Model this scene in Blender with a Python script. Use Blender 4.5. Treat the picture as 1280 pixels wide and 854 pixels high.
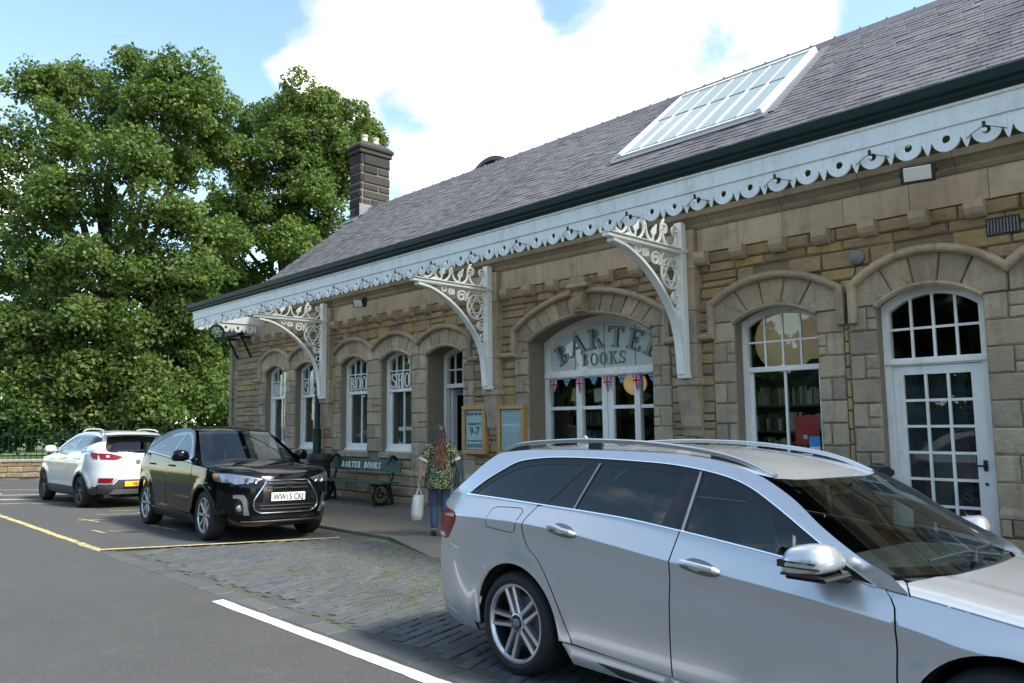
import bpy, bmesh, math, random
import numpy as np
from mathutils import Vector, Matrix
from mathutils.geometry import delaunay_2d_cdt, tessellate_polygon
for o in list(bpy.data.objects): bpy.data.objects.remove(o)
scene = bpy.context.scene
COL = scene.collection
R = math.radians
PI = math.pi
rng = random.Random(7)

# ------------------------------------------------------------------ camera
F, CH = 960.0, 1.65
YAW, PITCH, ROLL = R(44.225), R(6.044), R(0.612)
fw = Vector((-math.cos(YAW)*math.cos(PITCH), math.sin(YAW)*math.cos(PITCH), math.sin(PITCH)))
rt = Vector((math.sin(YAW), math.cos(YAW), 0)); dn = fw.cross(rt)
r2 = math.cos(ROLL)*rt + math.sin(ROLL)*dn; d2 = -math.sin(ROLL)*rt + math.cos(ROLL)*dn
cam = bpy.data.cameras.new('camera'); co = bpy.data.objects.new('camera', cam); COL.objects.link(co)
cam.sensor_width = 36; cam.lens = F/1280*36; cam.clip_end = 2000; cam.clip_start = .05
co.matrix_world = Matrix(((r2.x, -d2.x, -fw.x, 0), (r2.y, -d2.y, -fw.y, 0), (r2.z, -d2.z, -fw.z, CH), (0, 0, 0, 1)))
scene.camera = co
def ray(px, py): return r2*((px-640)/F) + d2*((py-427)/F) + fw
def at_depth(px, py, depth): return ray(px, py)*depth + Vector((0, 0, CH))

# ------------------------------------------------------------------ sky, sun, exposure
SUN = Vector((.80, .30, 1.0)).normalized()
world = bpy.data.worlds.new('World'); scene.world = world; world.use_nodes = True
nt = world.node_tree; nt.nodes.clear()
def N(nt, t, **k):
    n = nt.nodes.new(t)
    for a, b in k.items():
        if a == 'i':
            for s, v in b.items(): n.inputs[s].default_value = v
        else: setattr(n, a, b)
    return n
def mth(nt, op, a, b=None, c=None, clamp=False):
    n = nt.nodes.new('ShaderNodeMath'); n.operation = op; n.use_clamp = clamp
    for i, v in enumerate((a, b, c)):
        if v is None: continue
        if isinstance(v, (int, float)): n.inputs[i].default_value = v
        else: nt.links.new(v, n.inputs[i])
    return n.outputs[0]
def mixc(nt, f, a, b, mode='MIX'):
    n = nt.nodes.new('ShaderNodeMix'); n.data_type = 'RGBA'; n.blend_type = mode
    for i, v in ((0, f), (6, a), (7, b)):
        if isinstance(v, (int, float)): n.inputs[i].default_value = v
        elif isinstance(v, tuple): n.inputs[i].default_value = (*v[:3], 1)
        else: nt.links.new(v, n.inputs[i])
    return n.outputs[2]
sky = N(nt, 'ShaderNodeTexSky', sky_type='NISHITA', sun_disc=False)
sky.sun_elevation = math.asin(SUN.z); sky.sun_rotation = math.atan2(SUN.x, SUN.y)
sky.air_density = 1.0; sky.dust_density = .6; sky.ozone_density = 1.4
tc = N(nt, 'ShaderNodeTexCoord'); sep = N(nt, 'ShaderNodeSeparateXYZ'); nt.links.new(tc.outputs['Generated'], sep.inputs[0])
zz = mth(nt, 'MAXIMUM', mth(nt, 'ADD', sep.outputs[2], .22), .06)
cmb = N(nt, 'ShaderNodeCombineXYZ'); nt.links.new(mth(nt, 'DIVIDE', sep.outputs[0], zz), cmb.inputs[0]); nt.links.new(mth(nt, 'DIVIDE', sep.outputs[1], zz), cmb.inputs[1])
n1 = N(nt, 'ShaderNodeTexNoise', i={'Scale': 1.15, 'Detail': 2.0, 'Roughness': .5}); nt.links.new(cmb.outputs[0], n1.inputs['Vector'])
n2 = N(nt, 'ShaderNodeTexNoise', i={'Scale': 3.2, 'Detail': 9.0, 'Roughness': .56, 'Distortion': .35}); nt.links.new(cmb.outputs[0], n2.inputs['Vector'])
dens = mth(nt, 'ADD', mth(nt, 'MULTIPLY', n1.outputs['Fac'], .75), mth(nt, 'MULTIPLY', mth(nt, 'SUBTRACT', n2.outputs['Fac'], .155), .90))
# the cloud bank over the roof and the clear patch beside it, as directions in the sky
def blob(px, py, wid, amt):
    global dens
    d = ray(px, py).normalized()
    dot = N(nt, 'ShaderNodeVectorMath', operation='DOT_PRODUCT'); nt.links.new(tc.outputs['Generated'], dot.inputs[0]); dot.inputs[1].default_value = d
    e = mth(nt, 'EXPONENT', mth(nt, 'MULTIPLY', mth(nt, 'SUBTRACT', dot.outputs['Value'], 1.0), 2/wid**2))
    dens = mth(nt, 'ADD', dens, mth(nt, 'MULTIPLY', e, amt))
for b in ((560, 110, .20, .25), (800, 90, .24, .26), (1060, -60, .30, .20), (420, 60, .10, .12), (170, 40, .17, -.36), (-10, 190, .11, .24), (40, -5, .06, .22), (265, 150, .08, -.16), (505, 172, .05, -.15), (690, 8, .06, -.26), (895, 62, .06, -.17), (1150, 5, .10, -.26), (490, 215, .05, -.10), (900, 20, .05, -.10)): blob(*b)
cl = N(nt, 'ShaderNodeMapRange', interpolation_type='SMOOTHSTEP', i={'From Min': .745, 'From Max': .97}); nt.links.new(dens, cl.inputs['Value'])
shade = N(nt, 'ShaderNodeMapRange', i={'From Min': .3, 'From Max': .7, 'To Min': 2.7, 'To Max': 8.4}); nt.links.new(n2.outputs['Fac'], shade.inputs['Value'])
cc = N(nt, 'ShaderNodeCombineColor'); 
for i, k in enumerate((1.05, 1.0, .93)): nt.links.new(mth(nt, 'MULTIPLY', shade.outputs[0], k), cc.inputs[i])
skyc = mixc(nt, 1.0, sky.outputs[0], (1.22, 1.20, 1.08), 'MULTIPLY')
bg = N(nt, 'ShaderNodeBackground', i={'Strength': .1}); wo = N(nt, 'ShaderNodeOutputWorld')
nt.links.new(mixc(nt, mth(nt, 'MULTIPLY', cl.outputs[0], .97), skyc, cc.outputs[0]), bg.inputs[0]); nt.links.new(bg.outputs[0], wo.inputs[0])
sl = bpy.data.lights.new('sun', 'SUN'); sl.energy = 2.5; sl.angle = R(10); sl.color = (1, .96, .89)
so = bpy.data.objects.new('sun', sl); COL.objects.link(so); so.rotation_euler = SUN.to_track_quat('Z', 'Y').to_euler(); so.location = (10, 10, 30)
vs = scene.view_settings; vs.view_transform = 'Standard'; vs.look = 'None'; vs.gamma = 1; vs.exposure = 1.72; vs.use_curve_mapping = False
scene.render.engine = 'CYCLES'
scene.cycles.transparent_max_bounces = 16; scene.cycles.max_bounces = 8

# ------------------------------------------------------------------ materials
MT = {}
def rampn(nt, fac, cols):
    r = nt.nodes.new('ShaderNodeValToRGB'); e = r.color_ramp.elements
    while len(e) < len(cols): e.new(.5)
    for i, c in enumerate(cols): e[i].position = i/max(1, len(cols)-1); e[i].color = (*c, 1)
    nt.links.new(fac, r.inputs[0]); return r.outputs[0]
def mat(name, col, rough=.7, metal=0., nz=(), bump=(), coat=0., spec=.5, rnd=False, emit=None, sub=None, stain=None, streak=None, coatr=.03, aniso=None):
    """col: one colour or a list (random pick per piece); nz: (scale, amount) value noise; bump: (scale, strength, distance)"""
    m = bpy.data.materials.new(name); m.use_nodes = True; nt = m.node_tree; b = nt.nodes['Principled BSDF']
    geo = N(nt, 'ShaderNodeNewGeometry'); pos = geo.outputs['Position']
    many = isinstance(col, list)
    if many:
        oi = N(nt, 'ShaderNodeObjectInfo')
        f = mth(nt, 'FRACT', mth(nt, 'ADD', mth(nt, 'MULTIPLY', geo.outputs['Random Per Island'], 7.31), mth(nt, 'MULTIPLY', oi.outputs['Random'], 5.17)))
        c = rampn(nt, f, col)
    else:
        rgb = N(nt, 'ShaderNodeRGB'); rgb.outputs[0].default_value = (*col, 1); c = rgb.outputs[0]
    for sc, am in nz:
        n = N(nt, 'ShaderNodeTexNoise', i={'Scale': sc, 'Detail': 4.0, 'Roughness': .6}); nt.links.new(pos, n.inputs['Vector'])
        v = mth(nt, 'ADD', mth(nt, 'MULTIPLY', mth(nt, 'SUBTRACT', n.outputs['Fac'], .5), am*2), 1.0)
        cv = N(nt, 'ShaderNodeCombineColor')
        for i in range(3): nt.links.new(v, cv.inputs[i])
        c = mixc(nt, 1.0, c, cv.outputs[0], 'MULTIPLY')
    if stain:
        for sc, lo, hi, sc_col, amt in stain:
            n = N(nt, 'ShaderNodeTexNoise', i={'Scale': sc, 'Detail': 6.0, 'Roughness': .65, 'Distortion': .3}); nt.links.new(pos, n.inputs['Vector'])
            mr = N(nt, 'ShaderNodeMapRange', i={'From Min': lo, 'From Max': hi, 'To Max': amt}); nt.links.new(n.outputs['Fac'], mr.inputs['Value'])
            c = mixc(nt, mr.outputs[0], c, sc_col)
    if streak:   # vertical run-off marks
        mp = N(nt, 'ShaderNodeMapping', i={'Scale': streak[0]}); nt.links.new(pos, mp.inputs[0])
        n = N(nt, 'ShaderNodeTexNoise', i={'Scale': 1.0, 'Detail': 5.0, 'Roughness': .6}); nt.links.new(mp.outputs[0], n.inputs['Vector'])
        mr = N(nt, 'ShaderNodeMapRange', i={'From Min': .5, 'From Max': .72, 'To Max': streak[2]}); nt.links.new(n.outputs['Fac'], mr.inputs['Value'])
        c = mixc(nt, mr.outputs[0], c, streak[1])
    nt.links.new(c, b.inputs['Base Color'])
    b.inputs['Roughness'].default_value = rough; b.inputs['Metallic'].default_value = metal
    b.inputs['Coat Weight'].default_value = coat; b.inputs['Coat Roughness'].default_value = coatr; b.inputs['Specular IOR Level'].default_value = spec
    prev = None
    for sc, st, di in bump:
        n = N(nt, 'ShaderNodeTexNoise', i={'Scale': sc, 'Detail': 6.0, 'Roughness': .65}); nt.links.new(pos, n.inputs['Vector'])
        bp = N(nt, 'ShaderNodeBump', i={'Strength': st, 'Distance': di}); nt.links.new(n.outputs['Fac'], bp.inputs['Height'])
        if prev: nt.links.new(prev, bp.inputs['Normal'])
        prev = bp.outputs[0]
    if prev: nt.links.new(prev, b.inputs['Normal'])
    if emit: b.inputs['Emission Color'].default_value = (*emit[0], 1); b.inputs['Emission Strength'].default_value = emit[1]
    MT[name] = m; return m
def glass(name, tint, ior=1.5, rough=0.0, opaque=0.0, body=(.01, .01, .012), trans=False):
    m = bpy.data.materials.new(name); m.use_nodes = True; nt = m.node_tree; nt.nodes.clear()
    gg = N(nt, 'ShaderNodeNewGeometry'); fr = N(nt, 'ShaderNodeFresnel'); nt.links.new(mth(nt, 'ADD', mth(nt, 'MULTIPLY', gg.outputs['Backfacing'], 1/ior-ior), ior), fr.inputs['IOR']); tr = N(nt, 'ShaderNodeBsdfTransparent'); tr.inputs[0].default_value = (*tint, 1)
    gl = N(nt, 'ShaderNodeBsdfGlossy', i={'Roughness': rough}); gl.inputs[0].default_value = (1, 1, 1, 1)
    mx = N(nt, 'ShaderNodeMixShader'); nt.links.new(fr.outputs[0], mx.inputs[0])
    base = tr.outputs[0]
    if opaque:
        df = N(nt, 'ShaderNodeBsdfTranslucent' if trans else 'ShaderNodeBsdfDiffuse'); df.inputs[0].default_value = (*body, 1); m2 = N(nt, 'ShaderNodeMixShader'); m2.inputs[0].default_value = opaque
        nt.links.new(base, m2.inputs[1]); nt.links.new(df.outputs[0], m2.inputs[2]); base = m2.outputs[0]
    nt.links.new(base, mx.inputs[1]); nt.links.new(gl.outputs[0], mx.inputs[2])
    o = N(nt, 'ShaderNodeOutputMaterial'); nt.links.new(mx.outputs[0], o.inputs[0]); MT[name] = m; return m
mat('asphalt', (.060, .0588, .0555), .85, nz=((.35, .18), (2.3, .16), (30, .34), (75, .5), (170, .45)), bump=((120, .7, .008), (45, .35, .012)), stain=((.9, .60, .78, (.036, .035, .034), .5), (1.7, .60, .8, (.090, .087, .080), .5), (40, .62, .68, (.19, .185, .175), .9), (26, .66, .71, (.012, .012, .012), .9), (.45, .62, .72, (.075, .066, .052), .4)))
mat('sett_stone', [(.062, .069, .073), (.076, .081, .083), (.054, .060, .064), (.088, .089, .086), (.066, .070, .070), (.076, .074, .069)], .72, nz=((3, .15), (45, .28)), bump=((60, .5, .006), (14, .3, .01)), stain=((1.0, .54, .70, (.062, .078, .034), .5), (.7, .5, .7, (.045, .046, .046), .4)))
mat('sett_bed', (.060, .058, .049), .95, nz=((8, .3), (70, .3)), bump=((80, .4, .006),), stain=((1.1, .48, .66, (.060, .085, .022), .85),))
mat('flagstone', [(.155, .143, .126), (.175, .162, .146), (.140, .132, .118), (.165, .146, .125)], .85, nz=((1.2, .18), (40, .22)), bump=((60, .35, .005), (9, .2, .008)), stain=((1.6, .5, .72, (.085, .08, .07), .6),))
mat('kerbstone', [(.15, .137, .118), (.13, .12, .105), (.11, .103, .092)], .85, nz=((5, .2), (50, .2)), bump=((50, .4, .006),), stain=((2.5, .5, .7, (.06, .065, .045), .6),))
mat('yellow_paint', (.50, .41, .17), .75, nz=((30, .2), (4, .15)), stain=((26, .50, .62, (.085, .083, .075), .9), (2.2, .52, .66, (.075, .072, .062), .85), (5, .56, .72, (.10, .095, .08), .8)))
mat('white_road_paint', (.66, .66, .64), .7, nz=((30, .12),), stain=((60, .56, .66, (.12, .12, .12), .8), (9, .58, .72, (.28, .28, .27), .7)))
mat('rubble_stone', [(.33, .245, .125), (.38, .285, .155), (.26, .20, .12), (.35, .275, .17), (.30, .23, .14), (.42, .295, .125), (.22, .175, .115), (.35, .285, .19)], .92, nz=((1.6, .22), (8, .24), (30, .18), (90, .16)), bump=((9, .6, .03), (24, 1.0, .022), (70, .9, .010), (160, .5, .004)), stain=((2.2, .55, .75, (.17, .145, .11), .6),))
mat('dressed_stone', [(.43, .35, .245), (.33, .27, .195), (.46, .375, .265), (.27, .225, .17), (.40, .315, .21), (.35, .295, .22)], .9, nz=((1.2, .28), (6, .24), (28, .16), (90, .16)), bump=((9, .6, .03), (26, .95, .018), (70, .8, .008), (160, .5, .004)), stain=((1.7, .54, .76, (.155, .132, .105), .75),), streak=((7, 7, .8), (.15, .13, .105), .6))
mat('smooth_ashlar', [(.41, .34, .25), (.44, .365, .268), (.365, .31, .235), (.42, .34, .245)], .9, nz=((1.2, .16), (6, .12), (60, .10)), bump=((30, .3, .008), (110, .3, .004)), stain=((1.5, .54, .74, (.20, .165, .125), .75), (7, .58, .72, (.17, .145, .11), .5)), streak=((7, 7, .8), (.22, .19, .15), .5)); mat('weathered_stone', [(.25, .205, .145), (.21, .175, .125), (.28, .225, .155)], .92, nz=((1.5, .25), (9, .2), (60, .15)), bump=((26, .5, .012),), stain=((2.4, .52, .7, (.10, .09, .06), .6),))
mat('concrete', (.128, .112, .092), .9, nz=((.8, .16), (5, .10), (60, .16)), bump=((70, .4, .006),), stain=((.7, .52, .7, (.105, .098, .086), .6), (3, .6, .76, (.085, .08, .07), .5)))
mat('mortar', (.20, .168, .125), .95, nz=((12, .25), (70, .2)), bump=((70, .4, .008),))
mat('black_stone', [(.026, .023, .020), (.046, .038, .030), (.016, .015, .0145), (.066, .053, .040)], .9, nz=((4, .3), (40, .25)), bump=((30, .7, .02),))
mat('chimney_mortar', (.13, .115, .095), .95, nz=((14, .3),), bump=((50, .4, .01),))
mat('slate', [(.108, .099, .104), (.126, .116, .120), (.092, .085, .090), (.146, .134, .134), (.114, .110, .113), (.130, .121, .121)], .62, nz=((.5, .14), (3, .14), (40, .14)), bump=((50, .3, .004),), stain=((3.5, .58, .74, (.19, .18, .155), .5), (1.3, .58, .72, (.072, .066, .068), .4)), streak=((2.0, .30, .30), (.050, .045, .047), .75))
mat('lead', (.17, .175, .18), .5, .3, nz=((3, .2), (30, .12)))
mat('white_paint', (.75, .755, .73), .5, nz=((1.3, .07), (25, .06)), stain=((3.0, .54, .74, (.46, .45, .39), .5), (14, .62, .74, (.40, .36, .28), .4)), streak=((9, 9, .9), (.42, .40, .34), .32), bump=((40, .08, .004),))
mat('white_iron', (.72, .75, .74), .45, nz=((6, .06),), stain=((9, .60, .76, (.40, .36, .30), .45),), bump=((60, .12, .003),))
mat('green_paint', (.004, .017, .013), .5, spec=.3, nz=((4, .2),), stain=((5, .6, .8, (.02, .035, .03), .4),), bump=((30, .08, .004),))
mat('bench_green', (.012, .062, .040), .5, nz=((9, .2),), stain=((14, .6, .75, (.06, .09, .07), .5),), bump=((40, .15, .004),))
mat('black_iron', (.012, .012, .013), .5, nz=((20, .3),), bump=((60, .1, .003),))
mat('black_plastic', (.016, .016, .017), .55, nz=((14, .2),))
mat('lettering_white', (.72, .72, .68), .6, nz=((30, .1),))
mat('lettering_dark', (.020, .034, .030), .5)
mat('lettering_grey', (.22, .26, .25), .5, nz=((10, .15),))
mat('interior_wall', (.10, .085, .065), .9)
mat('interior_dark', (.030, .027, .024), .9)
mat('wood_frame', (.42, .235, .085), .5, nz=((3, .15), (26, .14)), streak=((30, 30, 2.5), (.27, .14, .05), .5), bump=((30, .1, .004),))
mat('shelf_wood', (.16, .095, .05), .6, nz=((20, .2),))
mat('paper', (.62, .68, .70), .7, nz=((3, .05),))
mat('paper_ink', (.05, .08, .09), .7)
glass('canopy_glass', (.80, .82, .78), 1.45, .1, .55, (.62, .62, .57), trans=True); glass('window_glass', (.90, .95, .94), 1.5)
glass('skylight_glass', (.5, .6, .6), 1.35, .05, .95, (.33, .38, .355))
glass('fanlight_glass', (.8, .85, .83), 1.5, .0, .92, (.56, .60, .57))
def carpaint(name, col, metal, rough, flake=0.):
    mat(name, col, rough, metal, coat=1., coatr=.02, nz=((1200, flake),) if flake else (), stain=((2.2, .55, .8, tuple(c*.75+.02 for c in col), .35),))
carpaint('silver_paint', (.54, .56, .58), .60, .28); mat('black_paint', (.003, .0035, .006), .07, 0., spec=.30); carpaint('white_car_paint', (.61, .64, .65), .0, .3)
mat('gloss_black', (.006, .006, .007), .15, coat=1.); mat('rubber', (.012, .012, .012), .8, nz=((30, .2),), bump=((90, .2, .003),)); mat('trim_black', (.014, .014, .015), .45)
mat('chrome', (.80, .81, .82), .12, 1.); mat('alloy_bright', (.52, .53, .54), .28, .85); mat('alloy_dark', (.055, .056, .058), .35, .7); mat('satin_rail', (.62, .64, .66), .25, .9)
mat('wheel_well', (.006, .006, .006), .95); mat('seat_cloth', (.022, .022, .024), .85, nz=((30, .2),)); mat('dash', (.028, .028, .030), .6, nz=((40, .15),))
mat('tail_red', (.20, .004, .008), .18, spec=.4, nz=((40, .25),)); mat('tail_white', (.65, .58, .58), .15, coat=1.); mat('lamp_amber', (.75, .22, .05), .2, coat=1.); mat('headlamp', (.34, .35, .37), .16, .8, nz=((26, .7), (60, .4)))
mat('plate_white', (.74, .75, .74), .4); mat('plate_yellow', (.78, .50, .03), .4); mat('plate_ink', (.008, .008, .010), .5); mat('grey_cladding', (.050, .051, .053), .6, nz=((20, .1),))
mat('seam', (.003, .003, .003), .9)
glass('windscreen_glass', (.58, .70, .66), 1.6); glass('side_glass', (.50, .57, .58), 1.62); glass('privacy_glass', (.03, .04, .06), 1.65); glass('lamp_cover', (.92, .93, .93), 1.5)
mat('handle_cup_shade', (.16, .17, .18), .35, .6)  # darker silver: shade of the cup behind each door handle, put into colour
# ------------------------------------------------------------------ mesh helpers
def link(o, parent=None):
    COL.objects.link(o)
    if parent is not None: o.parent = parent
    return o
def tag(o, label=None, cat=None, group=None, kind=None):
    for k, v in (('label', label), ('category', cat), ('group', group), ('kind', kind)):
        if v: o[k] = v
    return o
def thing(name, label, cat, loc=(0, 0, 0), rz=0., group=None):
    o = bpy.data.objects.new(name, None); o.empty_display_size = .2; link(o); o.location = loc; o.rotation_euler = (0, 0, rz)
    return tag(o, label, cat, group)
def mobj(name, me, m=None, parent=None):
    o = bpy.data.objects.new(name, me)
    if m is not None:
        me.materials.clear()
        for x in (m if isinstance(m, (list, tuple)) else [m]): me.materials.append(MT[x] if isinstance(x, str) else x)
    return link(o, parent)
def copy_of(o, parent=None, loc=None):
    c = o.copy(); link(c, parent if parent else o.parent)
    if loc is not None: c.location = loc
    return c
def np_mesh(name, V, Q):
    V = np.asarray(V, np.float32); Q = np.asarray(Q, np.int32); me = bpy.data.meshes.new(name); k = Q.shape[1]
    me.vertices.add(len(V)); me.vertices.foreach_set('co', V.ravel())
    me.loops.add(Q.size); me.loops.foreach_set('vertex_index', Q.ravel())
    me.polygons.add(len(Q)); me.polygons.foreach_set('loop_start', np.arange(0, Q.size, k, dtype=np.int32))
    me.update(calc_edges=True); return me
class MB:
    def __init__(s): s.v = []; s.f = []; s.sm = []; s.mi = []; s.m = 0
    def add(s, v, f, smooth=False):
        n = len(s.v); s.v += [tuple(p) for p in v]
        for q in f: s.f.append([i+n for i in q]); s.sm.append(smooth); s.mi.append(s.m)
        return s
    def box(s, x0, y0, z0, x1, y1, z1, ch=0.):
        if ch:
            c = min(ch, abs(x1-x0)*.45, abs(y1-y0)*.45, abs(z1-z0)*.45); lo = (x0, y0, z0); hi = (x1, y1, z1); V = []; idx = {}
            for sx in (0, 1):
                for sy in (0, 1):
                    for sz in (0, 1):
                        S = (sx, sy, sz)
                        for a in range(3):   # vertex lying on face a of the corner
                            p = [(lo[k]+(0 if k == a else c)) if S[k] == 0 else (hi[k]-(0 if k == a else c)) for k in range(3)]
                            idx[(S, a)] = len(V); V.append(p)
            Fs = []
            for a in range(3):
                b, d = (a+1) % 3, (a+2) % 3
                for sa in (0, 1):
                    q = []
                    for (sb, sd) in ((0, 0), (1, 0), (1, 1), (0, 1)):
                        S = [0, 0, 0]; S[a] = sa; S[b] = sb; S[d] = sd; q.append(idx[(tuple(S), a)])
                    Fs.append(q if sa else q[::-1])
                for sb in (0, 1):
                    for sd in (0, 1):   # edge along a
                        S0 = [0, 0, 0]; S1 = [0, 0, 0]; S0[b] = S1[b] = sb; S0[d] = S1[d] = sd; S1[a] = 1
                        q = [idx[(tuple(S0), b)], idx[(tuple(S1), b)], idx[(tuple(S1), d)], idx[(tuple(S0), d)]]
                        Fs.append(q[::-1] if (sb == sd) else q)
            for S in ((i, j, k) for i in (0, 1) for j in (0, 1) for k in (0, 1)):
                q = [idx[(S, 0)], idx[(S, 1)], idx[(S, 2)]]; Fs.append(q if (sum(S) % 2) else q[::-1])
            return s.add(V, Fs)
        return s.add([(x0, y0, z0), (x1, y0, z0), (x1, y1, z0), (x0, y1, z0), (x0, y0, z1), (x1, y0, z1), (x1, y1, z1), (x0, y1, z1)],
                     [(0, 3, 2, 1), (4, 5, 6, 7), (0, 1, 5, 4), (1, 2, 6, 5), (2, 3, 7, 6), (3, 0, 4, 7)])
    def prism(s, poly, axis, a, b, smooth=False):
        n = len(poly)
        if axis == 'x': mk = lambda p, t: (t, p[0], p[1])
        elif axis == 'y': mk = lambda p, t: (p[0], t, p[1])
        else: mk = lambda p, t: (p[0], p[1], t)
        V = [mk(p, a) for p in poly]+[mk(p, b) for p in poly]
        s.add(V, [list(range(n))[::-1], [n+i for i in range(n)]]); k = len(s.v)-2*n
        for i in range(n): j = (i+1) % n; s.f.append([k+i, k+j, k+n+j, k+n+i]); s.sm.append(smooth); s.mi.append(s.m)
        return s
    def tube(s, path, r, n=6, closed=False, caps=True, smooth=True, squash=None):
        P = [Vector(p) for p in path]; m = len(P); V = []; Fs = []
        rr = r if isinstance(r, (list, tuple)) else [r]*m; up = None
        for i in range(m):
            a = P[i-1] if (i or closed) else P[i]; b = P[(i+1) % m] if (i < m-1 or closed) else P[i]
            t = (b-a).normalized()
            if up is None: up = t.orthogonal().normalized()
            up = (up-t*up.dot(t))
            up = up.normalized() if up.length > 1e-6 else t.orthogonal().normalized()
            w = t.cross(up)
            for k in range(n):
                an = 2*PI*k/n+PI/n; V.append(P[i]+(up*math.cos(an)+w*math.sin(an))*rr[i])
        for i in range(m if closed else m-1):
            for k in range(n):
                a = i*n+k; b = i*n+(k+1) % n; c = ((i+1) % m)*n+(k+1) % n; d = ((i+1) % m)*n+k; Fs.append((a, b, c, d))
        s.add(V, Fs, smooth)
        if caps and not closed: k0 = len(s.v)-m*n; s.f += [[k0+i for i in range(n)][::-1], [k0+(m-1)*n+i for i in range(n)]]; s.sm += [False]*2; s.mi += [s.m]*2
        return s
    def sweep(s, path, prof, up=(0, 0, 1), closed=False, smooth=False, caps=True):
        """rectangular or shaped profile (u sideways, v along up-ish normal) swept along a path"""
        P = [Vector(p) for p in path]; m = len(P); n = len(prof); V = []; U = Vector(up); Fs = []
        for i in range(m):
            a = P[i-1] if (i or closed) else None; b = P[(i+1) % m] if (i < m-1 or closed) else None
            t0 = (P[i]-a).normalized() if a else None; t1 = (b-P[i]).normalized() if b else None
            t = ((t0 or t1)+(t1 or t0)).normalized(); sd = t.cross(U).normalized(); nn = U
            k = 1.0
            if t0 and t1: k = 1/max(.5, t.dot(t1))
            for (u, v) in prof: V.append(P[i]+sd*u*k+nn*v)
        for i in range(m if closed else m-1):
            for k in range(n): Fs.append((i*n+k, i*n+(k+1) % n, ((i+1) % m)*n+(k+1) % n, ((i+1) % m)*n+k))
        s.add(V, Fs, smooth)
        if caps and not closed: k0 = len(s.v)-m*n; s.f += [[k0+i for i in range(n)][::-1], [k0+(m-1)*n+i for i in range(n)]]; s.sm += [False]*2; s.mi += [s.m]*2
        return s
    def lathe(s, prof, c=(0, 0, 0), axis='z', n=16, smooth=True, cap=True):
        V = []; Fs = []; m = len(prof)
        for (r, h) in prof:
            for k in range(n):
                a = 2*PI*k/n; x, y = r*math.cos(a), r*math.sin(a)
                V.append((c[0]+x, c[1]+y, c[2]+h) if axis == 'z' else (c[0]+h, c[1]+x, c[2]+y) if axis == 'x' else (c[0]+x, c[1]+h, c[2]+y))
        for i in range(m-1):
            for k in range(n): Fs.append((i*n+k, i*n+(k+1) % n, (i+1)*n+(k+1) % n, (i+1)*n+k))
        s.add(V, Fs, smooth)
        if cap:
            k0 = len(s.v)-m*n; s.f += [[k0+i for i in range(n)][::-1], [k0+(m-1)*n+i for i in range(n)]]; s.sm += [False]*2; s.mi += [s.m]*2
        return s
    def ico(s, c, r, sub=2, sc=(1, 1, 1), smooth=True):
        bm = bmesh.new(); bmesh.ops.create_icosphere(bm, subdivisions=sub, radius=1); bm.verts.ensure_lookup_table()
        s.add([(c[0]+v.co.x*r*sc[0], c[1]+v.co.y*r*sc[1], c[2]+v.co.z*r*sc[2]) for v in bm.verts], [[v.index for v in f.verts] for f in bm.faces], smooth); bm.free(); return s
    def mesh(s, name='m', ang=35, fix=True):
        me = bpy.data.meshes.new(name); me.from_pydata(s.v, [], s.f); me.update()
        me.polygons.foreach_set('use_smooth', s.sm)
        if any(s.mi): me.polygons.foreach_set('material_index', s.mi)
        if fix:
            bm = bmesh.new(); bm.from_mesh(me); bmesh.ops.recalc_face_normals(bm, faces=bm.faces); bm.to_mesh(me); bm.free()
        if any(s.sm):
            try: me.set_sharp_from_angle(angle=R(ang))
            except Exception: pass
        return me
    def build(s, name, m, parent=None, ang=35, fix=True): return mobj(name, s.mesh(name, ang, fix), m, parent)
def cdt(outer, holes=(), pts=()):
    """triangulate a polygon with holes; returns verts, tris"""
    V = []; E = []
    for lp in [outer, *holes]:
        n = len(V); V += [Vector((p[0], p[1])) for p in lp]; E += [(n+i, n+(i+1) % len(lp)) for i in range(len(lp))]
    V += [Vector((p[0], p[1])) for p in pts]
    r = delaunay_2d_cdt(V, E, [], 2, 1e-6)
    return [tuple(v) for v in r[0]], [tuple(f) for f in r[2]]
def inside(p, poly):
    x, y = p; r = False; j = len(poly)-1
    for i in range(len(poly)):
        xi, yi = poly[i][0], poly[i][1]; xj, yj = poly[j][0], poly[j][1]
        if (yi > y) != (yj > y) and x < (xj-xi)*(y-yi)/(yj-yi)+xi: r = not r
        j = i
    return r
def plate(outer, holes, mk, t0, t1, mb=None):
    """flat cut-out with thickness: 2D outline with holes, mk(u, v, t) -> xyz"""
    mb = mb or MB(); n0 = 0
    V = []; E = []; loops = []
    for lp in [outer, *holes]:
        n = len(V); V += [Vector((p[0], p[1])) for p in lp]; E += [(n+i, n+(i+1) % len(lp)) for i in range(len(lp))]; loops.append(lp)
    r = delaunay_2d_cdt(V, E, [], 2, 1e-7); vs_ = [tuple(v) for v in r[0]]; fs = []
    for f in r[2]:
        c = (sum(vs_[i][0] for i in f)/3, sum(vs_[i][1] for i in f)/3)
        if not any(inside(c, h) for h in holes): fs.append(f)
    mb.add([mk(u, v, t0) for u, v in vs_], fs); mb.add([mk(u, v, t1) for u, v in vs_], [f[::-1] for f in fs])
    for lp in loops:
        n = len(lp); mb.add([mk(u, v, t0) for u, v in lp]+[mk(u, v, t1) for u, v in lp], [(i, (i+1) % n, n+(i+1) % n, n+i) for i in range(n)])
    return mb
def arc(cx, cy, r, a0, a1, n): return [(cx+r*math.cos(a0+(a1-a0)*i/n), cy+r*math.sin(a0+(a1-a0)*i/n)) for i in range(n+1)]
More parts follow.
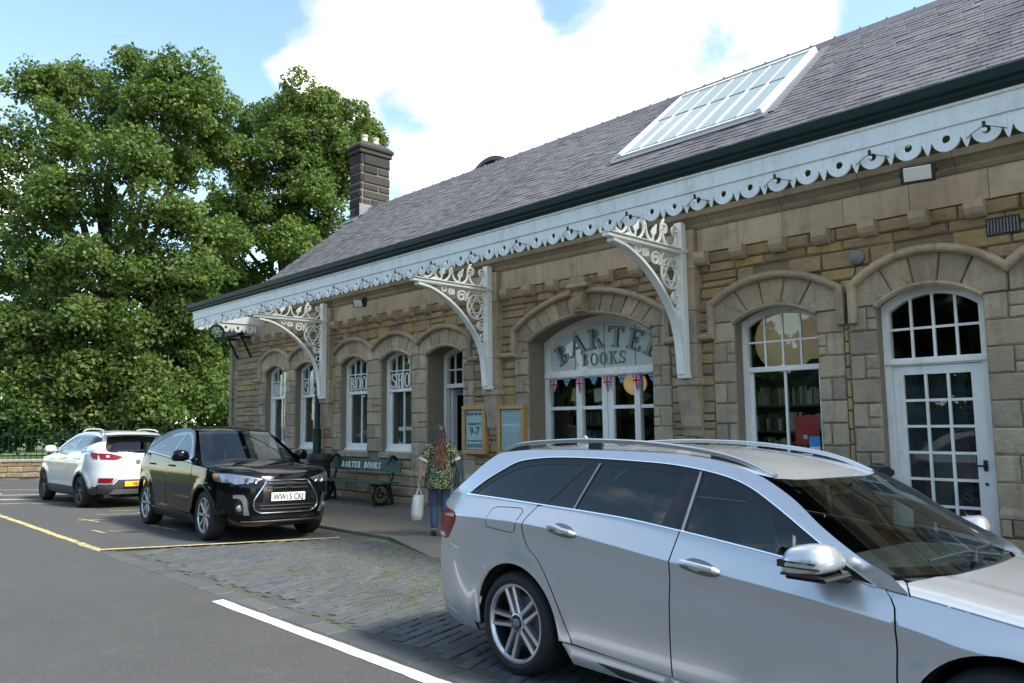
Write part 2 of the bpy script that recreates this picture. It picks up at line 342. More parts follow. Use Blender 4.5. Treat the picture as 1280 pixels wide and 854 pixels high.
def segarc(c, half, z0, rise, n=14, s=1):
    """points of a segmental arch from left to right"""
    if rise < 1e-4: return [(c-half, z0), (c+half, z0)]
    r = (half*half+rise*rise)/(2*rise); a = math.asin(min(1, half/r)); cz = z0+rise-r
    return [(c+r*math.sin(-a+2*a*i/n), cz+r*math.cos(-a+2*a*i/n)) for i in range(n+1)]
def archz(x, c, half, z0, rise):
    r = (half*half+rise*rise)/(2*rise); d = abs(x-c)
    return z0+rise-r+math.sqrt(max(0, r*r-d*d)) if d < half else z0
def interp(tab, x):
    if x <= tab[0][0]: return tab[0][1]
    for (a, b), (c, d) in zip(tab, tab[1:]):
        if x <= c: return b+(d-b)*(x-a)/(c-a)
    return tab[-1][1]
def smooth_interp(tab):
    """monotone cubic through (x, y) knots"""
    xs = [a for a, b in tab]; ys = [b for a, b in tab]; n = len(xs); d = [(ys[i+1]-ys[i])/(xs[i+1]-xs[i]) for i in range(n-1)]
    m = [d[0]]+[0 if d[i-1]*d[i] <= 0 else 2*d[i-1]*d[i]/(d[i-1]+d[i]) for i in range(1, n-1)]+[d[-1]]
    def f(x):
        if x <= xs[0]: return ys[0]+m[0]*(x-xs[0])
        if x >= xs[-1]: return ys[-1]+m[-1]*(x-xs[-1])
        i = 0
        while x > xs[i+1]: i += 1
        h = xs[i+1]-xs[i]; t = (x-xs[i])/h
        return ys[i]*(2*t**3-3*t*t+1)+h*m[i]*(t**3-2*t*t+t)+ys[i+1]*(3*t*t-2*t**3)+h*m[i+1]*(t**3-t*t)
    return f
def text_mesh(txt, size, ext=.002, align='CENTER', bold=.018):
    cu = bpy.data.curves.new('t', 'FONT'); cu.body = txt; cu.size = size; cu.extrude = ext; cu.align_x = align; cu.resolution_u = 3; cu.offset = bold*size
    o = bpy.data.objects.new('t', cu); COL.objects.link(o); dg = bpy.context.evaluated_depsgraph_get()
    me = bpy.data.meshes.new_from_object(o.evaluated_get(dg)); bpy.data.objects.remove(o); bpy.data.curves.remove(cu); return me
def place_text(name, txt, size, m, parent, loc, xdir, up, ext=.002, sx=1., align='CENTER'):
    me = text_mesh(txt, size, ext, align); xd = Vector(xdir).normalized()*sx; u = Vector(up).normalized(); nrm = Vector(xdir).normalized().cross(u)
    mtx = Matrix(((xd.x, u.x, nrm.x, loc[0]), (xd.y, u.y, nrm.y, loc[1]), (xd.z, u.z, nrm.z, loc[2]), (0, 0, 0, 1))); me.transform(mtx)
    return mobj(name, me, m, parent)
# slab-serif capitals drawn as strokes in a unit-high cell; returns width and list of convex polygons
def glyph(ch, t=.17, th=.075):
    P = []; sf = .09
    def rect(x0, y0, x1, y1): P.append([(x0, y0), (x1, y0), (x1, y1), (x0, y1)])
    def stem(x): rect(x, 0, x+t, 1); rect(x-sf, 0, x+t+sf, th); rect(x-sf, 1-th, x+t+sf, 1)
    def bow(cx, cy, rx, ry, a0, a1, t0, n=10):
        for i in range(n):
            q = []
            for a, e in ((a0+(a1-a0)*i/n, 1), (a0+(a1-a0)*(i+1)/n, 1), (a0+(a1-a0)*(i+1)/n, 0), (a0+(a1-a0)*i/n, 0)):
                k = abs(math.cos(a)); tt = th+(t0-th)*k
                q.append((cx+(rx-(0 if e else tt))*math.cos(a), cy+(ry-(0 if e else th))*math.sin(a)))
            P.append(q)
    def diag(x0, y0, x1, y1, w): P.append([(x0, y0), (x0+w, y0), (x1+w, y1), (x1, y1)])
    if ch == 'B': stem(.09); bow(.26, .745, .34, .255, -PI/2, PI/2, t); bow(.26, .27, .40, .27, -PI/2, PI/2, t); w = .74
    elif ch == 'P': stem(.09); bow(.26, .72, .38, .28, -PI/2, PI/2, t); w = .70
    elif ch == 'R': stem(.09); bow(.26, .74, .36, .26, -PI/2, PI/2, t); diag(.58, 0, .34, .5, t); rect(.52, 0, .86, th); w = .86
    elif ch == 'A': diag(.0, 0, .36, 1, th+.02); diag(.62, 0, .34, 1, t); rect(.16, .30, .60, .30+th); rect(-.08, 0, .2, th); rect(.52, 0, .90, th); w = .86
    elif ch == 'T': rect(.33, 0, .33+t, 1); rect(.22, 0, .62, th); rect(0, 1-th, .83, 1); rect(0, .72, th, 1); rect(.83-th, .72, .83, 1); w = .84
    elif ch == 'E': stem(.09); rect(.1, 0, .72, th); rect(.1, 1-th, .70, 1); rect(.2, .47, .52, .47+th); rect(.72-th, 0, .72, .27); rect(.70-th, .75, .70, 1); rect(.52-th, .36, .52, .66); w = .76
    elif ch == 'O': bow(.42, .5, .42, .5, 0, 2*PI, t, 24); w = .86
    elif ch == 'K': stem(.09); diag(.24, .42, .60, 1, th+.02); diag(.60, 0, .30, .56, t); rect(.52, 0, .88, th); rect(.48, 1-th, .82, 1); w = .88
    elif ch == 'S': bow(.34, .735, .30, .265, PI*.12, PI*1.5, t*.9, 12); bow(.34, .27, .34, .27, -PI*.88, PI*.5, t*.9, 14); rect(.58, .70, .64, .98); rect(.0, .02, .06, .32); w = .70
    elif ch == 'H': stem(.09); stem(.56); rect(.2, .47, .6, .47+th); w = .84
    else: w = .4
    return w, P
def glyph_mb(ch, h, mk, d0=0., d1=.004, t=.17, th=.075, mb=None):
    w, P = glyph(ch, t, th); mb = mb or MB(); k = 0
    for poly in P:
        k += 1; e = d1+.00025*(k % 5); n = len(poly)
        mb.add([mk(u*h, v*h, d0) for u, v in poly]+[mk(u*h, v*h, e) for u, v in poly], [list(range(n)), [n+i for i in range(n)]]+[(i, (i+1) % n, n+(i+1) % n, n+i) for i in range(n)])
    return w*h, mb

# ------------------------------------------------------------------ ground, road, setts, pavement
def sheet(name, polys, z, m, sub=0, tilt=False):
    mb = MB()
    for p in polys: mb.add([(x, y, z+(gz(y) if tilt else 0)) for x, y in p], [list(range(len(p)))])
    return mb.build(name, m, fix=False)
mat('grass_ground', (.075, .120, .028), .95, nz=((.2, .25), (3, .3), (30, .3)), bump=((20, .5, .05),), stain=((.5, .5, .7, (.13, .15, .05), .6),))
tag(sheet('ground', [[(-400, -400), (400, -400), (400, 400), (-400, 400)]], -.08, 'grass_ground'), kind='structure')
KX = -9.75
CAMBER = .026
def gz(y): return -CAMBER*min(max(y-3.40, 0), 3.0)   # the parking side falls gently to the kerb
road = tag(sheet('road', [[(-31.5, -60), (40, -60), (40, 3.40), (-31.5, 3.40)], [(-31.5, 3.40), (-11.30, 3.40), (-10.55, 6.40), (-31.5, 6.40)], [(-31.5, 6.40), (-10.55, 6.40), (-10.40, 6.95), (-21.0, 6.95), (-31.5, 6.95)], [(-31.5, 6.95), (-21.0, 6.95), (-21.0, 12), (-31.5, 12)]], 0.0, 'asphalt', tilt=True), kind='structure')
sett_area = tag(sheet('sett_paving', [[(-11.30, 3.40), (12, 3.40), (12, 6.40), (-10.55, 6.40)], [(-10.55, 6.40), (12, 6.40), (12, 6.95), (-10.40, 6.95)]], -.008, 'sett_bed', tilt=True), kind='structure')
def sett_mesh(r, w, l, j):
    c = .014; h = .009
    q = [(-w/2+r.uniform(-j, j), -l/2+r.uniform(-j, j)), (w/2+r.uniform(-j, j), -l/2+r.uniform(-j, j)), (w/2+r.uniform(-j, j), l/2+r.uniform(-j, j)), (-w/2+r.uniform(-j, j), l/2+r.uniform(-j, j))]
    V = [(x, y, -.03) for x, y in q]+[(x, y, h*.1) for x, y in q]+[(x*(1-2*c/w), y*(1-2*c/l), h*.55+r.uniform(-.003, .003)) for x, y in q]+[(0, 0, h*.72)]
    Fs = [(i, (i+1) % 4, 4+(i+1) % 4, 4+i) for i in range(4)]+[(4+i, 4+(i+1) % 4, 8+(i+1) % 4, 8+i) for i in range(4)]+[(8+i, 8+(i+1) % 4, 12) for i in range(4)]
    return V, Fs
SETTS = []      # courses run across the bay, slightly skewed to the building
CA = R(108); cu, cv = Vector((math.cos(CA), math.sin(CA))), Vector((math.sin(CA), -math.cos(CA)))
v = -12.5
while v < 8.5:
    d = rng.uniform(.098, .122); u = -4+rng.uniform(0, .2)
    while u < 10.5:
        l = rng.uniform(.16, .27); c_ = cu*(u+l/2)+cv*(v+d/2)
        if 3.50+.04 < c_.y-l*.42 and c_.y+l*.42 < 6.84 and c_.x > -11.22+(c_.y-3.4)*.26 and c_.x < 6: SETTS.append((c_.x, c_.y, l-.009, d-.009))
        u += l
    v += d
SETTS = [s_ for s_ in SETTS if not (s_[0] > 0.5 and s_[1] < 3)]
# pieces in clear view, nearest first
def seen(sx, sy):
    v = Vector((sx, sy, -CH)); zc = v.dot(fw)
    if zc <= .5: return None
    px, py = 640+F*v.dot(r2)/zc, 427+F*v.dot(d2)/zc
    return (px, py, zc) if -5 < px < 1285 and 600 < py < 856 else None
vis = []
for i, s_ in enumerate(SETTS):
    q = seen(s_[0], s_[1])
    if q and not (-4.75 < s_[0] < 1.2 and s_[1] > 3.72) and not (-4.6 < s_[0] and s_[1] > 5.6) and not (q[0] > 595 and s_[1] > 3.66): vis.append((q[2], i))
vis = set(i for z_, i in sorted(vis)[:300])
protos = []
for k in range(14):
    mbk = MB(); mbk.add(*sett_mesh(rng, .24, .12, .007)); protos.append(mbk.mesh('sett', fix=False)); protos[-1].materials.append(MT['sett_stone'])
mbr = MB()
for i, (sx, sy, l, d) in enumerate(SETTS):
    dz = rng.uniform(-.004, .004)+gz(sy)
    if i in vis:
        o = bpy.data.objects.new('sett', protos[i % 14]); link(o, sett_area); o.location = (sx, sy, dz); o.scale = (l/.24, d/.12, 1); o.rotation_euler = (rng.uniform(-.012, .012), rng.uniform(-.012, .012), CA+rng.uniform(-.02, .02))
    else:
        V, Fs = sett_mesh(rng, l, d, .006); ca_, sa_ = math.cos(CA), math.sin(CA); mbr.add([(sx+a*ca_-b*sa_, sy+a*sa_+b*ca_, c+dz) for a, b, c in V], Fs)
tag(mbr.build('sett', 'sett_stone', sett_area, fix=False), kind='stuff')
# border stones between the painted line and the setts
x = -11.28
while x < 6:
    w = rng.uniform(.34, .55); mb = MB(); mb.box(x+.005, 3.30, -.05, x+w-.005, 3.50, .004+rng.uniform(-.003, .003), .008); mb.build('edge_stone', 'sett_stone', sett_area); x += w
# pavement falls towards a low kerb, which drops flush with the setts on the right
def pz(y): return -.025+(min(max(y, 6.9), 9.5)-7.0)/2.5*.105
pv = MB(); XS = [-21.0, -18, -15, -12, KX, KX+1.7, KX+4, 4, 14]; V = []
for x in XS:
    y0_ = 7.0 if x <= KX else 6.47
    for k in range(5): y = y0_+(9.5-y0_)*k/4; V.append((x, y, pz(y) if x <= KX else -.068+(y-6.47)/3.03*.148))
pv.add(V, [(i*5+k, (i+1)*5+k, (i+1)*5+k+1, i*5+k+1) for i in range(len(XS)-1) for k in range(4)])
pav = tag(pv.build('pavement', 'concrete', fix=False), kind='structure')
xx = -21.0
while xx < KX-.02:
    w = rng.uniform(.8, 1.1); e = min(xx+w, KX); mb = MB(); mb.box(xx+.004, 6.86, -.2, e-.004, 7.01, -.022+rng.uniform(-.004, .004), .015); mb.build('kerb_stone', 'kerbstone', pav); xx = e
mb = MB(); mb.add([(KX, 6.86, -.022), (KX, 7.02, -.022), (KX+1.7, 6.48, -.066), (KX+1.7, 6.34, -.070), (KX, 6.86, -.2), (KX, 7.02, -.2), (KX+1.7, 6.48, -.2), (KX+1.7, 6.34, -.2)], [(0, 1, 2, 3), (0, 3, 7, 4), (1, 5, 6, 2), (0, 4, 5, 1), (3, 2, 6, 7)]); mb.build('kerb_stone', 'kerbstone', pav)
xs = KX+1.7
while xs < 6:
    w = rng.uniform(.8, 1.1); mb = MB(); mb.box(xs+.004, 6.34, -.2, xs+w-.004, 6.48, -.062+rng.uniform(-.003, .003), .012); mb.build('kerb_stone', 'kerbstone', pav); xs += w
# painted markings
def line(x0, y0, x1, y1, w, m, z=.004, wob=.018, par=None):
    n = max(2, int(math.hypot(x1-x0, y1-y0)/.12)); dx, dy = x1-x0, y1-y0; L = math.hypot(dx, dy); nx, ny = -dy/L, dx/L; mb = MB(); V = []
    for i in range(n+1):
        t = i/n; a = w/2+rng.uniform(-wob, wob)*.5; b = w/2+rng.uniform(-wob, wob)*.5; s_ = rng.uniform(-wob, wob)*.4
        V += [(x0+dx*t+nx*(a+s_), y0+dy*t+ny*(a+s_), z+gz(y0+dy*t+ny*a)), (x0+dx*t-nx*(b-s_), y0+dy*t-ny*(b-s_), z+gz(y0+dy*t-ny*b))]
    mb.add(V, [(2*i, 2*i+1, 2*i+3, 2*i+2) for i in range(n)]); mb.build('road_marking', m, par or road, fix=False)
line(-7.35, 3.21, 4, 3.20, .115, 'white_road_paint', .004, .007)
line(-17.9, 3.36, -11.36, 3.38, .10, 'yellow_paint')
line(-11.42, 3.36, -10.45, 6.45, .10, 'yellow_paint', .017)
line(-20.3, 3.80, -18.9, 6.5, .10, 'yellow_paint'); line(-21.6, 3.5, -20.2, 6.5, .09, 'yellow_paint'); line(-30, 3.45, -20.9, 3.42, .09, 'yellow_paint'); line(-23.4, 3.6, -22.1, 6.5, .09, 'white_road_paint'); line(-26, 4.4, -23.5, 4.5, .1, 'white_road_paint')
line(-25.9, 4.1, -24.3, 5.9, .10, 'yellow_paint'); line(-21.8, 3.75, -21.0, 5.1, .10, 'white_road_paint')
for (a, b, c, d) in ((-15.6, 4.2, -15.4, 4.8), (-15.9, 4.3, -15.1, 4.42), (-16.5, 4.75, -16.1, 5.6), (-16.4, 5.5, -15.6, 5.6), (-15.9, 5.2, -15.2, 5.6), (-15.2, 5.0, -14.8, 5.7), (-13.6, 4.1, -13.2, 4.6), (-13.9, 3.95, -13.4, 4.0), (-14.0, 4.9, -13.0, 5.0), (-17.1, 5.2, -16.7, 6.2), (-15.2, 2.4, -14.7, 2.8), (-14.6, 2.2, -14.2, 2.3), (-16.3, 2.3, -15.6, 2.5)):
    line(a, b, c, d, .05, 'yellow_paint', .005, .02)
# ------------------------------------------------------------------ the station building (local y = 0 is the wall face, +y goes inside)
WALLY = 9.44
bld = thing('station_building', 'long low sandstone station building with white fretwork canopy and slate roof', 'building', (0, WALLY, 0))
XL, XR = -21.0, 6.0
SP, RI = 3.03, .17
class Op: pass
OPS = []
def op(n, c, half, z0, spring, rise, rec, kind):
    o = Op(); o.n, o.c, o.h, o.z0, o.sp, o.ri, o.rec, o.kind = n, c, half, z0, spring, rise, rec, kind; OPS.append(o); return o
for n, c in (('w1', -18.45), ('w2', -16.87), ('w3', -14.78), ('w4', -13.18)): op(n, c, .55, 1.07, SP, RI, .15, 'sash')
op('d1', -11.58, .56, .09, SP, .15, .43, 'open_door'); op('big', -8.0, 1.295, .07, 3.05, .36, .40, 'shop')
op('w5', -4.77, .575, 1.05, 2.99, .17, .19, 'sash'); op('d2', -2.91, .56, .06, 2.99, .20, .14, 'door'); op('w6', -1.28, .55, 1.05, 2.99, .18, .16, 'sash')
O = {o.n: o for o in OPS}
HOODS = {'w1': (.80, 3.30, .28), 'w2': (.80, 3.30, .28), 'w3': (.80, 3.28, .27), 'w4': (.80, 3.28, .27), 'd1': (.80, 3.27, .26), 'big': (1.60, 3.26, .50), 'w5': (.90, 3.25, .30), 'd2': (.815, 3.26, .32), 'w6': (.815, 3.26, .32)}
# mortar backing: piers, under-sill panels and spandrels
wall = MB(); WT = 4.62; BK = .46; y0 = .022
edges = sorted([(o.c-o.h, o.c+o.h, o) for o in OPS], key=lambda t: t[0]); cur = XL
for a, b, o in edges:
    wall.box(cur, y0, 0, a, BK, WT)
    if o.z0 > .3: wall.box(a, y0, 0, b, BK, o.z0-.02)
    ar = segarc(o.c, o.h, o.sp, o.ri, 16)
    wall.prism([(a, WT)]+ar+[(b, WT)], 'y', y0, BK); cur = b
wall.box(cur, y0, 0, XR, BK, WT)
wallo = wall.build('wall', 'mortar', bld)
gb = MB(); gb.prism([(0.03, 0), (8.6, 0), (8.6, 4.7), (4.35, 8.5), (.03, 4.9)], 'x', XL, XL+.4); gb.build('gable_wall', 'rubble_stone', bld)
inn = MB()
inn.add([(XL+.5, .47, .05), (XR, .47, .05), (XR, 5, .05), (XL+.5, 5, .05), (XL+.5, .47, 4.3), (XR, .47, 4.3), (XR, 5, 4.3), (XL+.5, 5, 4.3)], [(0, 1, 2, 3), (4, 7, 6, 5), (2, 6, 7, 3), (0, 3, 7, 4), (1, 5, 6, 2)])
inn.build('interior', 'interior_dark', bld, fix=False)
# --- stones
def stone_vf(x0, x1, z0, z1, yf, yb, r, rough, g=.0048):
    x0 += g; x1 -= g; z0 += g; z1 -= g; w, h = x1-x0, z1-z0; e = min(.020, w*.2, h*.2); V = []; nx = 3; nz = 3
    X = [x0, x0+e, x1-e, x1]; Z = [z0, z0+e, z1-e, z1]
    for j in range(4):
        for i in range(4):
            edge = i in (0, 3) or j in (0, 3)
            V.append((X[i]+(0 if edge else r.uniform(-e, e)*.5), yf+(r.uniform(0, .25)*rough if edge else -r.uniform(.25, 1.)*rough), Z[j]+(0 if edge else r.uniform(-e, e)*.5)))
    Fs = [(j*4+i, j*4+i+1, (j+1)*4+i+1, (j+1)*4+i) for j in range(3) for i in range(3)]
    ring = [0, 1, 2, 3, 7, 11, 15, 14, 13, 12, 8, 4]; n = len(V); V += [(V[k][0], yb, V[k][2]) for k in ring]
    for k in range(12): Fs.append((ring[(k+1) % 12], ring[k], n+k, n+(k+1) % 12))
    return V, Fs
def poly_stone(mb, poly, yf, yb, r, rough, g=.006):
    cx = sum(p[0] for p in poly)/len(poly); cz = sum(p[1] for p in poly)/len(poly); n = len(poly)
    def sh(k): return [((p[0]-cx)*k+cx, (p[1]-cz)*k+cz) for p in poly]
    sz = sum(math.hypot(p[0]-cx, p[1]-cz) for p in poly)/n; a = sh(1-g/sz*1.6); b = sh(1-.022/sz)
    V = [(p[0], yb, p[1]) for p in a]+[(p[0], yf+r.uniform(0, .2)*rough, p[1]) for p in a]+[(p[0], yf-r.uniform(.3, 1)*rough, p[1]) for p in b]+[(cx, yf-rough*r.uniform(.5, 1.1), cz)]
    Fs = []
    for i in range(n): j = (i+1) % n; Fs += [(i, j, n+j, n+i), (n+i, n+j, 2*n+j, 2*n+i), (2*n+i, 2*n+j, 3*n)]
    return mb.add(V, Fs)
def excl(z, zt):
    """blocked x intervals for a course from z to zt"""
    L = []; zm = (z+zt)/2
    for o in OPS:
        hh, hz, hr = HOODS[o.n]
        if zt > o.z0-.1 and z < o.sp: L.append((o.c-o.h-.33, o.c+o.h+.33))
        if zt > o.sp-.05 and z < hz: L.append((o.c-hh, o.c+hh))
        if z < hz+hr and zt > hz-.02:
            zq = max(hz, z+.03); q = [x for x, zz in segarc(o.c, hh, hz, hr, 40) if zz >= zq]
            if q: L.append((min(q), max(q)))
    L += [(XL, XL+.30)]
    return L
def free(L, a, b):
    out = []; cur = a
    for p, q in sorted(L):
        if p > cur: out.append((cur, min(p, b)))
        cur = max(cur, q)
        if cur >= b: break
    if cur < b: out.append((cur, b))
    return [(p, q) for p, q in out if q-p > .05]
RUB = []; z = .74; rs = random.Random(21)
ZS = [z]
while z < 4.02: z += rs.choice((.13, .16, .19, .22, .15)); ZS.append(z)
ZS[-1] = 4.02
if ZS[-1]-ZS[-2] < .08: ZS.pop(-2)
for a, b in zip(ZS, ZS[1:]):
    for p, q in free(excl(a, b), XL, XR):
        x = p
        while x < q-.01:
            w = rs.uniform(.26, .62)*(1.0 if b-a < .18 else 1.1)
            if q-(x+w) < .16: w = q-x
            if b-a > .17 and w > .3 and rs.random() < .35:      # two thin stones in the height of one
                zm = a+(b-a)*rs.uniform(.4, .6); RUB += [(x, x+w, a, zm), (x, x+w, zm, b)]
            else: RUB.append((x, x+w, a, b))
            x += w
def score(x, z, y=WALLY):
    v = Vector((x, y, z-CH)); zc = v.dot(fw)
    if zc < .5: return None
    px, py = 640+F*v.dot(r2)/zc, 427+F*v.dot(d2)/zc
    return zc if (-10 < px < 1290 and -10 < py < 864) else None
def occl(x, z):   # stones wholly behind the silver car, or above the frame
    return z < 1.25 and x > -9
rank = sorted((score((s_[0]+s_[1])/2, (s_[2]+s_[3])/2)/math.sqrt((s_[1]-s_[0])*(s_[3]-s_[2])), i) for i, s_ in enumerate(RUB) if score((s_[0]+s_[1])/2, (s_[2]+s_[3])/2) and not occl((s_[0]+s_[1])/2, s_[3]))
near = set(i for _, i in rank[:300]); rest = MB()
for i, (a, b, c, d) in enumerate(RUB):
    V, Fs = stone_vf(a, b, c, d, -.004, .05, rs, .030)
    if i in near: MB().add(V, Fs).build('stone', 'rubble_stone', wallo, fix=False)
    else: rest.add(V, Fs)
tag(rest.build('stone', 'rubble_stone', wallo, fix=False), kind='stuff')
# --- dressed quoins beside the openings, piers between close openings
def quoins(a, b, z0, z1, depl, depr, split):
    z = z0; k = 0; n = max(1, round((z1-z0)/.285)); hgt = (z1-z0)/n
    for k in range(n):
        za, zb = z0+k*hgt, z0+(k+1)*hgt
        if k % 2 == 0 or b-a < .2: P = [(a, b, za, zb)]
        else:
            m_ = a+(b-a)*(rs.uniform(.52, .66) if split == 'l' else rs.uniform(.34, .48) if split == 'r' else rs.uniform(.4, .6)); P = [(a, m_, za, zb), (m_, b, za, zb)]
            if b-a > .3 and rs.random() < .6:
                j = 1 if split != 'r' else 0; q = P.pop(j); zm = za+hgt*rs.uniform(.36, .5); P += [(q[0], q[1], za, zm), (q[0], q[1], zm, zb)]
        for p in P:
            dep = .06
            if abs(p[0]-a) < .01 and depl: dep = depl
            if abs(p[1]-b) < .01 and depr: dep = max(dep, depr)
            V, Fs = stone_vf(*p, -.010, dep, rs, .026, .0028); MB().add(V, Fs).build('quoin', 'dressed_stone', wallo, fix=False)
E_ = sorted(OPS, key=lambda o: o.c)
for i, o in enumerate(E_):
    L, Rr = o.c-o.h, o.c+o.h; prv = E_[i-1] if i else None; nxt = E_[i+1] if i < len(E_)-1 else None; zb = max(o.z0, .74) if o.z0 > .5 else .1
    gapl = L-(prv.c+prv.h) if prv else 9; gapr = (nxt.c-nxt.h)-Rr if nxt else 9
    if gapl > .72: quoins(L-.33, L, zb, o.sp, 0, o.rec+.05, 'l')
    if gapr > .72: quoins(Rr, Rr+.33, zb, o.sp, o.rec+.05, 0, 'r')
    elif nxt: quoins(Rr, nxt.c-nxt.h, min(zb, nxt.z0 if nxt.z0 > .5 else .1) if nxt.z0 < .5 else zb, o.sp, o.rec+.05, nxt.rec+.05, 'm')
quoins(XL, XL+.30, .74, 4.02, .3, 0, 'm')
# --- voussoirs and kneelers
for o in OPS:
    hh, hz, hr = HOODS[o.n]; n = 13 if o.n == 'big' else 5; N_ = n*4
    I = segarc(o.c, o.h, o.sp, o.ri, N_); Ou = segarc(o.c, hh, hz, hr, N_)
    for k in range(n):
        a, b = k*4, k*4+4
        pl = I[a:b+1]+Ou[a:b+1][::-1]
        if k == 0: pl = I[a:b+1]+Ou[a:b+1][::-1]+[(o.c-hh, o.sp)]
        if k == n-1: pl = I[a:b+1]+[(o.c+hh, o.sp)]+Ou[a:b+1][::-1]
        mb = MB(); poly_stone(mb, pl, -.008, o.rec+.04, rs, .030, .0032); mb.build('voussoir', 'dressed_stone', wallo)
    # chamfer roll along the arch edge
    mb = MB(); mb.sweep([(x, -.02, z-.012) for x, z in segarc(o.c, o.h, o.sp, o.ri, 20)], [(-.03, -.02), (.03, -.02), (.03, .02), (0, .045), (-.03, .03)], up=(0, -1, 0)); mb.build('arch_moulding', 'dressed_stone', wallo)
# --- hood mouldings
HP = [(-.045, -.03), (.05, -.03), (.05, .045), (.028, .075), (0, .082), (-.02, .062), (-.045, .058)]
def hood(names, left=None, right=None):
    pts = []
    for k, n in enumerate(names):
        o = O[n]; hh, hz, hr = HOODS[n]; a = segarc(o.c, hh, hz, hr, 22)
        pts += a if not pts else a[1:]
    if left is not None: x, zl, ret = left; p0 = pts[0]; pts = [(p0[0]-ret, zl), (p0[0], zl)]+pts if ret else [(p0[0], zl)]+pts
    if right is not None: x, zl, ret = right; p1 = pts[-1]; pts = pts+([(p1[0], zl), (p1[0]+ret, zl)] if ret else [(p1[0], zl)])
    MB().sweep([(x, -.03, z) for x, z in pts], HP, up=(0, -1, 0)).build('hood_moulding', 'dressed_stone', wallo)
hood(['w1', 'w2'], (0, 2.84, .3), (0, 3.0, 0)); hood(['w3', 'w4', 'd1'], (0, 3.0, 0), (0, 2.84, .26)); hood(['big'], (0, 2.84, .38), (0, 2.82, .25))
hood(['w5'], (0, 2.82, .27), (0, 2.80, 0)); hood(['d2', 'w6'], (0, 2.80, 0), (0, 2.80, .4))
# keystone console over the big arch
kb = MB(); kb.prism([(-.02, 3.38), (-.17, 3.42), (-.20, 3.62), (-.13, 3.74), (-.19, 3.80), (-.02, 3.80)], 'x', -8.12, -7.90); kb.box(-8.22, -.22, 3.80, -7.80, -.0, 3.87, .015); kb.box(-8.17, -.18, 3.87, -7.85, 0, 3.98, .01)
for k in range(4): kb.box(-8.105+.055*k, -.205, 3.45, -8.085+.055*k, -.1, 3.70, .006)
kb.build('keystone', 'dressed_stone', wallo)
# --- plinth, frieze, corbels, cornice, all in separate blocks
def run_blocks(name, x0, x1, wl, prof, m, skips=(), parent=wallo):
    x = x0
    while x < x1-.02:
        w = rs.uniform(*wl); e = min(x+w, x1)
        if x1-e < .25: e = x1
        for p, q in free(list(skips), x, e):
            mb = MB(); mb.prism(prof, 'x', p+.003, q-.003); mb.build(name, m, parent)
        x = e
sk = [(o.c-o.h-.02, o.c+o.h+.02) for o in OPS if o.z0 < .5]
run_blocks('plinth_cap', XL-.05, XR, (.5, 1.0), [(.03, .60), (-.065, .60), (-.07, .64), (-.01, .735), (.03, .735)], 'dressed_stone', sk)
for z0_, z1_ in ((-.03, .19), (.19, .40), (.40, .598)):
    x = XL-.03
    while x < XR:
        e = min(x+rs.uniform(.3, .75), XR)
        for p_, q_ in free(list(sk), x, e):
            V, Fs = stone_vf(p_, q_, z0_, z1_, -.045, .03, rs, .04); MB().add(V, Fs).build('plinth_stone', 'rubble_stone' if rs.random() < .6 else 'dressed_stone', wallo, fix=False)
        x = e
run_blocks('frieze_block', XL-.03, XR, (.55, .85), [(.03, 4.022), (-.032, 4.022), (-.036, 4.368), (.03, 4.368)], 'smooth_ashlar')
run_blocks('cornice_block', XL-.15, XR, (.8, 1.3), [(.03, 4.37), (-.06, 4.37), (-.085, 4.41), (-.085, 4.44), (-.15, 4.50), (-.20, 4.52), (-.20, 4.60), (.03, 4.62)], 'weathered_stone')
cb = MB(); cb.prism([(.0, 3.835), (-.07, 3.835), (-.12, 3.87), (-.155, 3.93), (-.16, 4.018), (0, 4.018)], 'x', -.095, .095); cme = cb.mesh('corbel'); cme.materials.append(MT['smooth_ashlar'])
x = -5.77
XC = [-5.77+.572*k for k in range(-26, 20)]
PIL = [-15.77, -10.10, -6.02]
for x in XC:
    if XL < x < XR and min(abs(x-p) for p in PIL) > .2 and abs(x+8.0) > .25: o_ = bpy.data.objects.new('corbel', cme); link(o_, wallo); o_.location = (x, 0, 0)
# sills
for o in OPS:
    if o.z0 > .5: MB().box(o.c-o.h-.05, -.035, o.z0-.13, o.c+o.h+.05, .45, o.z0-.006, .012).build('sill', 'dressed_stone', wallo)
# pilasters with shaped stone brackets under them
for p in PIL:
    z = 2.24; k = 0
    while z < 4.36:
        h = rs.uniform(.42, .6); e = z+h if 4.36-(z+h) > .3 else 4.362
        MB().box(p-.165, -.15, z+.002, p+.165, .02, e-.002, .01).build('pilaster_block', 'dressed_stone', wallo); z = e
    MB().box(p-.20, -.20, 2.14, p+.20, .02, 2.238, .02).build('pilaster_base', 'dressed_stone', wallo)
    MB().prism([(.02, 1.42), (-.045, 1.44), (-.06, 1.52), (-.10, 1.58), (-.11, 1.72), (-.155, 1.95), (-.17, 2.137), (.02, 2.137)], 'x', p-.155, p+.155).build('pilaster_corbel', 'dressed_stone', wallo)
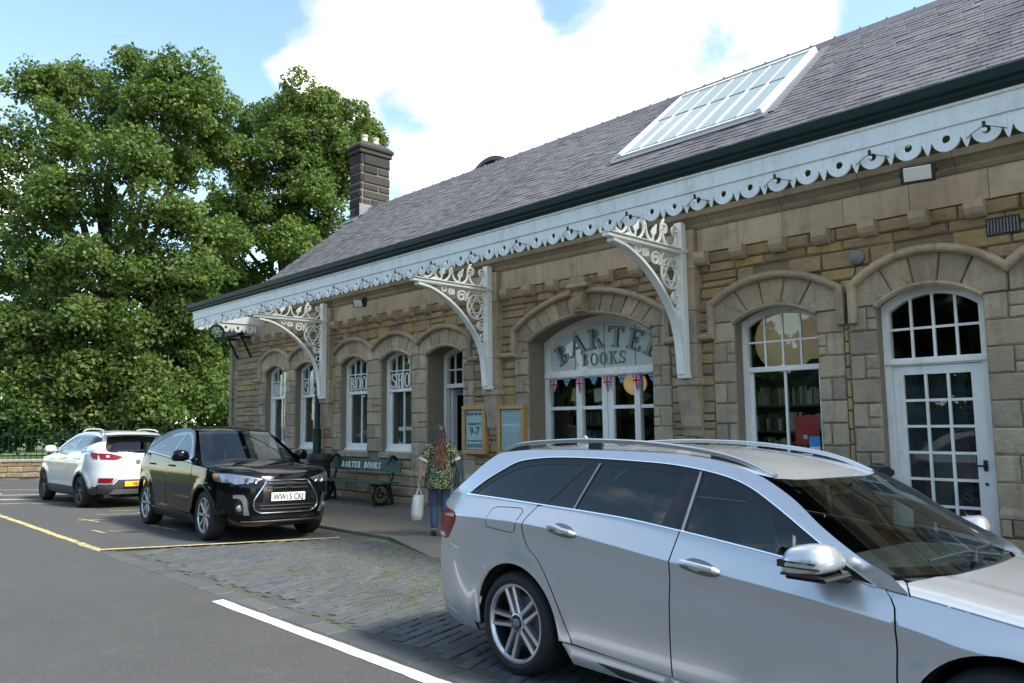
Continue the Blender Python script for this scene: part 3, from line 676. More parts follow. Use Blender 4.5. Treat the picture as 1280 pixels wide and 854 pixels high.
# vent grille, alarm bell
vg = MB(); vg.box(-2.26, -.03, 3.60, -1.94, .0, 3.80, .004)
vgo = vg.build('vent_grille', 'black_iron', bld)
mat('grey_metal', (.16, .18, .20), .55, .2, nz=((20, .15),))
for k in range(10): MB().box(-2.245+.0305*k, -.042, 3.62, -2.230+.0305*k, -.031, 3.78, .003).build('vent_bar', 'grey_metal', vgo)
bb = MB(); bb.lathe([(.0, -.09), (.05, -.085), (.085, -.06), (.098, -.02), (.098, .0)], (-3.64, 0, 3.60), 'y', 18); bb.build('alarm_bell', 'grey_metal', bld)
MB().tube([(-3.66, -.02, 3.52), (-3.70, -.03, 3.35), (-3.79, -.05, 3.2), (-3.81, -.06, 2.8)], .008, 5).build('cable', 'black_plastic', bld)

# ------------------------------------------------------------------ windows and doors
def pane_poly(x0, x1, z0, z1, o=None, inset=0.):
    """rectangle, or with its top following the arch when z1 is None"""
    if z1 is not None: return [(x0, z0), (x1, z0), (x1, z1), (x0, z1)]
    n = 6; return [(x0, z0), (x1, z0)]+[(x1+(x0-x1)*i/n, archz(x1+(x0-x1)*i/n, o.c, o.h+.001, o.sp, o.ri)-inset) for i in range(n+1)]
def frame_outline(o, ins, z0, n=16): return [(o.c-o.h+ins, z0), (o.c+o.h-ins, z0)]+[(x, z) for x, z in segarc(o.c, o.h-ins, o.sp-ins*.9, o.ri*(1-ins/o.h*.9), n)][::-1]
def ymk(u, v, t): return (u, t, v)
def add_pane(win, poly, y, m='window_glass'):
    return MB().prism(poly, 'y', y, y+.004).build('pane', m, win)
def bars(win, segs, y, w=.024, d=.035):
    for (x0, z0, x1, z1) in segs:
        if abs(x1-x0) < 1e-6: MB().box(x0-w/2, y-d/2, z0, x0+w/2, y+d/2, z1).build('glazing_bar', 'white_paint', win)
        else: MB().box(x0, y-d/2+.003, z0-w/2, x1, y+d/2-.003, z0+w/2).build('glazing_bar', 'white_paint', win)
mat('blind_cloth', (.14, .135, .12), .9, nz=((5, .2),))
def sash(o, letters=None, blind=True):
    y = o.rec; tr = 2.36 if o.n in ('w1', 'w2', 'w3', 'w4') else 2.33
    fr = plate(frame_outline(o, .004, o.z0), [frame_outline(o, .075, o.z0+.10)], ymk, y, y+.10)
    fr.box(o.c-o.h+.01, y-.045, o.z0-.004, o.c+o.h-.01, y+.01, o.z0+.055, .008)
    w = fr.build('window', 'white_paint', bld); L, Rr = o.c-o.h+.075, o.c+o.h-.075
    MB().box(L+.001, y+.015, tr-.035, Rr-.001, y+.075, tr+.035, .006).build('meeting_rail', 'white_paint', w)
    for x in (L, Rr-.045): MB().box(x+.001, y+.055, o.z0+.101, x+.044, y+.095, tr-.036).build('sash_stile', 'white_paint', w)
    MB().box(L+.046, y+.055, o.z0+.101, Rr-.046, y+.095, o.z0+.165).build('sash_rail', 'white_paint', w)
    yu, yl = y+.045, y+.075; row = 2.775 if o.n != 'w5' else 2.70; q = (Rr-L)/4
    top = archz(o.c, o.c, o.h, o.sp, o.ri)-.07
    bars(w, [(L+q*k, tr+.036, L+q*k, archz(L+q*k, o.c, o.h, o.sp, o.ri)-.072) for k in (1, 2, 3)], yu); bars(w, [(L+.001, row, Rr-.001, row)], yu)
    bars(w, [(o.c, o.z0+.166, o.c, tr-.036)], yl, .032)
    for k in range(4):
        add_pane(w, pane_poly(L+q*k+.012, L+q*(k+1)-.012, tr+.036, row-.012), yu); add_pane(w, pane_poly(L+q*k+.012, L+q*(k+1)-.012, row+.012, None, o, .07), yu)
    add_pane(w, pane_poly(L+.045, o.c-.016, o.z0+.166, tr-.036), yl); add_pane(w, pane_poly(o.c+.016, Rr-.045, o.z0+.166, tr-.036), yl)
    if letters:
        for k, ch in enumerate(letters):
            add_back = MB().box(L+q*k+.013, yu+.006, tr+.037, L+q*(k+1)-.013, yu+.012, row-.013).build('letter_panel', 'lettering_dark', w)
            x0 = L+q*k+.03; h = .31; wd = glyph(ch)[0]; sx = (q-.05)/(wd*h)
            glyph_mb(ch, h, lambda u, v, d: (x0+u*sx, yu-.003-d, tr+.055+v), 0, .003, .2, .09)[1].build('letter', 'lettering_white', w)
    if blind:
        n = 48; V = []
        for i in range(n+1):
            x = L+(Rr-L)*i/n; V += [(x, y+.28+.018*math.sin(i*1.9), o.z0+.1), (x, y+.28+.018*math.sin(i*1.9), 3.15)]
        mb = MB(); mb.add(V, [(2*i, 2*i+2, 2*i+3, 2*i+1) for i in range(n)], True); mb.build('curtain', 'blind_cloth', w, fix=False)
    return w
sash(O['w1'], 'BOOK'); sash(O['w2'], 'SHOP'); sash(O['w3'], 'BOOK'); sash(O['w4'], 'SHOP'); sash(O['w5'], None, False); sash(O['w6'], None, True)
# the glazed door with its fanlight
o = O['d2']; y = o.rec; tr = 2.31
fr = plate(frame_outline(o, .004, .06), [frame_outline(o, .085, tr+.045), [(o.c-o.h+.085, .07), (o.c+o.h-.085, .07), (o.c+o.h-.085, tr-.045), (o.c-o.h+.085, tr-.045)]], ymk, y, y+.11)
fr.box(o.c-o.h+.006, y-.025, tr-.03, o.c+o.h-.006, y+.02, tr+.03, .006)
dw = fr.build('door_frame', 'white_paint', bld); L, Rr = o.c-o.h+.085, o.c+o.h-.085; q = (Rr-L)/4; yu = y+.05
bars(dw, [(L+q*k, tr+.046, L+q*k, archz(L+q*k, o.c, o.h, o.sp, o.ri)-.084) for k in (1, 2, 3)], yu, .028); bars(dw, [(L+.001, 2.70, Rr-.001, 2.70)], yu, .028)
for k in range(4): add_pane(dw, pane_poly(L+q*k+.014, L+q*(k+1)-.014, tr+.046, 2.686), yu); add_pane(dw, pane_poly(L+q*k+.014, L+q*(k+1)-.014, 2.714, None, o, .08), yu)
gx0, gx1, gz0, gz1 = L+.115, Rr-.125, .36, tr-.15; rows = 6; cols = 3
door = plate([(L+.004, .075), (Rr-.004, .075), (Rr-.004, tr-.05), (L+.004, tr-.05)], [[(gx0, gz0), (gx1, gz0), (gx1, gz1), (gx0, gz1)]], ymk, y+.03, y+.08).build('door', 'white_paint', bld)
rh = (gz1-gz0)/rows; cw = (gx1-gx0)/cols
bars(door, [(gx0+cw*k, gz0, gx0+cw*k, gz1) for k in (1, 2)], y+.055, .03); bars(door, [(gx0+.001, gz0+rh*k, gx1-.001, gz0+rh*k) for k in range(1, rows)], y+.055, .03)
for i in range(cols):
    for j in range(rows): add_pane(door, pane_poly(gx0+cw*i+.015, gx0+cw*(i+1)-.015, gz0+rh*j+.015, gz0+rh*(j+1)-.015), y+.053)
hd = MB(); hd.tube([(Rr-.045, y+.03, 1.13), (Rr-.045, y-.03, 1.13), (Rr-.15, y-.035, 1.125)], .011, 8); hd.box(Rr-.065, y+.012, 1.07, Rr-.025, y+.03, 1.19, .005); hd.build('handle', 'black_iron', door)
hd = MB(); hd.lathe([(.017, 0), (.017, .02)], (Rr-.045, y+.012, .93), 'y', 10); hd.build('lock', 'black_iron', door)
ms = MB()
for i in range(46): ms.box(gx0+i*.0138, y+.085, gz0, gx0+i*.0138+.0016, y+.087, gz1)
for i in range(120): ms.box(gx0, y+.0875, gz0+i*.0138, gx1, y+.089, gz0+i*.0138+.0016)
tag(ms.build('wire_mesh', 'grey_metal', door), kind='stuff')
# the open entrance: frame, fanlight, dark passage, door leaf swung inwards
o = O['d1']; y = o.rec; tr = 2.40
fr = plate(frame_outline(o, .004, .09), [frame_outline(o, .085, tr+.04), [(o.c-o.h+.085, .095), (o.c+o.h-.085, .095), (o.c+o.h-.085, tr-.04), (o.c-o.h+.085, tr-.04)]], ymk, y, y+.11)
dw = fr.build('door_frame', 'white_paint', bld); L, Rr = o.c-o.h+.085, o.c+o.h-.085; q = (Rr-L)/4
bars(dw, [(L+q*k, tr+.041, L+q*k, archz(L+q*k, o.c, o.h, o.sp, o.ri)-.084) for k in (1, 2, 3)], y+.05, .026); bars(dw, [(L+.001, 2.72, Rr-.001, 2.72)], y+.05, .026)
for k in range(4): add_pane(dw, pane_poly(L+q*k+.013, L+q*(k+1)-.013, tr+.041, 2.707), y+.05); add_pane(dw, pane_poly(L+q*k+.013, L+q*(k+1)-.013, 2.733, None, o, .08), y+.05)
lf = plate([(0, .1), (.9, .1), (.9, tr-.05), (0, tr-.05)], [[(.12, 1.1), (.78, 1.1), (.78, tr-.18), (.12, tr-.18)]], lambda u, v, t: (L+.01+t, y+.12+u, v), 0, .045).build('door', 'white_paint', bld)
MB().box(L+.03, y+.241, 1.101, L+.034, y+.899, tr-.181).build('pane', 'window_glass', lf)
# the big shop opening: lettered fanlight over glazed doors and sidelights
o = O['big']; y = o.rec; tr = 2.46
fr = plate(frame_outline(o, .004, .08, 26), [frame_outline(o, .10, tr+.07, 26), [(o.c-o.h+.10, .085), (o.c+o.h-.10, .085), (o.c+o.h-.10, tr-.07), (o.c-o.h+.10, tr-.07)]], ymk, y, y+.12)
fr.box(o.c-o.h+.01, y-.03, tr-.05, o.c+o.h-.01, y+.02, tr+.02, .008)
sw = fr.build('shop_front', 'white_paint', bld); L, Rr = o.c-o.h+.10, o.c+o.h-.10; yu = y+.05
fx = [L, -8.62, -7.98, -7.35, Rr]
for a, b in zip(fx, fx[1:]): add_pane(sw, pane_poly(a+.004, b-.004, tr+.07, None, o, .095), yu, 'fanlight_glass')
for x in fx[1:-1]: MB().box(x-.007, yu-.006, tr+.071, x+.007, yu+.004, archz(x, o.c, o.h, o.sp, o.ri)-.096).build('lead_bar', 'lead', sw)
# uprights: sidelight posts and the meeting stiles
for (a, b, d0, d1) in ((-8.57, -8.45, 0, .1), (-8.02, -7.91, .01, .08), (-7.90, -7.79, .012, .082), (-7.36, -7.25, 0, .1)): MB().box(a, y+d0, .085, b, y+d1, tr-.071, .004).build('stile', 'white_paint', sw)
cells = [(L, -8.57), (-8.45, -8.02), (-7.79, -7.36), (-7.25, Rr)]
for a, b in cells:
    MB().box(a+.001, y+.02, 1.86, b-.001, y+.075, 1.915).build('glazing_bar', 'white_paint', sw); MB().box(a+.001, y+.02, .086, b-.001, y+.075, .62).build('panel', 'white_paint', sw)
    for z0_, z1_ in ((.621, 1.859), (1.916, tr-.072)): add_pane(sw, pane_poly(a+.001, b-.001, z0_, z1_), y+.045)
# arched BARTER over straight BOOKS
def arch_word(word, cx, cz, rad, h, a0, a1, yb):
    ws = [glyph(c)[0]*h for c in word]; tot = sum(ws)+.028*(len(word)-1); sc = (a1-a0)*rad/tot; s_ = 0
    for ch, wd in zip(word, ws):
        a = a0+(s_+wd/2)*sc/rad; s_ += wd+(.0 if ch in 'B' else .03)
        px, pz = cx+rad*math.sin(a), cz+rad*math.cos(a); ca, sa = math.cos(a), math.sin(a)
        def mk(u, v, d, wd=wd, px=px, pz=pz, ca=ca, sa=sa): uu = (u-wd/2)*sc; return (px+uu*ca+v*sa, yb-d, pz-uu*sa+v*ca)
        glyph_mb(ch, h, mk, 0, .002, .24, .12)[1].build('letter', 'lettering_dark', sw)
        def mk2(u, v, d, mk=mk): return mk(u+.004, v*.94+.008, d+.0035)
        glyph_mb(ch, h, mk2, 0, .002, .15, .055)[1].build('letter', 'lettering_grey', sw)
arch_word('BARTER', -7.96, .95, 1.92, .34, -.545, .60, yu-.008)
ws = [glyph(c)[0]*.21 for c in 'BOOKS']; x = -8.46
for ch, wd in zip('BOOKS', ws):
    glyph_mb(ch, .21, lambda u, v, d, x=x: (x+u, yu-.008-d, 2.585+v), 0, .002, .22, .11)[1].build('letter', 'lettering_dark', sw)
    glyph_mb(ch, .21, lambda u, v, d, x=x: (x+u+.003, yu-.0115-d, 2.589+v*.95), 0, .002, .13, .05)[1].build('letter', 'lettering_grey', sw); x += wd+.02
# ------------------------------------------------------------------ roof, skylight, chimney
RS = .814; RZ = 5.07; RIDGE = 4.35; SLOPE = Vector((0, 1, RS)).normalized(); RN = Vector((0, -RS, 1)).normalized(); EAVE = -.35
def rp(x, y, off=0.): return Vector((x, y, RZ+RS*y))+RN*off
rf = MB(); rf.add([rp(XL-.12, EAVE), rp(XR, EAVE), rp(XR, RIDGE), rp(XL-.12, RIDGE), (XR, 2*RIDGE-EAVE, RZ+RS*EAVE), (XL-.12, 2*RIDGE-EAVE, RZ+RS*EAVE)], [(0, 1, 2, 3), (3, 2, 4, 5)])
rfo = rf.build('roof', 'lead', bld, fix=False)
SLW, GA = .245, .158; SL = []
n_r = int((RIDGE-EAVE)*math.sqrt(1+RS*RS)/GA)+1
for r_ in range(n_r):
    x = XL-.14+(SLW/2 if r_ % 2 else 0)
    while x < XR: w = SLW*rs.uniform(.96, 1.04); SL.append((x, EAVE-.03+r_*GA/math.sqrt(1+RS*RS), w)); x += w
def slate_vf(x, y, w, r):
    t = r.uniform(.007, .012); L_ = .235; a = r.uniform(-.006, .006); p = rp(x, y+a, .012+r.uniform(0, .005)); up = SLOPE*L_-RN*.012; g = .0055; sk = r.uniform(-.004, .004)
    c0, c1 = p+Vector((g, sk*.7, sk)), p+Vector((w-g, 0, 0)); q = [c0, c1, c1+up, c0+up]
    V = [v+RN*t for v in q]+q; return V, [(0, 1, 2, 3), (4, 5, 1, 0), (5, 6, 2, 1), (7, 4, 0, 3)]
SLR = []
for i, (x, y, w) in enumerate(SL):
    p = rp(x+w/2, y+.08); s_ = score(p.x, p.z, p.y+WALLY)
    if s_ and y > 1.0 and p.x > -5.3: SLR.append((s_, i))
nearS = set(i for _, i in sorted(SLR)[:300]); rest = MB()
for i, (x, y, w) in enumerate(SL):
    V, Fs = slate_vf(x, y, w, rs)
    if i in nearS: MB().add(V, Fs).build('slate', 'slate', rfo, fix=False)
    else: rest.add(V, Fs)
tag(rest.build('slate', 'slate', rfo, fix=False), kind='stuff')
x = XL-.15
while x < XR:
    w = .46; mb = MB(); mb.prism([(RIDGE-.20, RZ+RS*(RIDGE-.20)+.02), (RIDGE-.03, RZ+RS*RIDGE+.06), (RIDGE+.03, RZ+RS*RIDGE+.06), (RIDGE+.20, RZ+RS*(RIDGE-.20)+.02), (RIDGE, RZ+RS*RIDGE-.06)], 'x', x+.002, x+w-.002)
    if rs.random() < .999: mb.lathe([(.045, -.01), (.045, .012)], (x+.01, RIDGE, RZ+RS*RIDGE+.055), 'x', 8)
    mb.build('ridge_tile', 'slate', rfo); x += w
# skylight: raised frame, seven by two panes
sx0, sx1, sy0, sy1 = -8.62, -5.68, 1.86, 3.98
def rbox(mb, x0, x1, y0_, y1_, o0, o1):
    P = [rp(x0, y0_, o0), rp(x1, y0_, o0), rp(x1, y1_, o0), rp(x0, y1_, o0), rp(x0, y0_, o1), rp(x1, y0_, o1), rp(x1, y1_, o1), rp(x0, y1_, o1)]
    return mb.add(P, [(0, 3, 2, 1), (4, 5, 6, 7), (0, 1, 5, 4), (1, 2, 6, 5), (2, 3, 7, 6), (3, 0, 4, 7)])
fr = MB(); rbox(fr, sx0+.02, sx0+.09, sy0-.05, sy1+.05, -.02, .115); rbox(fr, sx1-.09, sx1-.02, sy0-.05, sy1+.05, -.02, .125); rbox(fr, sx0+.091, sx1-.091, sy1-.01, sy1+.05, -.02, .12); rbox(fr, sx0+.091, sx1-.091, sy0-.05, sy0+.01, -.02, .07)
sko = fr.build('skylight', 'white_paint', bld); nc = 7; cw = (sx1-sx0-.18)/nc; ym = (sy0+sy1)/2+.1
for k in range(1, nc): rbox(MB(), sx0+.09+cw*k-.011, sx0+.09+cw*k+.011, sy0+.011, sy1-.011, .06, .100).build('skylight_bar', 'white_paint', sko)
for k in range(nc):
    for a, b, e in ((sy0-.02, ym+.03, .075), (ym, sy1-.015, .088)): rbox(MB(), sx0+.09+cw*k+.016, sx0+.09+cw*(k+1)-.016, a if a > sy0 else sy0+.012, b, e, e+.006).build('pane', 'skylight_glass', sko)
rbox(MB(), sx0-.1, sx1+.1, sy0-.22, sy0-.055, .03, .045).build('flashing', 'lead', sko)
for k in (0, 1): rbox(MB(), (sx0-.20, sx1+.025)[k], (sx0-.025, sx1+.20)[k], sy0-.1, sy1+.1, .028, .042).build('flashing', 'lead', sko)
# chimney stack at the gable end
cx0, cx1, cy0, cy1 = -21.50, -20.83, 4.02, 5.20
ch = MB(); ch.box(cx0+.03, cy0+.03, 7.3, cx1-.03, cy1-.03, 10.5); cho = ch.build('chimney', 'chimney_mortar', bld)
z = 7.5; k = 0
def cstone(a, b, c, d, e, f_):
    j = lambda: rs.uniform(-.014, .014)
    MB().box(a+.002+j(), b+.004+j(), c+.014+j()*.5, d+.008+j(), e-.013+j()*.5, f_-.014+j()*.5, rs.uniform(.025, .05)).build('stone', 'black_stone', cho)
while z < 10.5:
    h = rs.uniform(.22, .34); e = min(z+h, 10.52); 
    if 10.52-e < .15: e = 10.52
    m1 = rs.uniform(.3, .65); t = .12
    yc = cy0+(cy1-cy0)*m1; y2 = cy0+(cy1-cy0)*min(.85, m1+.3)
    if k % 2: cstone(cx0, cy0, z, cx1, cy0+t, e); cstone(cx1-t, cy0+t, z, cx1, yc, e); cstone(cx1-t, yc, z, cx1, cy1, e)
    else: xm = cx0+(cx1-cx0)*rs.uniform(.35, .65); cstone(cx0, cy0, z, xm, cy0+t, e); cstone(xm, cy0, z, cx1, cy0+t, e); cstone(cx1-t, cy0+t, z, cx1, cy1, e)
    cstone(cx0, cy0+t, z, cx0+t, cy1, e); z = e; k += 1
cp = MB(); cp.box(cx0-.05, cy0-.05, 10.52, cx1+.05, cy1+.05, 10.66, .02); a, b, c, d = cx0-.10, cx1+.10, cy0-.10, cy1+.10
cp.box(a, c, 10.66, b, d, 10.80, .03); V = [(a+.03, c+.03, 10.80), (b-.03, c+.03, 10.80), (b-.03, d-.03, 10.80), (a+.03, d-.03, 10.80), (a+.2, c+.24, 10.98), (b-.2, c+.24, 10.98), (b-.2, d-.24, 10.98), (a+.2, d-.24, 10.98)]
cp.add(V, [(0, 1, 5, 4), (1, 2, 6, 5), (2, 3, 7, 6), (3, 0, 4, 7), (4, 5, 6, 7)]); cp.build('chimney_cap', 'black_stone', cho)
mat('clay_pot', (.55, .47, .36), .85, nz=((9, .2),), stain=((8, .5, .7, (.25, .2, .15), .5),))
for yy in (cy0+.36, cy0+.80): MB().lathe([(.13, 0), (.125, .06), (.105, .10), (.10, .24), (.125, .26), (.125, .31), (.085, .31), (.08, .1)], (-21.165, yy, 10.94), 'z', 16, cap=False).build('chimney_pot', 'clay_pot', cho)
fl = MB()
for x0_, x1_, yy0, yy1 in ((cx1, cx1+.16, cy0-.15, RIDGE), (cx0-.05, cx1+.16, cy0-.32, cy0)): rbox(fl, x0_, x1_, yy0, yy1, .03, .05)
fl.box(cx1+.002, cy0-.03, 8.1, cx1+.012, cy1, 8.80); fl.build('flashing', 'lead', cho)
# arched gable top of the train shed, showing over the ridge
dm = MB(); A = arc(-15.65, 8.10, 1.02, R(8), R(172), 20)
dm.prism(A+[(-16.66, 7.4), (-14.64, 7.4)], 'y', 5.1, 5.5); dmo = dm.build('shed_gable', 'black_stone', bld)
MB().sweep([(x, 5.08, z) for x, z in arc(-15.65, 8.10, 1.06, R(2), R(178), 24)], [(-.06, -.1), (.06, -.1), (.06, .12), (-.06, .12)], up=(0, -1, 0)).build('coping', 'slate', dmo)
for k in range(7): MB().sweep([(x, 5.09, z) for x, z in arc(-15.65, 8.10, .84, R(20+k*20.4), R(38.5+k*20.4), 4)], [(-.12, -.02), (.12, -.02), (.12, .06), (-.12, .06)], up=(0, -1, 0)).build('stone', 'black_stone', dmo)

# ------------------------------------------------------------------ canopy
FY = -1.94; CX0 = -19.05
can = thing('canopy', 'long white timber canopy with scalloped valance and dark green gutter', 'canopy', (0, WALLY, 0))
# boards
x = CX0
while x < XR:
    e = min(x+rs.uniform(2.6, 3.4), XR); MB().box(x+.002, FY, 4.272, e-.002, FY+.035, 4.470).build('fascia_board', 'white_paint', can); x = e
MB().box(CX0-.01, FY-.014, 4.262, XR, FY-.001, 4.290, .005).build('moulding', 'white_paint', can)
MB().box(CX0-.01, FY-.022, 4.440, XR, FY-.001, 4.468, .005).build('moulding', 'white_paint', can)
MB().prism([(FY-.02, 4.470), (FY-.05, 4.478), (FY-.075, 4.50), (FY-.08, 4.53), (FY-.115, 4.55), (FY-.125, 4.635), (FY-.105, 4.650), (FY+.02, 4.648), (FY+.05, 4.47)], 'x', CX0-.10, XR).build('gutter', 'green_paint', can)
# glazed canopy roof on slim bars
x = CX0+.02; gp = .62
def cz_(y): return 4.60+.10*(y-FY)
while x < XR:
    e = min(x+gp, XR); MB().add([(x+.022, FY+.05, cz_(FY)), (e-.022, FY+.05, cz_(FY)), (e-.022, -.3, cz_(-.3)), (x+.022, -.3, cz_(-.3))], [(0, 1, 2, 3)]).build('roof_pane', 'canopy_glass', can, fix=False)
    MB().prism([(FY+.04, cz_(FY)-.05), (FY+.04, cz_(FY)+.02), (-.28, cz_(-.28)+.02), (-.28, cz_(-.28)-.05)], 'x', x-.02, x+.02).build('roof_bar', 'white_paint', can); x += gp
# valance: one cut-out board per ring
RP = .322; RCZ = 4.158; RR = .115; HR = .037
def valance_unit():
    w = RP/2; pts = [(-w+.001, 4.262), (-w+.001, 4.045), (-w+.008, 4.058), (-.125, 4.142), (-.119, 4.150)]
    pts += arc(0, RCZ, RR, R(184), R(356), 22)
    pts += [(.119, 4.150), (.125, 4.142), (w-.008, 4.058), (w-.001, 4.045), (w-.001, 4.262)]
    # guard against crossing: keep points unique
    return plate(pts, [arc(0, RCZ, HR, 0, 2*PI, 14)[:-1]], lambda u, v, t: (u, t, v), 0, .024)
vme = valance_unit().mesh('valance_board'); vme.materials.append(MT['white_paint'])
x = -4.64
while x-RP > CX0+RP/2-.02: x -= RP
XV = []
while x < XR: XV.append(x); o_ = bpy.data.objects.new('valance_board', vme); link(o_, can); o_.location = (x, FY+.004, 0); x += RP
# return at the far end
MB().box(CX0+.001, FY+.036, 4.272, CX0+.034, -.05, 4.470).build('fascia_board', 'white_paint', can)
for k in range(5): o_ = bpy.data.objects.new('valance_board', vme); link(o_, can); o_.location = (CX0+.004, FY+.20+RP*k, 0); o_.rotation_euler = (0, 0, PI/2)
# --- cast-iron brackets: post, beam, arched rib, scrolls, star
def rib(mb, pts, w=.024, t=.03, closed=False): mb.sweep([(0, y, z) for y, z in pts], [(-w/2, -t/2), (w/2, -t/2), (w/2, t/2), (-w/2, t/2)], up=(1, 0, 0), closed=closed)
def spiral(cy, cz, r0, r1, a0, turns, n=26): return [(cy+(r0+(r1-r0)*i/n)*math.cos(a0+turns*2*PI*i/n), cz+(r0+(r1-r0)*i/n)*math.sin(a0+turns*2*PI*i/n)) for i in range(n+1)]
def bracket(px):
    b = bpy.data.objects.new('bracket', None); link(b, can); b.location = (px, 0, 0)
    MB().box(-.062, -.275, 2.26, .062, -.152, 4.46, .008).box(-.085, -.29, 4.02, .085, -.15, 4.08, .008).box(-.08, -.285, 2.24, .08, -.15, 2.30, .01).build('post', 'white_iron', b)
    m2 = MB(); m2.box(-.055, FY+.03, 4.0, .055, -.276, 4.055, .008); m2.box(-.075, FY+.03, 4.056, .075, -.276, 4.075, .005); m2.build('beam', 'white_iron', b)
    A = [(-.275, 2.30), (-.295, 2.55), (-.33, 2.80), (-.385, 2.98), (-.47, 3.15), (-.59, 3.31), (-.74, 3.47), (-.91, 3.62), (-1.10, 3.75), (-1.31, 3.86), (-1.56, 3.95), (-1.80, 3.985)]
    fa = smooth_interp([(i, p[0]) for i, p in enumerate(A)]); fb = smooth_interp([(i, p[1]) for i, p in enumerate(A)])
    AP = [(fa(i/4), fb(i/4)) for i in range(4*len(A)-3)]
    m3 = MB(); m3.sweep([(0, y, z) for y, z in AP], [(-.035, -.06), (.005, -.06), (.005, .06), (-.035, .06)], up=(1, 0, 0)); m3.build('arched_rib', 'white_iron', b)
    s = MB(); cy, cz, rr = -.475, 3.70, .215
    rib(s, arc(cy, cz, rr, 0, 2*PI, 28)[:-1], closed=True)
    for st in (0, PI/3): rib(s, [(cy+rr*.98*math.cos(PI/2+st+k*2*PI/3), cz+rr*.98*math.sin(PI/2+st+k*2*PI/3)) for k in range(3)], .02, .024+.004*(st > 0), closed=True)
    rib(s, spiral(-.83, 3.86, .115, .02, R(-40), 1.6)); rib(s, spiral(-1.07, 3.91, .07, .015, R(-40), 1.5)); rib(s, arc(-1.22, 3.945, .045, 0, 2*PI, 12)[:-1], .018, closed=True)
    rib(s, spiral(-.375, 3.36, .09, .02, R(100), 1.6)); rib(s, arc(-.335, 3.17, .055, R(60), R(330), 12), .02); rib(s, arc(-.31, 3.04, .03, 0, 2*PI, 10)[:-1], .016, closed=True)
    rib(s, [(-.30, 3.98), (-.36, 3.90), (-.40, 3.915)], .02); rib(s, [(-.29, 3.5), (-.32, 3.47), (-.36, 3.46)], .02); rib(s, [(-.64, 3.98), (-.69, 3.90), (-.67, 3.80)], .02)
    s.build('scrollwork', 'white_iron', b)
    u = MB(); z0, z1 = 4.078, 4.46
    rib(u, arc(-.48, 4.25, .165, R(-200), R(20), 22)); rib(u, spiral(-.345, 4.33, .075, .02, R(-90), -1.3)); rib(u, spiral(-.615, 4.33, .075, .02, R(-90), 1.3))
    for c0 in (-.86, -1.26):
        rib(u, arc(c0, 4.26, .175, R(-165), R(10), 18)); rib(u, [(c0+.17, 4.28), (c0+.19, 4.36), (c0+.25, 4.45)]); rib(u, [(c0-.17, 4.22), (c0-.20, 4.34), (c0-.26, 4.45)])
        u.prism([(c0-.02, 4.16), (c0+.06, 4.22), (c0+.075, 4.32), (c0-.0, 4.30), (c0-.06, 4.22)], 'x', -.008, .008); rib(u, [(c0-.03, 4.085), (c0-.0, 4.2), (c0+.07, 4.34)], .018)
    u.prism([(-1.52, 4.09), (-1.42, 4.14), (-1.34, 4.13), (-1.40, 4.08)], 'x', -.008, .008); rib(u, arc(-1.60, 4.25, .14, R(-150), R(20), 14))
    u.build('upper_scrollwork', 'white_iron', b)
for p in PIL: bracket(p)
# far end: dark green gallows bracket and hopper under the canopy end
g = MB(); g.box(-20.75, -.50, 4.06, -19.65, -.30, 4.34, .02); g.tube([(-20.6, -.35, 4.05), (-20.6, -.05, 3.5)], .03, 6); g.tube([(-19.8, -.35, 4.05), (-19.8, -.05, 3.5)], .03, 6); g.box(-20.64, -.3, 4.0, -20.56, 0, 4.06); g.box(-19.84, -.3, 4.0, -19.76, 0, 4.06)
g.build('end_bracket', 'green_paint', can)
MB().tube([(-20.86, -.1, 4.3), (-20.86, -.09, .1)], .045, 8).build('downpipe', 'dressed_stone', can)
dp = thing('downpipe', 'dark green cast-iron downpipe with collars beside the black bin', 'pipe', (-16.0, WALLY-.20, .07))
MB().lathe([(.095, 0), (.095, 1.40), (.062, 1.48), (.058, 4.25)], n=14).build('pipe', 'green_paint', dp)
for z in (1.44, 2.5, 3.4): MB().lathe([(.06, z-.06), (.092, z-.05), (.092, z+.05), (.06, z+.06)], n=14).build('collar', 'green_paint', dp)
# round hanging clock under the far end
mat('pale_green', (.20, .29, .26), .5, nz=((8, .15),))
hs = thing('hanging_roundel', 'round spoked green iron roundel hung below the far canopy end', 'roundel', (-19.0, WALLY-1.35, 4.0))
MB().lathe([(.165, -.03), (.20, -.03), (.21, 0), (.20, .03), (.165, .03), (.158, 0)], axis='x', n=28, cap=False).build('rim', 'green_paint', hs)
for k in range(6):
    a = k*PI/3+.2; MB().tube([(0, 0, 0), (0, .165*math.cos(a), .165*math.sin(a))], [.022, .012], 6).build('spoke', 'pale_green', hs)
MB().lathe([(.001, -.03), (.05, -.02), (.055, 0), (.05, .02), (.001, .03)], axis='x', n=16, cap=False).build('boss', 'pale_green', hs)
MB().lathe([(.10, -.012), (.118, -.012), (.118, .012), (.10, .012), (.10, -.012)], axis='x', n=20, cap=False).build('ring', 'pale_green', hs)
MB().tube([(0, 0, .20), (0, 0, .42)], .018, 8).build('hanger', 'green_paint', hs)
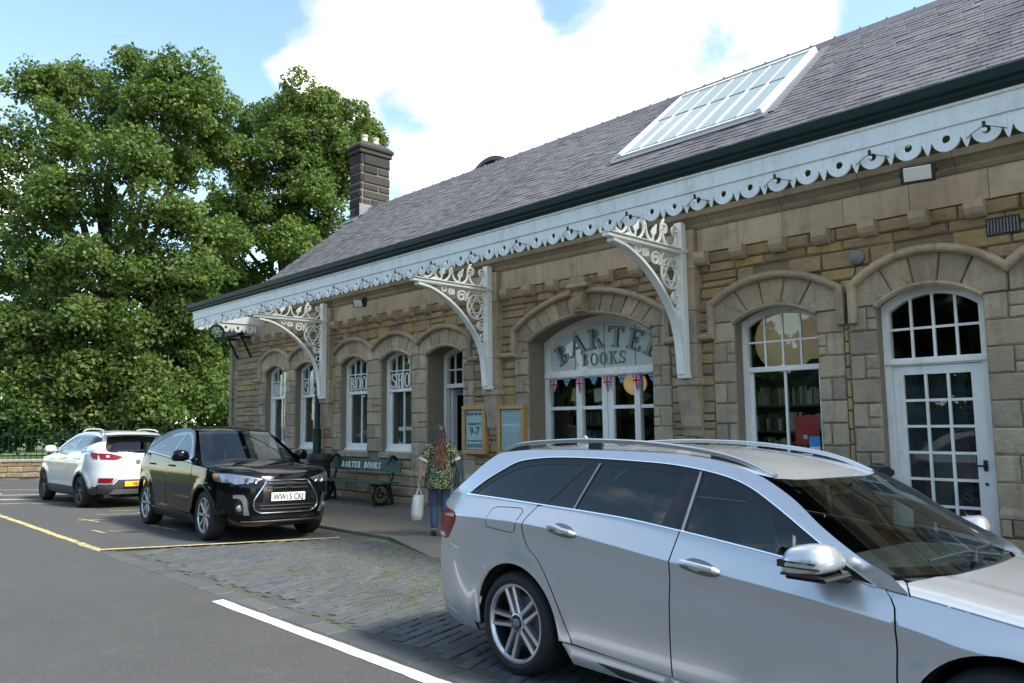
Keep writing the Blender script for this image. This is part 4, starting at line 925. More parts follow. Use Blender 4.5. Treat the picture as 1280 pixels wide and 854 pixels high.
# festoon cable looped over the valance
fs = thing('festoon_cable', 'black festoon light cable looped along the white scalloped valance', 'light string', (0, WALLY+FY-.03, 0))
V3 = [x for i, x in enumerate(XV) if i % 3 == 0]; off = (-3.68-XV[0])/RP; XB = [XV[0]+RP*((round(off) % 3)+3*k) for k in range(60)]; XB = [x for x in XB if x < XR]
P = []
for a, b in zip(XB, XB[1:]):
    for t in (0, .1, .22, .35, .5, .65, .78, .9): P.append((a+(b-a)*t, -.03 if t == 0 else -.006 if t in (.1, .9) else .075, RCZ+.02-.10*math.sin(PI*t)**.7+rs.uniform(-.006, .006) if t else RCZ+.02))
MB().tube(P, .004, 5).build('cord', 'black_plastic', fs)
mat('bulb_glass', (.85, .82, .72), .15, coat=1.)
for x in XB: MB().lathe([(.013, 0), (.015, .03), (.015, .05), (.010, .055)], (x, -.03, RCZ+.0), 'z', 8).build('lamp_holder', 'black_plastic', fs); MB().ico((x, -.03, RCZ-.022), .024, 1).build('bulb', 'bulb_glass', fs)
# floodlights
mat('lamp_lens', (.62, .66, .64), .12, coat=1., nz=((60, .15),))
def flood(x, y, z, rz, label, sc=1.):
    t = thing('floodlight', label, 'floodlight', (x, WALLY+y, z), rz)
    m_ = MB(); m_.prism([(-.02, -.11), (-.13, -.09), (-.13, .09), (-.02, .11), (.05, .06), (.05, -.06)], 'x', -.17*sc, .17*sc); m_.build('housing', 'black_plastic', t)
    MB().box(-.135*sc, -.140, -.075, .135*sc, -.131, .075, .004).build('lens', 'lamp_lens', t)
    m_ = MB(); m_.box(-.19*sc, -.05, -.015, -.172*sc, .06, .015); m_.box(.172*sc, -.05, -.015, .19*sc, .06, .015); m_.box(-.19*sc, .06, -.02, .19*sc, .075, .02); m_.box(-.02, .07, -.02, .02, .28, .02); m_.build('bracket', 'black_plastic', t)
    return t
t = flood(-2.78, -.42, 4.36, 0, 'black floodlight with pale lens mounted on the stone cornice above the glazed door'); t.rotation_euler = (R(18), 0, R(14))
t = flood(-13.9, -.42, 4.26, .3, 'small black floodlight under the valance above the lettered sash windows', .7); t.rotation_euler = (R(25), 0, R(30))
# ------------------------------------------------------------------ benches, bins, notice boards
def bench(x, y, z, label, L=2.75):
    b = thing('bench', label, 'bench', (x, y, z))
    h = L/2
    # back board leans a little; seat of three boards
    bk = MB(); bk.prism([(.0, .63), (-.03, .63), (.005, .87), (.035, .87)], 'x', -h, h); bk.build('back_board', 'bench_green', b)
    for k in range(3): MB().box(-h+.02, -.47+.15*k, .425, h-.02, -.335+.15*k, .458, .006).build('seat_board', 'bench_green', b)
    for s in (-1, 1):
        lx = s*(h-.32); m_ = MB()
        def rb(pts, w=.045, t=.055, cl=False): m_.sweep([(lx, yy, zz) for yy, zz in pts], [(-w/2, -t/2), (w/2, -t/2), (w/2, t/2), (-w/2, t/2)], up=(1, 0, 0), closed=cl)
        rb(arc(-.25, .215, .185, 0, 2*PI, 22)[:-1], cl=True); rb([(-.50, .405), (-.02, .405)], .04)
        rb([(-.06, .40), (.0, .50), (.045, .65), (.075, .88)]); rb(arc(.03, .875, .075, 0, R(200), 12), .035); rb(spiral(-.25, .22, .10, .02, R(90), 1.2), .03); rb([(-.43, .02), (-.02, .02)], .04)
        rb([(-.05, .38), (.0, .2), (.02, .0)], .04)
        m_.build('leg', 'black_iron', b)
        m_ = MB(); rb(arc(.03, .80, .115, R(20), R(190), 12), .03); m_.build('back_scroll', 'black_iron', b)
    ws = sum(glyph(c)[0]*.125+.022 for c in 'BARTERBOOKS')+.10; x0 = -h+.62
    for ch in 'BARTER BOOKS':
        if ch == ' ': x0 += .11; continue
        sl = lambda u, v, d, x0=x0: (x0+u+v*.12, -.0245-d-.002+(.665+v-.63)*.146, .69+v)
        wd, g_ = glyph_mb(ch, .125, sl, 0, .003, .24, .11); g_.build('letter', 'lettering_white', b); x0 += wd+.022
    return b
bench(-13.85, 9.06, .062, 'dark green slatted bench lettered BARTER BOOKS below the sash windows')
bench(-5.55, 9.06, .058, 'green lettered bench against the wall behind the silver estate car')
def bin_(x, y, z, label, r=.27, h=.98):
    b = thing('litter_bin', label, 'bin', (x, y, z))
    m_ = MB(); m_.lathe([(r*.80, 0), (r*.82, .04), (r*.88, h*.82), (r*.90, h*.84)], n=20); m_.build('body', 'black_plastic', b)
    m_ = MB(); m_.lathe([(r*.92, h*.84), (r, h*.86), (r*1.03, h*.95), (r*.98, h), (r*.80, h), (r*.78, h*.86)], n=20, cap=False); m_.build('rim', 'black_plastic', b)
    for zz_ in (.2, .45): MB().lathe([(r*.845, h*zz_-.015), (r*.87+.008, h*zz_), (r*.855, h*zz_+.015)], n=20, cap=False).build('band', 'black_plastic', b)
    MB().lathe([(.001, h*.845), (r*.85, h*.85)], n=20, cap=False).build('liner', 'wheel_well', b)
bin_(-14.98, 8.72, .047, 'round black litter bin beside the green downpipe'); 
bx = thing('wheeled_bin', 'black wheeled bin standing by the glazed white door', 'bin', (-3.62, 9.08, .058))
m_ = MB(); m_.prism([(-.24, .08), (.22, .08), (.27, .95), (-.27, .95)], 'x', -.24, .24); m_.build('body', 'black_plastic', bx)
m_ = MB(); m_.prism([(-.31, .95), (.29, .95), (.29, 1.0), (.1, 1.055), (-.27, 1.02), (-.31, .98)], 'x', -.27, .27); m_.build('lid', 'black_plastic', bx)
for s in (-1, 1): MB().lathe([(.10, -.03), (.10, .03), (.04, .035)], (s*.25, .2, .10), 'x', 16).build('wheel', 'rubber', bx)
MB().tube([(-.22, .28, .92), (-.22, .36, .95), (.22, .36, .95), (.22, .28, .92)], .015, 8).build('handle', 'black_plastic', bx)
def board(x0, x1, z0, z1, label, lines):
    b = thing('notice_board', label, 'notice board', ((x0+x1)/2, WALLY-.012, z0)); w = (x1-x0)/2; h = z1-z0; f = .075; dp = .125
    MB().box(-w+.01, -dp+.06, .01, w-.01, -.01, h-.01).build('case', 'wood_frame', b)
    for (a, c, d, e) in ((-w, 0, w, f), (-w, h-f, w, h)): MB().box(a, -dp, c, d, -.03, e, .008).build('frame_rail', 'wood_frame', b)
    for (a, c) in ((-w, -w+f), (w-f, w)): MB().box(a, -dp+.003, f+.001, c, -.031, h-f-.001, .008).build('frame_stile', 'wood_frame', b)
    MB().box(-w+f+.012, -dp+.045, f+.012, w-f-.012, -dp+.059, h-f-.012).build('poster', 'paper', b)
    MB().box(-w+f+.001, -dp+.022, f+.001, w-f-.001, -dp+.026, h-f-.001).build('pane', 'window_glass', b)
    yy = -dp+.043
    for (txt, size, zc_, sx) in lines:
        if txt: place_text('print', txt, size, 'paper_ink', b, (0, yy, h*zc_), (1, 0, 0), (0, 0, 1), .001, sx)
        else:
            m_ = MB(); x = -w*.62
            while x < w*.6: l = rs.uniform(.02, .07); m_.box(x, yy-.001, h*zc_, min(x+l, w*.64), yy+.001, h*zc_+size); x += l+.015
            tag(m_.build('print', 'paper_ink', b), kind='stuff')
    return b
board(-10.93, -10.29, 1.09, 1.97, 'oak-framed notice board showing opening hours 9-7 beside the open entrance', [('Barter Books', .085, .80, .95), ('Opening Hrs', .075, .60, .95), ('9-7', .20, .40, 1.0), ('', .022, .26, 1), ('', .022, .18, 1), ('', .022, .14, 1)])
board(-9.98, -9.31, 1.09, 1.96, 'oak-framed notice board with a pale blue printed sheet beside the big arch', [('', .006, .86-.045*k, 1) for k in range(17)])
# ------------------------------------------------------------------ bunting in the big opening
mat('flag_blue', (.015, .03, .16), .8); mat('flag_red', (.42, .02, .045), .8); mat('flag_white', (.62, .60, .60), .8); mat('flag_teal', (.02, .16, .24), .8, nz=((40, .4),))
yb = O['big'].rec-.05
bt = thing('bunting', 'string of small union flags and blue star pennants under the lettered fanlight', 'bunting', (0, WALLY+yb, 0))
BX = [-9.02+.293*k for k in range(8)]
MB().tube([(-9.17, 0, 2.40)]+[(x+o, 0, 2.405-.012*(o == 0)) for x in BX for o in (-.14, 0, .14)]+[(-6.83, 0, 2.40)], .004, 5).build('cord', 'flag_white', bt)
for i, x in enumerate(BX):
    uj = i % 2 == 0; w, h = (.095, .27) if uj else (.10, .15); zt = 2.395; sw_ = rs.uniform(-.02, .02)
    T = [(x-w, zt), (x+w, zt), (x+sw_, zt-h)]; f_ = MB().prism(T, 'y', 0, .002).build('flag', 'flag_blue' if uj else 'flag_teal', bt)
    if uj:
        def q(poly, d, m): MB().prism(poly, 'y', -d, -d+.0015).build('flag_stripe', m, f_)
        q([(x-w*.92, zt-.012), (x-w*.62, zt-.006), (x+.045, zt-.135), (x+.032, zt-.155)], .0025, 'flag_white'); q([(x+w*.92, zt-.012), (x+w*.62, zt-.006), (x-.045, zt-.135), (x-.032, zt-.155)], .0045, 'flag_white')
        q([(x-w*.84, zt-.011), (x-w*.72, zt-.008), (x+.041, zt-.14), (x+.036, zt-.148)], .0065, 'flag_red'); q([(x+w*.84, zt-.011), (x+w*.72, zt-.008), (x-.041, zt-.14), (x-.036, zt-.148)], .0085, 'flag_red')
        q([(x-.034, zt-.001), (x+.034, zt-.001), (x+.028, zt-.19), (x+sw_*.9, zt-.245), (x-.028, zt-.19)], .0105, 'flag_white'); q([(x-w*.78, zt-.07), (x+w*.78, zt-.07), (x+w*.60, zt-.135), (x-w*.60, zt-.135)], .0125, 'flag_white')
        q([(x-.020, zt-.001), (x+.020, zt-.001), (x+.016, zt-.19), (x+sw_*.9, zt-.255), (x-.016, zt-.19)], .0145, 'flag_red'); q([(x-w*.74, zt-.085), (x+w*.74, zt-.085), (x+w*.65, zt-.12), (x-w*.65, zt-.12)], .0165, 'flag_red')
    else:
        for (a, b) in ((-.05, .03), (0, .04), (.05, .03), (-.025, .09), (.025, .08), (0, .11)): MB().lathe([(.001, -.003), (.011, -.0025)], (x+a, 0, zt-b), 'y', 6, cap=False).build('star', 'flag_white', f_)
# ------------------------------------------------------------------ things behind the glass
mat('lantern_paper', (.60, .42, .20), .8, nz=((30, .2),), emit=((1, .62, .28), .10)); mat('lantern_white', (.42, .38, .29), .8, emit=((1, .75, .45), .04))
def lantern(x, y, z, r, m, label):
    l = thing('paper_lantern', label, 'lantern', (x, WALLY+y, z))
    pr = [(r*math.sin(PI*k/24)*(1+.012*(k % 2)), -r*math.cos(PI*k/24)) for k in range(1, 24)]; MB().lathe(pr, n=24, cap=False).build('shade', m, l); MB().tube([(0, 0, r*.98), (0, 0, 4.25-z)], .006, 5).build('flex', 'black_plastic', l)
lantern(-7.62, .78, 2.27, .19, 'lantern_paper', 'round amber paper lantern hanging inside the big shop opening')
lantern(-5.15, 1.3, 2.80, .52, 'lantern_white', 'large round pale lantern hanging inside the right-hand sash window')
mat('cover_teal', (.06, .23, .22), .5); mat('cover_yellow', (.42, .36, .13), .5, nz=((30, .4),)); mat('cover_blue', (.08, .16, .32), .5, nz=((20, .3),)); mat('cover_cream', (.5, .46, .32), .6, nz=((25, .4),)); mat('poster_red', (.42, .03, .03), .5); mat('sticker_blue', (.02, .22, .55), .5)
for k, (x, z, m, w, h, tl, lab) in enumerate(((-8.78, 2.12, 'cover_yellow', .14, .19, .1, 'yellow illustrated book hung in the shop opening under the flags'), (-8.74, 1.90, 'cover_teal', .17, .20, -.3, 'teal book leaning on display in the shop opening'), (-8.27, 2.10, 'cover_cream', .15, .19, -.1, 'cream illustrated book hung behind the glazed shop door'), (-8.20, 1.93, 'cover_blue', .16, .20, -.35, 'blue book leaning behind the glazed shop door'))):
    b = thing('book', lab, 'book', (x, WALLY+.62+.05*(k % 2), z)); b.rotation_euler = (R(-8), tl, R(12))
    MB().box(-w/2, 0, -h/2-.02, w/2, .004, h/2+.02).build('cover', m, b); MB().box(-w/2+.006, .005, -h/2-.014, w/2-.004, .02, h/2+.014).build('pages', 'paper', b)
def bookcase(x0, x1, y, zs, label, cols, lab2, grp):
    b = thing('bookcase', label, 'bookcase', ((x0+x1)/2, WALLY+y, .05)); w = (x1-x0)/2
    for s in (-1, 1): MB().box(s*w-.015, -.14, 0, s*w+.015, .14, 2.45).build('side_panel', 'shelf_wood', b)
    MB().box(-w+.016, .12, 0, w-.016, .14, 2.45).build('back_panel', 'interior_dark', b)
    for z in zs: MB().box(-w+.016, -.14, z-.05-.025, w-.016, .119, z-.05).build('shelf', 'shelf_wood', b)
    for z in zs:
        x = x0+.03
        while x < x1-.08:
            t = rs.uniform(.022, .05); h = rs.uniform(.17, .26); d = rs.uniform(.14, .19)
            if rs.random() < .9: o_ = MB().box(x, WALLY+y-.12, z+.002, x+t-.002, WALLY+y-.12+d, z+h, .003).build('book', rs.choice(cols)); tag(o_, lab2, 'book', grp)
            x += t
for i, c in enumerate([(.42, .38, .27), (.30, .26, .18), (.16, .07, .05), (.07, .10, .09), (.38, .36, .32), (.05, .05, .06)]): mat('spine_%d' % i, c, .6, nz=((30, .2),))
bookcase(-5.95, -4.35, .95, (1.15, 1.50, 1.86), 'wooden bookcase full of books inside the right-hand sash window', ['spine_0', 'spine_1', 'spine_2', 'spine_3', 'spine_4'], 'upright book on the bookcase inside the right-hand sash window', 'books behind the right-hand sash window')
bookcase(-9.6, -8.6, 1.5, (.9, 1.25, 1.60), 'dark wooden bookcase seen through the glazed shop opening', ['spine_1', 'spine_2', 'spine_3', 'spine_5'], 'upright book on the bookcase behind the glazed shop opening', 'books behind the shop opening')
p = thing('poster', 'red poster in the lower right-hand sash window', 'poster', (-4.56, WALLY+.36, 1.52)); MB().box(-.16, 0, -.19, .16, .003, .19).build('sheet', 'poster_red', p); MB().box(-.05, -.003, -.12, .0, -.001, -.07).build('print', 'flag_white', p)
p = thing('sticker', 'small blue and white sticker in the corner of the right-hand sash window', 'sticker', (-4.42, WALLY+.262, 1.335)); MB().box(-.07, 0, -.03, .07, .002, .10).build('sheet', 'sticker_blue', p); MB().box(-.07, 0, -.10, .07, .002, -.032).build('strip', 'flag_white', p)
# ------------------------------------------------------------------ low wall with railings beside the road
fd = Vector((.64, .77, 0)).normalized(); F0 = Vector((-30.8, 5.92, 0))-fd*9
lw = thing('garden_wall', 'low rough stone wall carrying green railings at the edge of the yard', 'wall', F0, math.atan2(fd.y, fd.x)); LW = 19.
MB().box(0, -.14, -.08, LW, .14, .50).build('core', 'mortar', lw)
for z0_, z1_ in ((.0, .17), (.17, .36), (.36, .50)):
    x = rs.uniform(-.2, 0)
    while x < LW:
        w = rs.uniform(.3, .62); V, Fs = stone_vf(max(0, x), min(x+w, LW), z0_, z1_, -.15, .0, rs, .03)
        if w > .05: MB().add(V, Fs).build('stone', 'rubble_stone', lw, fix=False)
        x += w
x = 0
while x < LW: w = rs.uniform(.7, 1.0); MB().box(x+.004, -.19, .50, min(x+w, LW)-.004, .19, .60, .02).build('coping_stone', 'dressed_stone', lw); x += w
rl = thing('railings', 'dark green iron railings with spear points on the low stone wall', 'railings', F0+Vector((0, 0, .60)), math.atan2(fd.y, fd.x))
for z in (.12, .80): MB().box(0, -.012, z-.02, LW, .012, z+.02).build('rail', 'green_paint', rl)
bm_ = MB(); bm_.tube([(0, 0, 0), (0, 0, .93)], .010, 6); bm_.lathe([(.011, .93), (.024, .955), (.001, 1.03)], n=6, cap=False); bme = bm_.mesh('bar'); bme.materials.append(MT['green_paint'])
x = .09
while x < LW: o_ = bpy.data.objects.new('bar', bme); link(o_, rl); o_.location = (x, 0, 0); x += .185
# ------------------------------------------------------------------ cars: curved body panels cut from analytic surfaces
def sp(pts, step=.04):
    """outline through points; a third element marks a sharp corner"""
    P = [(p[0], p[1]) for p in pts]; C = [len(p) > 2 for p in pts]; n = len(P); out = []
    for i in range(n):
        p1, p2 = P[i], P[(i+1) % n]
        p0 = P[i-1] if not C[i] else (2*p1[0]-p2[0], 2*p1[1]-p2[1]); p3 = P[(i+2) % n] if not C[(i+1) % n] else (2*p2[0]-p1[0], 2*p2[1]-p1[1])
        L = math.hypot(p2[0]-p1[0], p2[1]-p1[1]); m = max(1, int(L/step+.5))
        for k in range(m):
            t = k/m; a = -.5*t+t*t-.5*t**3; b = 1-2.5*t*t+1.5*t**3; c = .5*t+2*t*t-1.5*t**3; d = -.5*t*t+.5*t**3
            out.append((a*p0[0]+b*p1[0]+c*p2[0]+d*p3[0], a*p0[1]+b*p1[1]+c*p2[1]+d*p3[1]))
    r = []
    for p in out:
        if not r or math.hypot(p[0]-r[-1][0], p[1]-r[-1][1]) > 1e-4: r.append(p)
    return r
def lifter(proj, f, s=1):
    e = .003
    def pos(u, v, off=0.):
        h = f(u, v); du = (f(u+e, v)-f(u-e, v))/(2*e); dv = (f(u, v+e)-f(u, v-e))/(2*e)
        if proj == 'side': p = Vector((u, s*h, v)); n = Vector((-du, s, -dv)) if True else None; n = Vector((-du, s*1.0, -dv)); n.x = -du; n = Vector((-du, s, -dv))
        elif proj == 'top': p = Vector((u, v, h)); n = Vector((-du, -dv, 1))
        else: p = Vector((h, u, v)); n = Vector((s, -s*du, -s*dv))
        n.normalize(); return p+n*off, n
    return pos
def panel(name, outline, proj, f, m, parent, s=1, res=.055, off=0., fl=.014, holes=(), extra=(), avoid=None):
    pos = lifter(proj, f, s); V2 = list(outline); us = [p[0] for p in outline]; vs_ = [p[1] for p in outline]; pts = []
    u = min(us)+res*.5
    while u < max(us):
        v = min(vs_)+res*.5
        while v < max(vs_):
            if inside((u, v), outline) and not any(inside((u, v), h) for h in holes):
                d = min((u-p[0])**2+(v-p[1])**2 for p in outline)
                if d > (res*.45)**2 and not (avoid and avoid(u, v)): pts.append((u, v))
            v += res
        u += res
    pts += [p for p in extra if inside(p, outline) and not any(inside(p, h) for h in holes)]
    LV = []; E = []
    for lp in [outline, *holes]:
        n = len(LV); LV += [Vector(p) for p in lp]; E += [(n+i, n+(i+1) % len(lp)) for i in range(len(lp))]
    LV += [Vector(p) for p in pts]; r = delaunay_2d_cdt(LV, E, [], 2, 1e-6); v2 = [tuple(q) for q in r[0]]; tris = []
    for t in r[2]:
        c = (sum(v2[i][0] for i in t)/3, sum(v2[i][1] for i in t)/3)
        if inside(c, outline) and not any(inside(c, h) for h in holes): tris.append(t)
    V = []; NR = []
    for q in v2: p, n = pos(q[0], q[1], off); V.append(p); NR.append(n)
    Fs = []
    for t in tris:
        a, b, c = (V[i] for i in t); nn = (b-a).cross(c-a); Fs.append(t if nn.dot(NR[t[0]]) > 0 else (t[0], t[2], t[1]))
    nf = len(Fs)
    if fl:
        for lp in [outline, *holes]:
            k = len(V); n = len(lp); P_ = [pos(q[0], q[1], off) for q in lp]; c = sum((p for p, _ in P_), Vector())/n
            V += [p for p, _ in P_]+[p-q*fl for p, q in P_]; NR += [q for _, q in P_]*2
            for i in range(n): j = (i+1) % n; Fs.append((k+i, k+j, k+n+j, k+n+i))
    me = bpy.data.meshes.new(name); me.from_pydata([tuple(p) for p in V], [], Fs); me.update(); me.polygons.foreach_set('use_smooth', [True]*len(Fs))
    try: me.normals_split_custom_set_from_vertices([tuple(q) for q in NR])
    except Exception as ex: print('normals', ex)
    return mobj(name, me, m, parent)
def wheel(car, x, y, r, s, style, w=.22, rr=.235):
    """s = -1: outer face towards local -y"""
    wo = bpy.data.objects.new('wheel', None); link(wo, car); wo.location = (x, y, r)
    if s > 0: wo.rotation_euler = (0, 0, PI)
    t = MB(); t.lathe([(rr-.005, .0), (rr+.012, -.012), (r-.055, -.018), (r-.022, -.006), (r-.006, .018), (r, .05), (r, w-.05), (r-.02, w-.01), (rr, w)], axis='y', n=48, cap=False); t.build('tyre', 'rubber', wo)
    bmk = MB(); bmk.lathe([(rr-.002, .004), (rr-.010, .05), (rr-.03, .14), (.02, .15)], axis='y', n=36, cap=False); bmk.build('rim_barrel', 'alloy_dark', wo)
    bd = MB(); bd.lathe([(.06, .09), (.165, .09), (.165, .11), (.06, .11)], axis='y', n=28); bd.build('brake_disc', 'grey_metal', wo)
    lip = MB(); lip.lathe([(rr-.022, .012), (rr-.012, -.004), (rr+.006, -.004), (rr+.008, .01), (rr-.008, .03), (rr-.022, .03)], axis='y', n=48, cap=False); lip.build('rim_lip', 'alloy_bright' if style != 'dark' else 'alloy_dark', wo)
    sk = MB(); bs = MB()
    def spoke(a, w0, w1, r0, r1, mb, dish=.02, off0=0., off1=0., y0=.0):
        c, s_ = math.cos(a), math.sin(a); P = []
        for (rad, hw, yy, o) in ((r0, w0, y0+dish, off0), ((r0+r1)/2, (w0+w1)/2, y0+dish*.6, (off0+off1)/2), (r1, w1, y0+.004, off1)):
            for sd, dy in ((-1, .012), (-.55, 0), (.55, 0), (1, .012), (1, .05), (-1, .05)): q = o+sd*hw; P.append((rad*c-q*s_, yy+dy, rad*s_+q*c))
        mb.add(P, [(i, (i+1) % 6, 6+(i+1) % 6, 6+i) for i in range(6)]+[(6+i, 6+(i+1) % 6, 12+(i+1) % 6, 12+i) for i in range(6)])
    if style == 'twin':
        for k in range(5):
            a = PI/2+k*2*PI/5+.32
            for o in (-1, 1): spoke(a, .0165, .0155, .05, rr-.012, sk, .022, o*.026, o*.038)
        sk.lathe([(.062, .03), (.060, .016), (.052, .012), (.046, .03)], axis='y', n=24, cap=False)
    elif style == 'blade':
        for k in range(8):
            a = k*PI/4+.2
            for o in (-.5, .5): spoke(a+o*.32, .014 if o > 0 else .020, .010 if o > 0 else .026, .05, rr-.012, sk if o < 0 else bs, .016, 0, o*.02, .0 if o < 0 else .008)
        sk.lathe([(.062, .03), (.060, .014), (.03, .012)], axis='y', n=20, cap=False)
    else:
        for k in range(5):
            a = PI/2+k*2*PI/5
            for o in (-.16, .16): spoke(a+o, .016, .024, .05, rr-.012, sk, .016, 0, 0)
        sk.lathe([(.062, .03), (.060, .014), (.03, .012)], axis='y', n=20, cap=False)
    sk.build('spokes', {'twin': 'alloy_bright', 'blade': 'alloy_bright', 'dark': 'alloy_dark'}[style], wo)
    if bs.v: bs.build('spokes', 'alloy_dark', wo)
    h = MB(); h.lathe([(.030, .016), (.030, .010), (.024, .006), (.001, .004)], axis='y', n=20, cap=False); h.build('hub_cap', 'grey_metal', wo)
    for k in range(5): a = PI/2+k*2*PI/5; MB().lathe([(.008, .03), (.008, .015), (.001, .013)], (.046*math.cos(a), 0, .046*math.sin(a)), 'y', 6, cap=False).build('wheel_bolt', 'grey_metal', wo)
    return wo
def seat(car, x, y, m='seat_cloth', z=.0):
    b = MB(); b.box(x-.02, y-.25, .45+z, x+.45, y+.25, .62+z, .05); b.build('seat', m, car)
    k = MB(); k.prism([(x-.10, .55+z), (x+.06, .55+z), (x-.10, 1.12+z), (x-.20, 1.12+z)], 'y', y-.23, y+.23); k.build('seat_back', m, car); h = MB(); h.box(x-.23, y-.13, 1.16+z, x-.14, y+.13, 1.34+z, .04); h.build('headrest', m, car)
def both(fn):
    for s in (-1, 1): fn(s)

# ------------------------------------------------------------------ silver estate car
sc = thing('estate_car', 'silver estate car with roof rails parked on the setts in front of the shop', 'car', (-3.776, 4.555, -.030), R(-2.2)); sc.rotation_euler = (-math.atan(CAMBER), 0, R(-2.2))
zb = smooth_interp([(-1.1, 1.11), (-.6, 1.134), (.3, 1.111), (.9, 1.088), (1.29, 1.057), (1.65, 1.022), (1.98, .985), (2.43, .908), (2.6, .888), (2.98, .834), (3.4, .775), (3.8, .70)])
zc = smooth_interp([(-1.1, .985), (0, .998), (.5, .978), (.83, .946), (1.34, .892), (1.65, .866), (2.5, .772), (2.8, .722), (3.5, .64)])
plow = smooth_interp([(.12, .79), (.22, .848), (.30, .868), (.45, .892), (.60, .908), (.75, .920), (.9, .931), (1.05, .935)])
WX, WZ, AR = .04, .332, .392
def wg(z): return .868-.205*max(0, (z-1.0)/.45)**1.1
def s_side(x, z):
    c, b = zc(x), zb(x)
    if z <= c: w = plow(z)-.010*math.exp(-((z-c+.10)/.07)**2)*(1 if x > .1 else max(0, 1+(x-.1)*2))
    elif z <= b: w = plow(c)+(wg(b)-plow(c))*((z-c)/(b-c))**1.04
    else: w = wg(z) if x < 2.5 or z < b else wg(z)
    if x < -.3: w *= 1-.165*((-.3-x)/.68)**2.2
    if x > 3.05: w *= 1-.16*((x-3.05)/.75)**2.2
    for ax in (WX, WX+2.874):
        r_ = math.hypot(x-ax, z-WZ)
        if z > .2: w += .012*math.exp(-((r_-AR-.01)/.055)**2)
    return w
crease = [(x*.025, zc(x*.025)+d) for x in range(-36, 146) for d in (-.075, -.05, -.025, -.006, .006, .025, .05)]
def near_crease(u, v): return -.085 < v-zc(u) < .06
for ax_ in (WX, WX+2.874): crease += [(ax_+(AR+d)*math.cos(R(a)), WZ+(AR+d)*math.sin(R(a))) for a in range(-10, 192, 3) for d in (.018, .04, .065, .095, .13) if not near_crease(ax_+(AR+d)*math.cos(R(a)), WZ+(AR+d)*math.sin(R(a)))]
def arc_pts(cx, a0, a1, n=26, r=AR): return [(cx+r*math.cos(R(a0+(a1-a0)*i/n)), WZ+r*math.sin(R(a0+(a1-a0)*i/n))) for i in range(n+1)]
def belt(x0, x1, d=0., n=None):
    n = n or max(2, int(abs(x1-x0)/.06)); return [(x0+(x1-x0)*i/n, zb(x0+(x1-x0)*i/n)+d) for i in range(n+1)]
def seg(a, b, st=.05):
    n = max(1, int(math.hypot(b[0]-a[0], b[1]-a[1])/st)); return [(a[0]+(b[0]-a[0])*i/n, a[1]+(b[1]-a[1])*i/n) for i in range(n)]
def opn(pts, step=.04):
    q = sp([(p[0], p[1], 1) if i in (0, len(pts)-1) else p for i, p in enumerate(pts)]+[((pts[0][0]+pts[-1][0])/2, pts[0][1]-5, 1)], step); 
    k = min(range(len(q)), key=lambda i: abs(q[i][0]-pts[-1][0])+abs(q[i][1]-pts[-1][1])); return q[:k+1]
DLO_TOP = opn([(-.60, 1.134), (-.45, 1.235), (-.30, 1.318), (-.16, 1.383), (.0, 1.410), (.21, 1.425), (.52, 1.428), (.9, 1.420), (1.21, 1.405), (1.509, 1.365), (1.70, 1.312), (1.88, 1.222), (2.07, 1.112), (2.2, 1.036), (2.405, .912)])
ROOFZ = smooth_interp([(-.40, 1.440), (-.2, 1.462), (0, 1.473), (.5, 1.480), (1, 1.475), (1.35, 1.452), (1.6, 1.412), (1.8, 1.352), (1.9, 1.31)])
TOP_EDGE = [(-.38+.06*i, ROOFZ(-.38+.06*i)) for i in range(37)]
A_PIL = opn([(1.80, 1.352), (1.97, 1.262), (2.13, 1.150), (2.3, 1.050), (2.47, .965)])
both(lambda s: panel('side_frame', opn([(-.885, zb(-.885)), (-.70, 1.235), (-.52, 1.365), (-.40, 1.438)])[:-1]+TOP_EDGE+A_PIL[1:]+[(2.54, zb(2.54)+.004)]+belt(2.50, 2.41, .004)[:-1]+DLO_TOP[::-1]+belt(-.64, -.85)[:], 'side', s_side, 'silver_paint', sc, s, .06))
GAPC = [(.184, 1.103), (.136, .985), (.172, .86), (.291, .762), (.418, .567), (.524, .335)]
g1 = opn(GAPC)
both(lambda s: panel('rear_door', seg((.540, .300), (1.279, .268))+opn([(1.279, .268), (1.306, .70), (1.318, .897), (1.335, zb(1.335))])[:-1]+belt(1.335, .190)[:-1]+[(x+.006, z) for x, z in g1], 'side', s_side, 'silver_paint', sc, s, .03, extra=crease, avoid=near_crease))
both(lambda s: panel('front_door', seg((1.288, .268), (2.482, .240))+opn([(2.482, .240), (2.489, .525), (2.497, .705), (2.490, .838), (2.445, zb(2.445))])[:-1]+belt(2.445, 1.343)[:-1]+opn([(1.343, zb(1.343)), (1.326, .897), (1.314, .70), (1.288, .268)])[:-1], 'side', s_side, 'silver_paint', sc, s, .03, extra=crease, avoid=near_crease))
both(lambda s: panel('sill', sp([(.47, .290, 1), (2.50, .233, 1), (2.505, .165, 1), (.54, .178, 1)]), 'side', lambda x, z: s_side(x, z)+.012+.02*max(0, (.25-z)/.08), 'silver_paint', sc, s))
both(lambda s: panel('sill_insert', sp([(.74, .232, 1), (2.40, .190, 1), (2.40, .176, 1), (.92, .190, 1)]), 'side', lambda x, z: s_side(x, z)+.012+.02*max(0, (.25-z)/.08), 'trim_black', sc, s, off=.003, fl=.003))
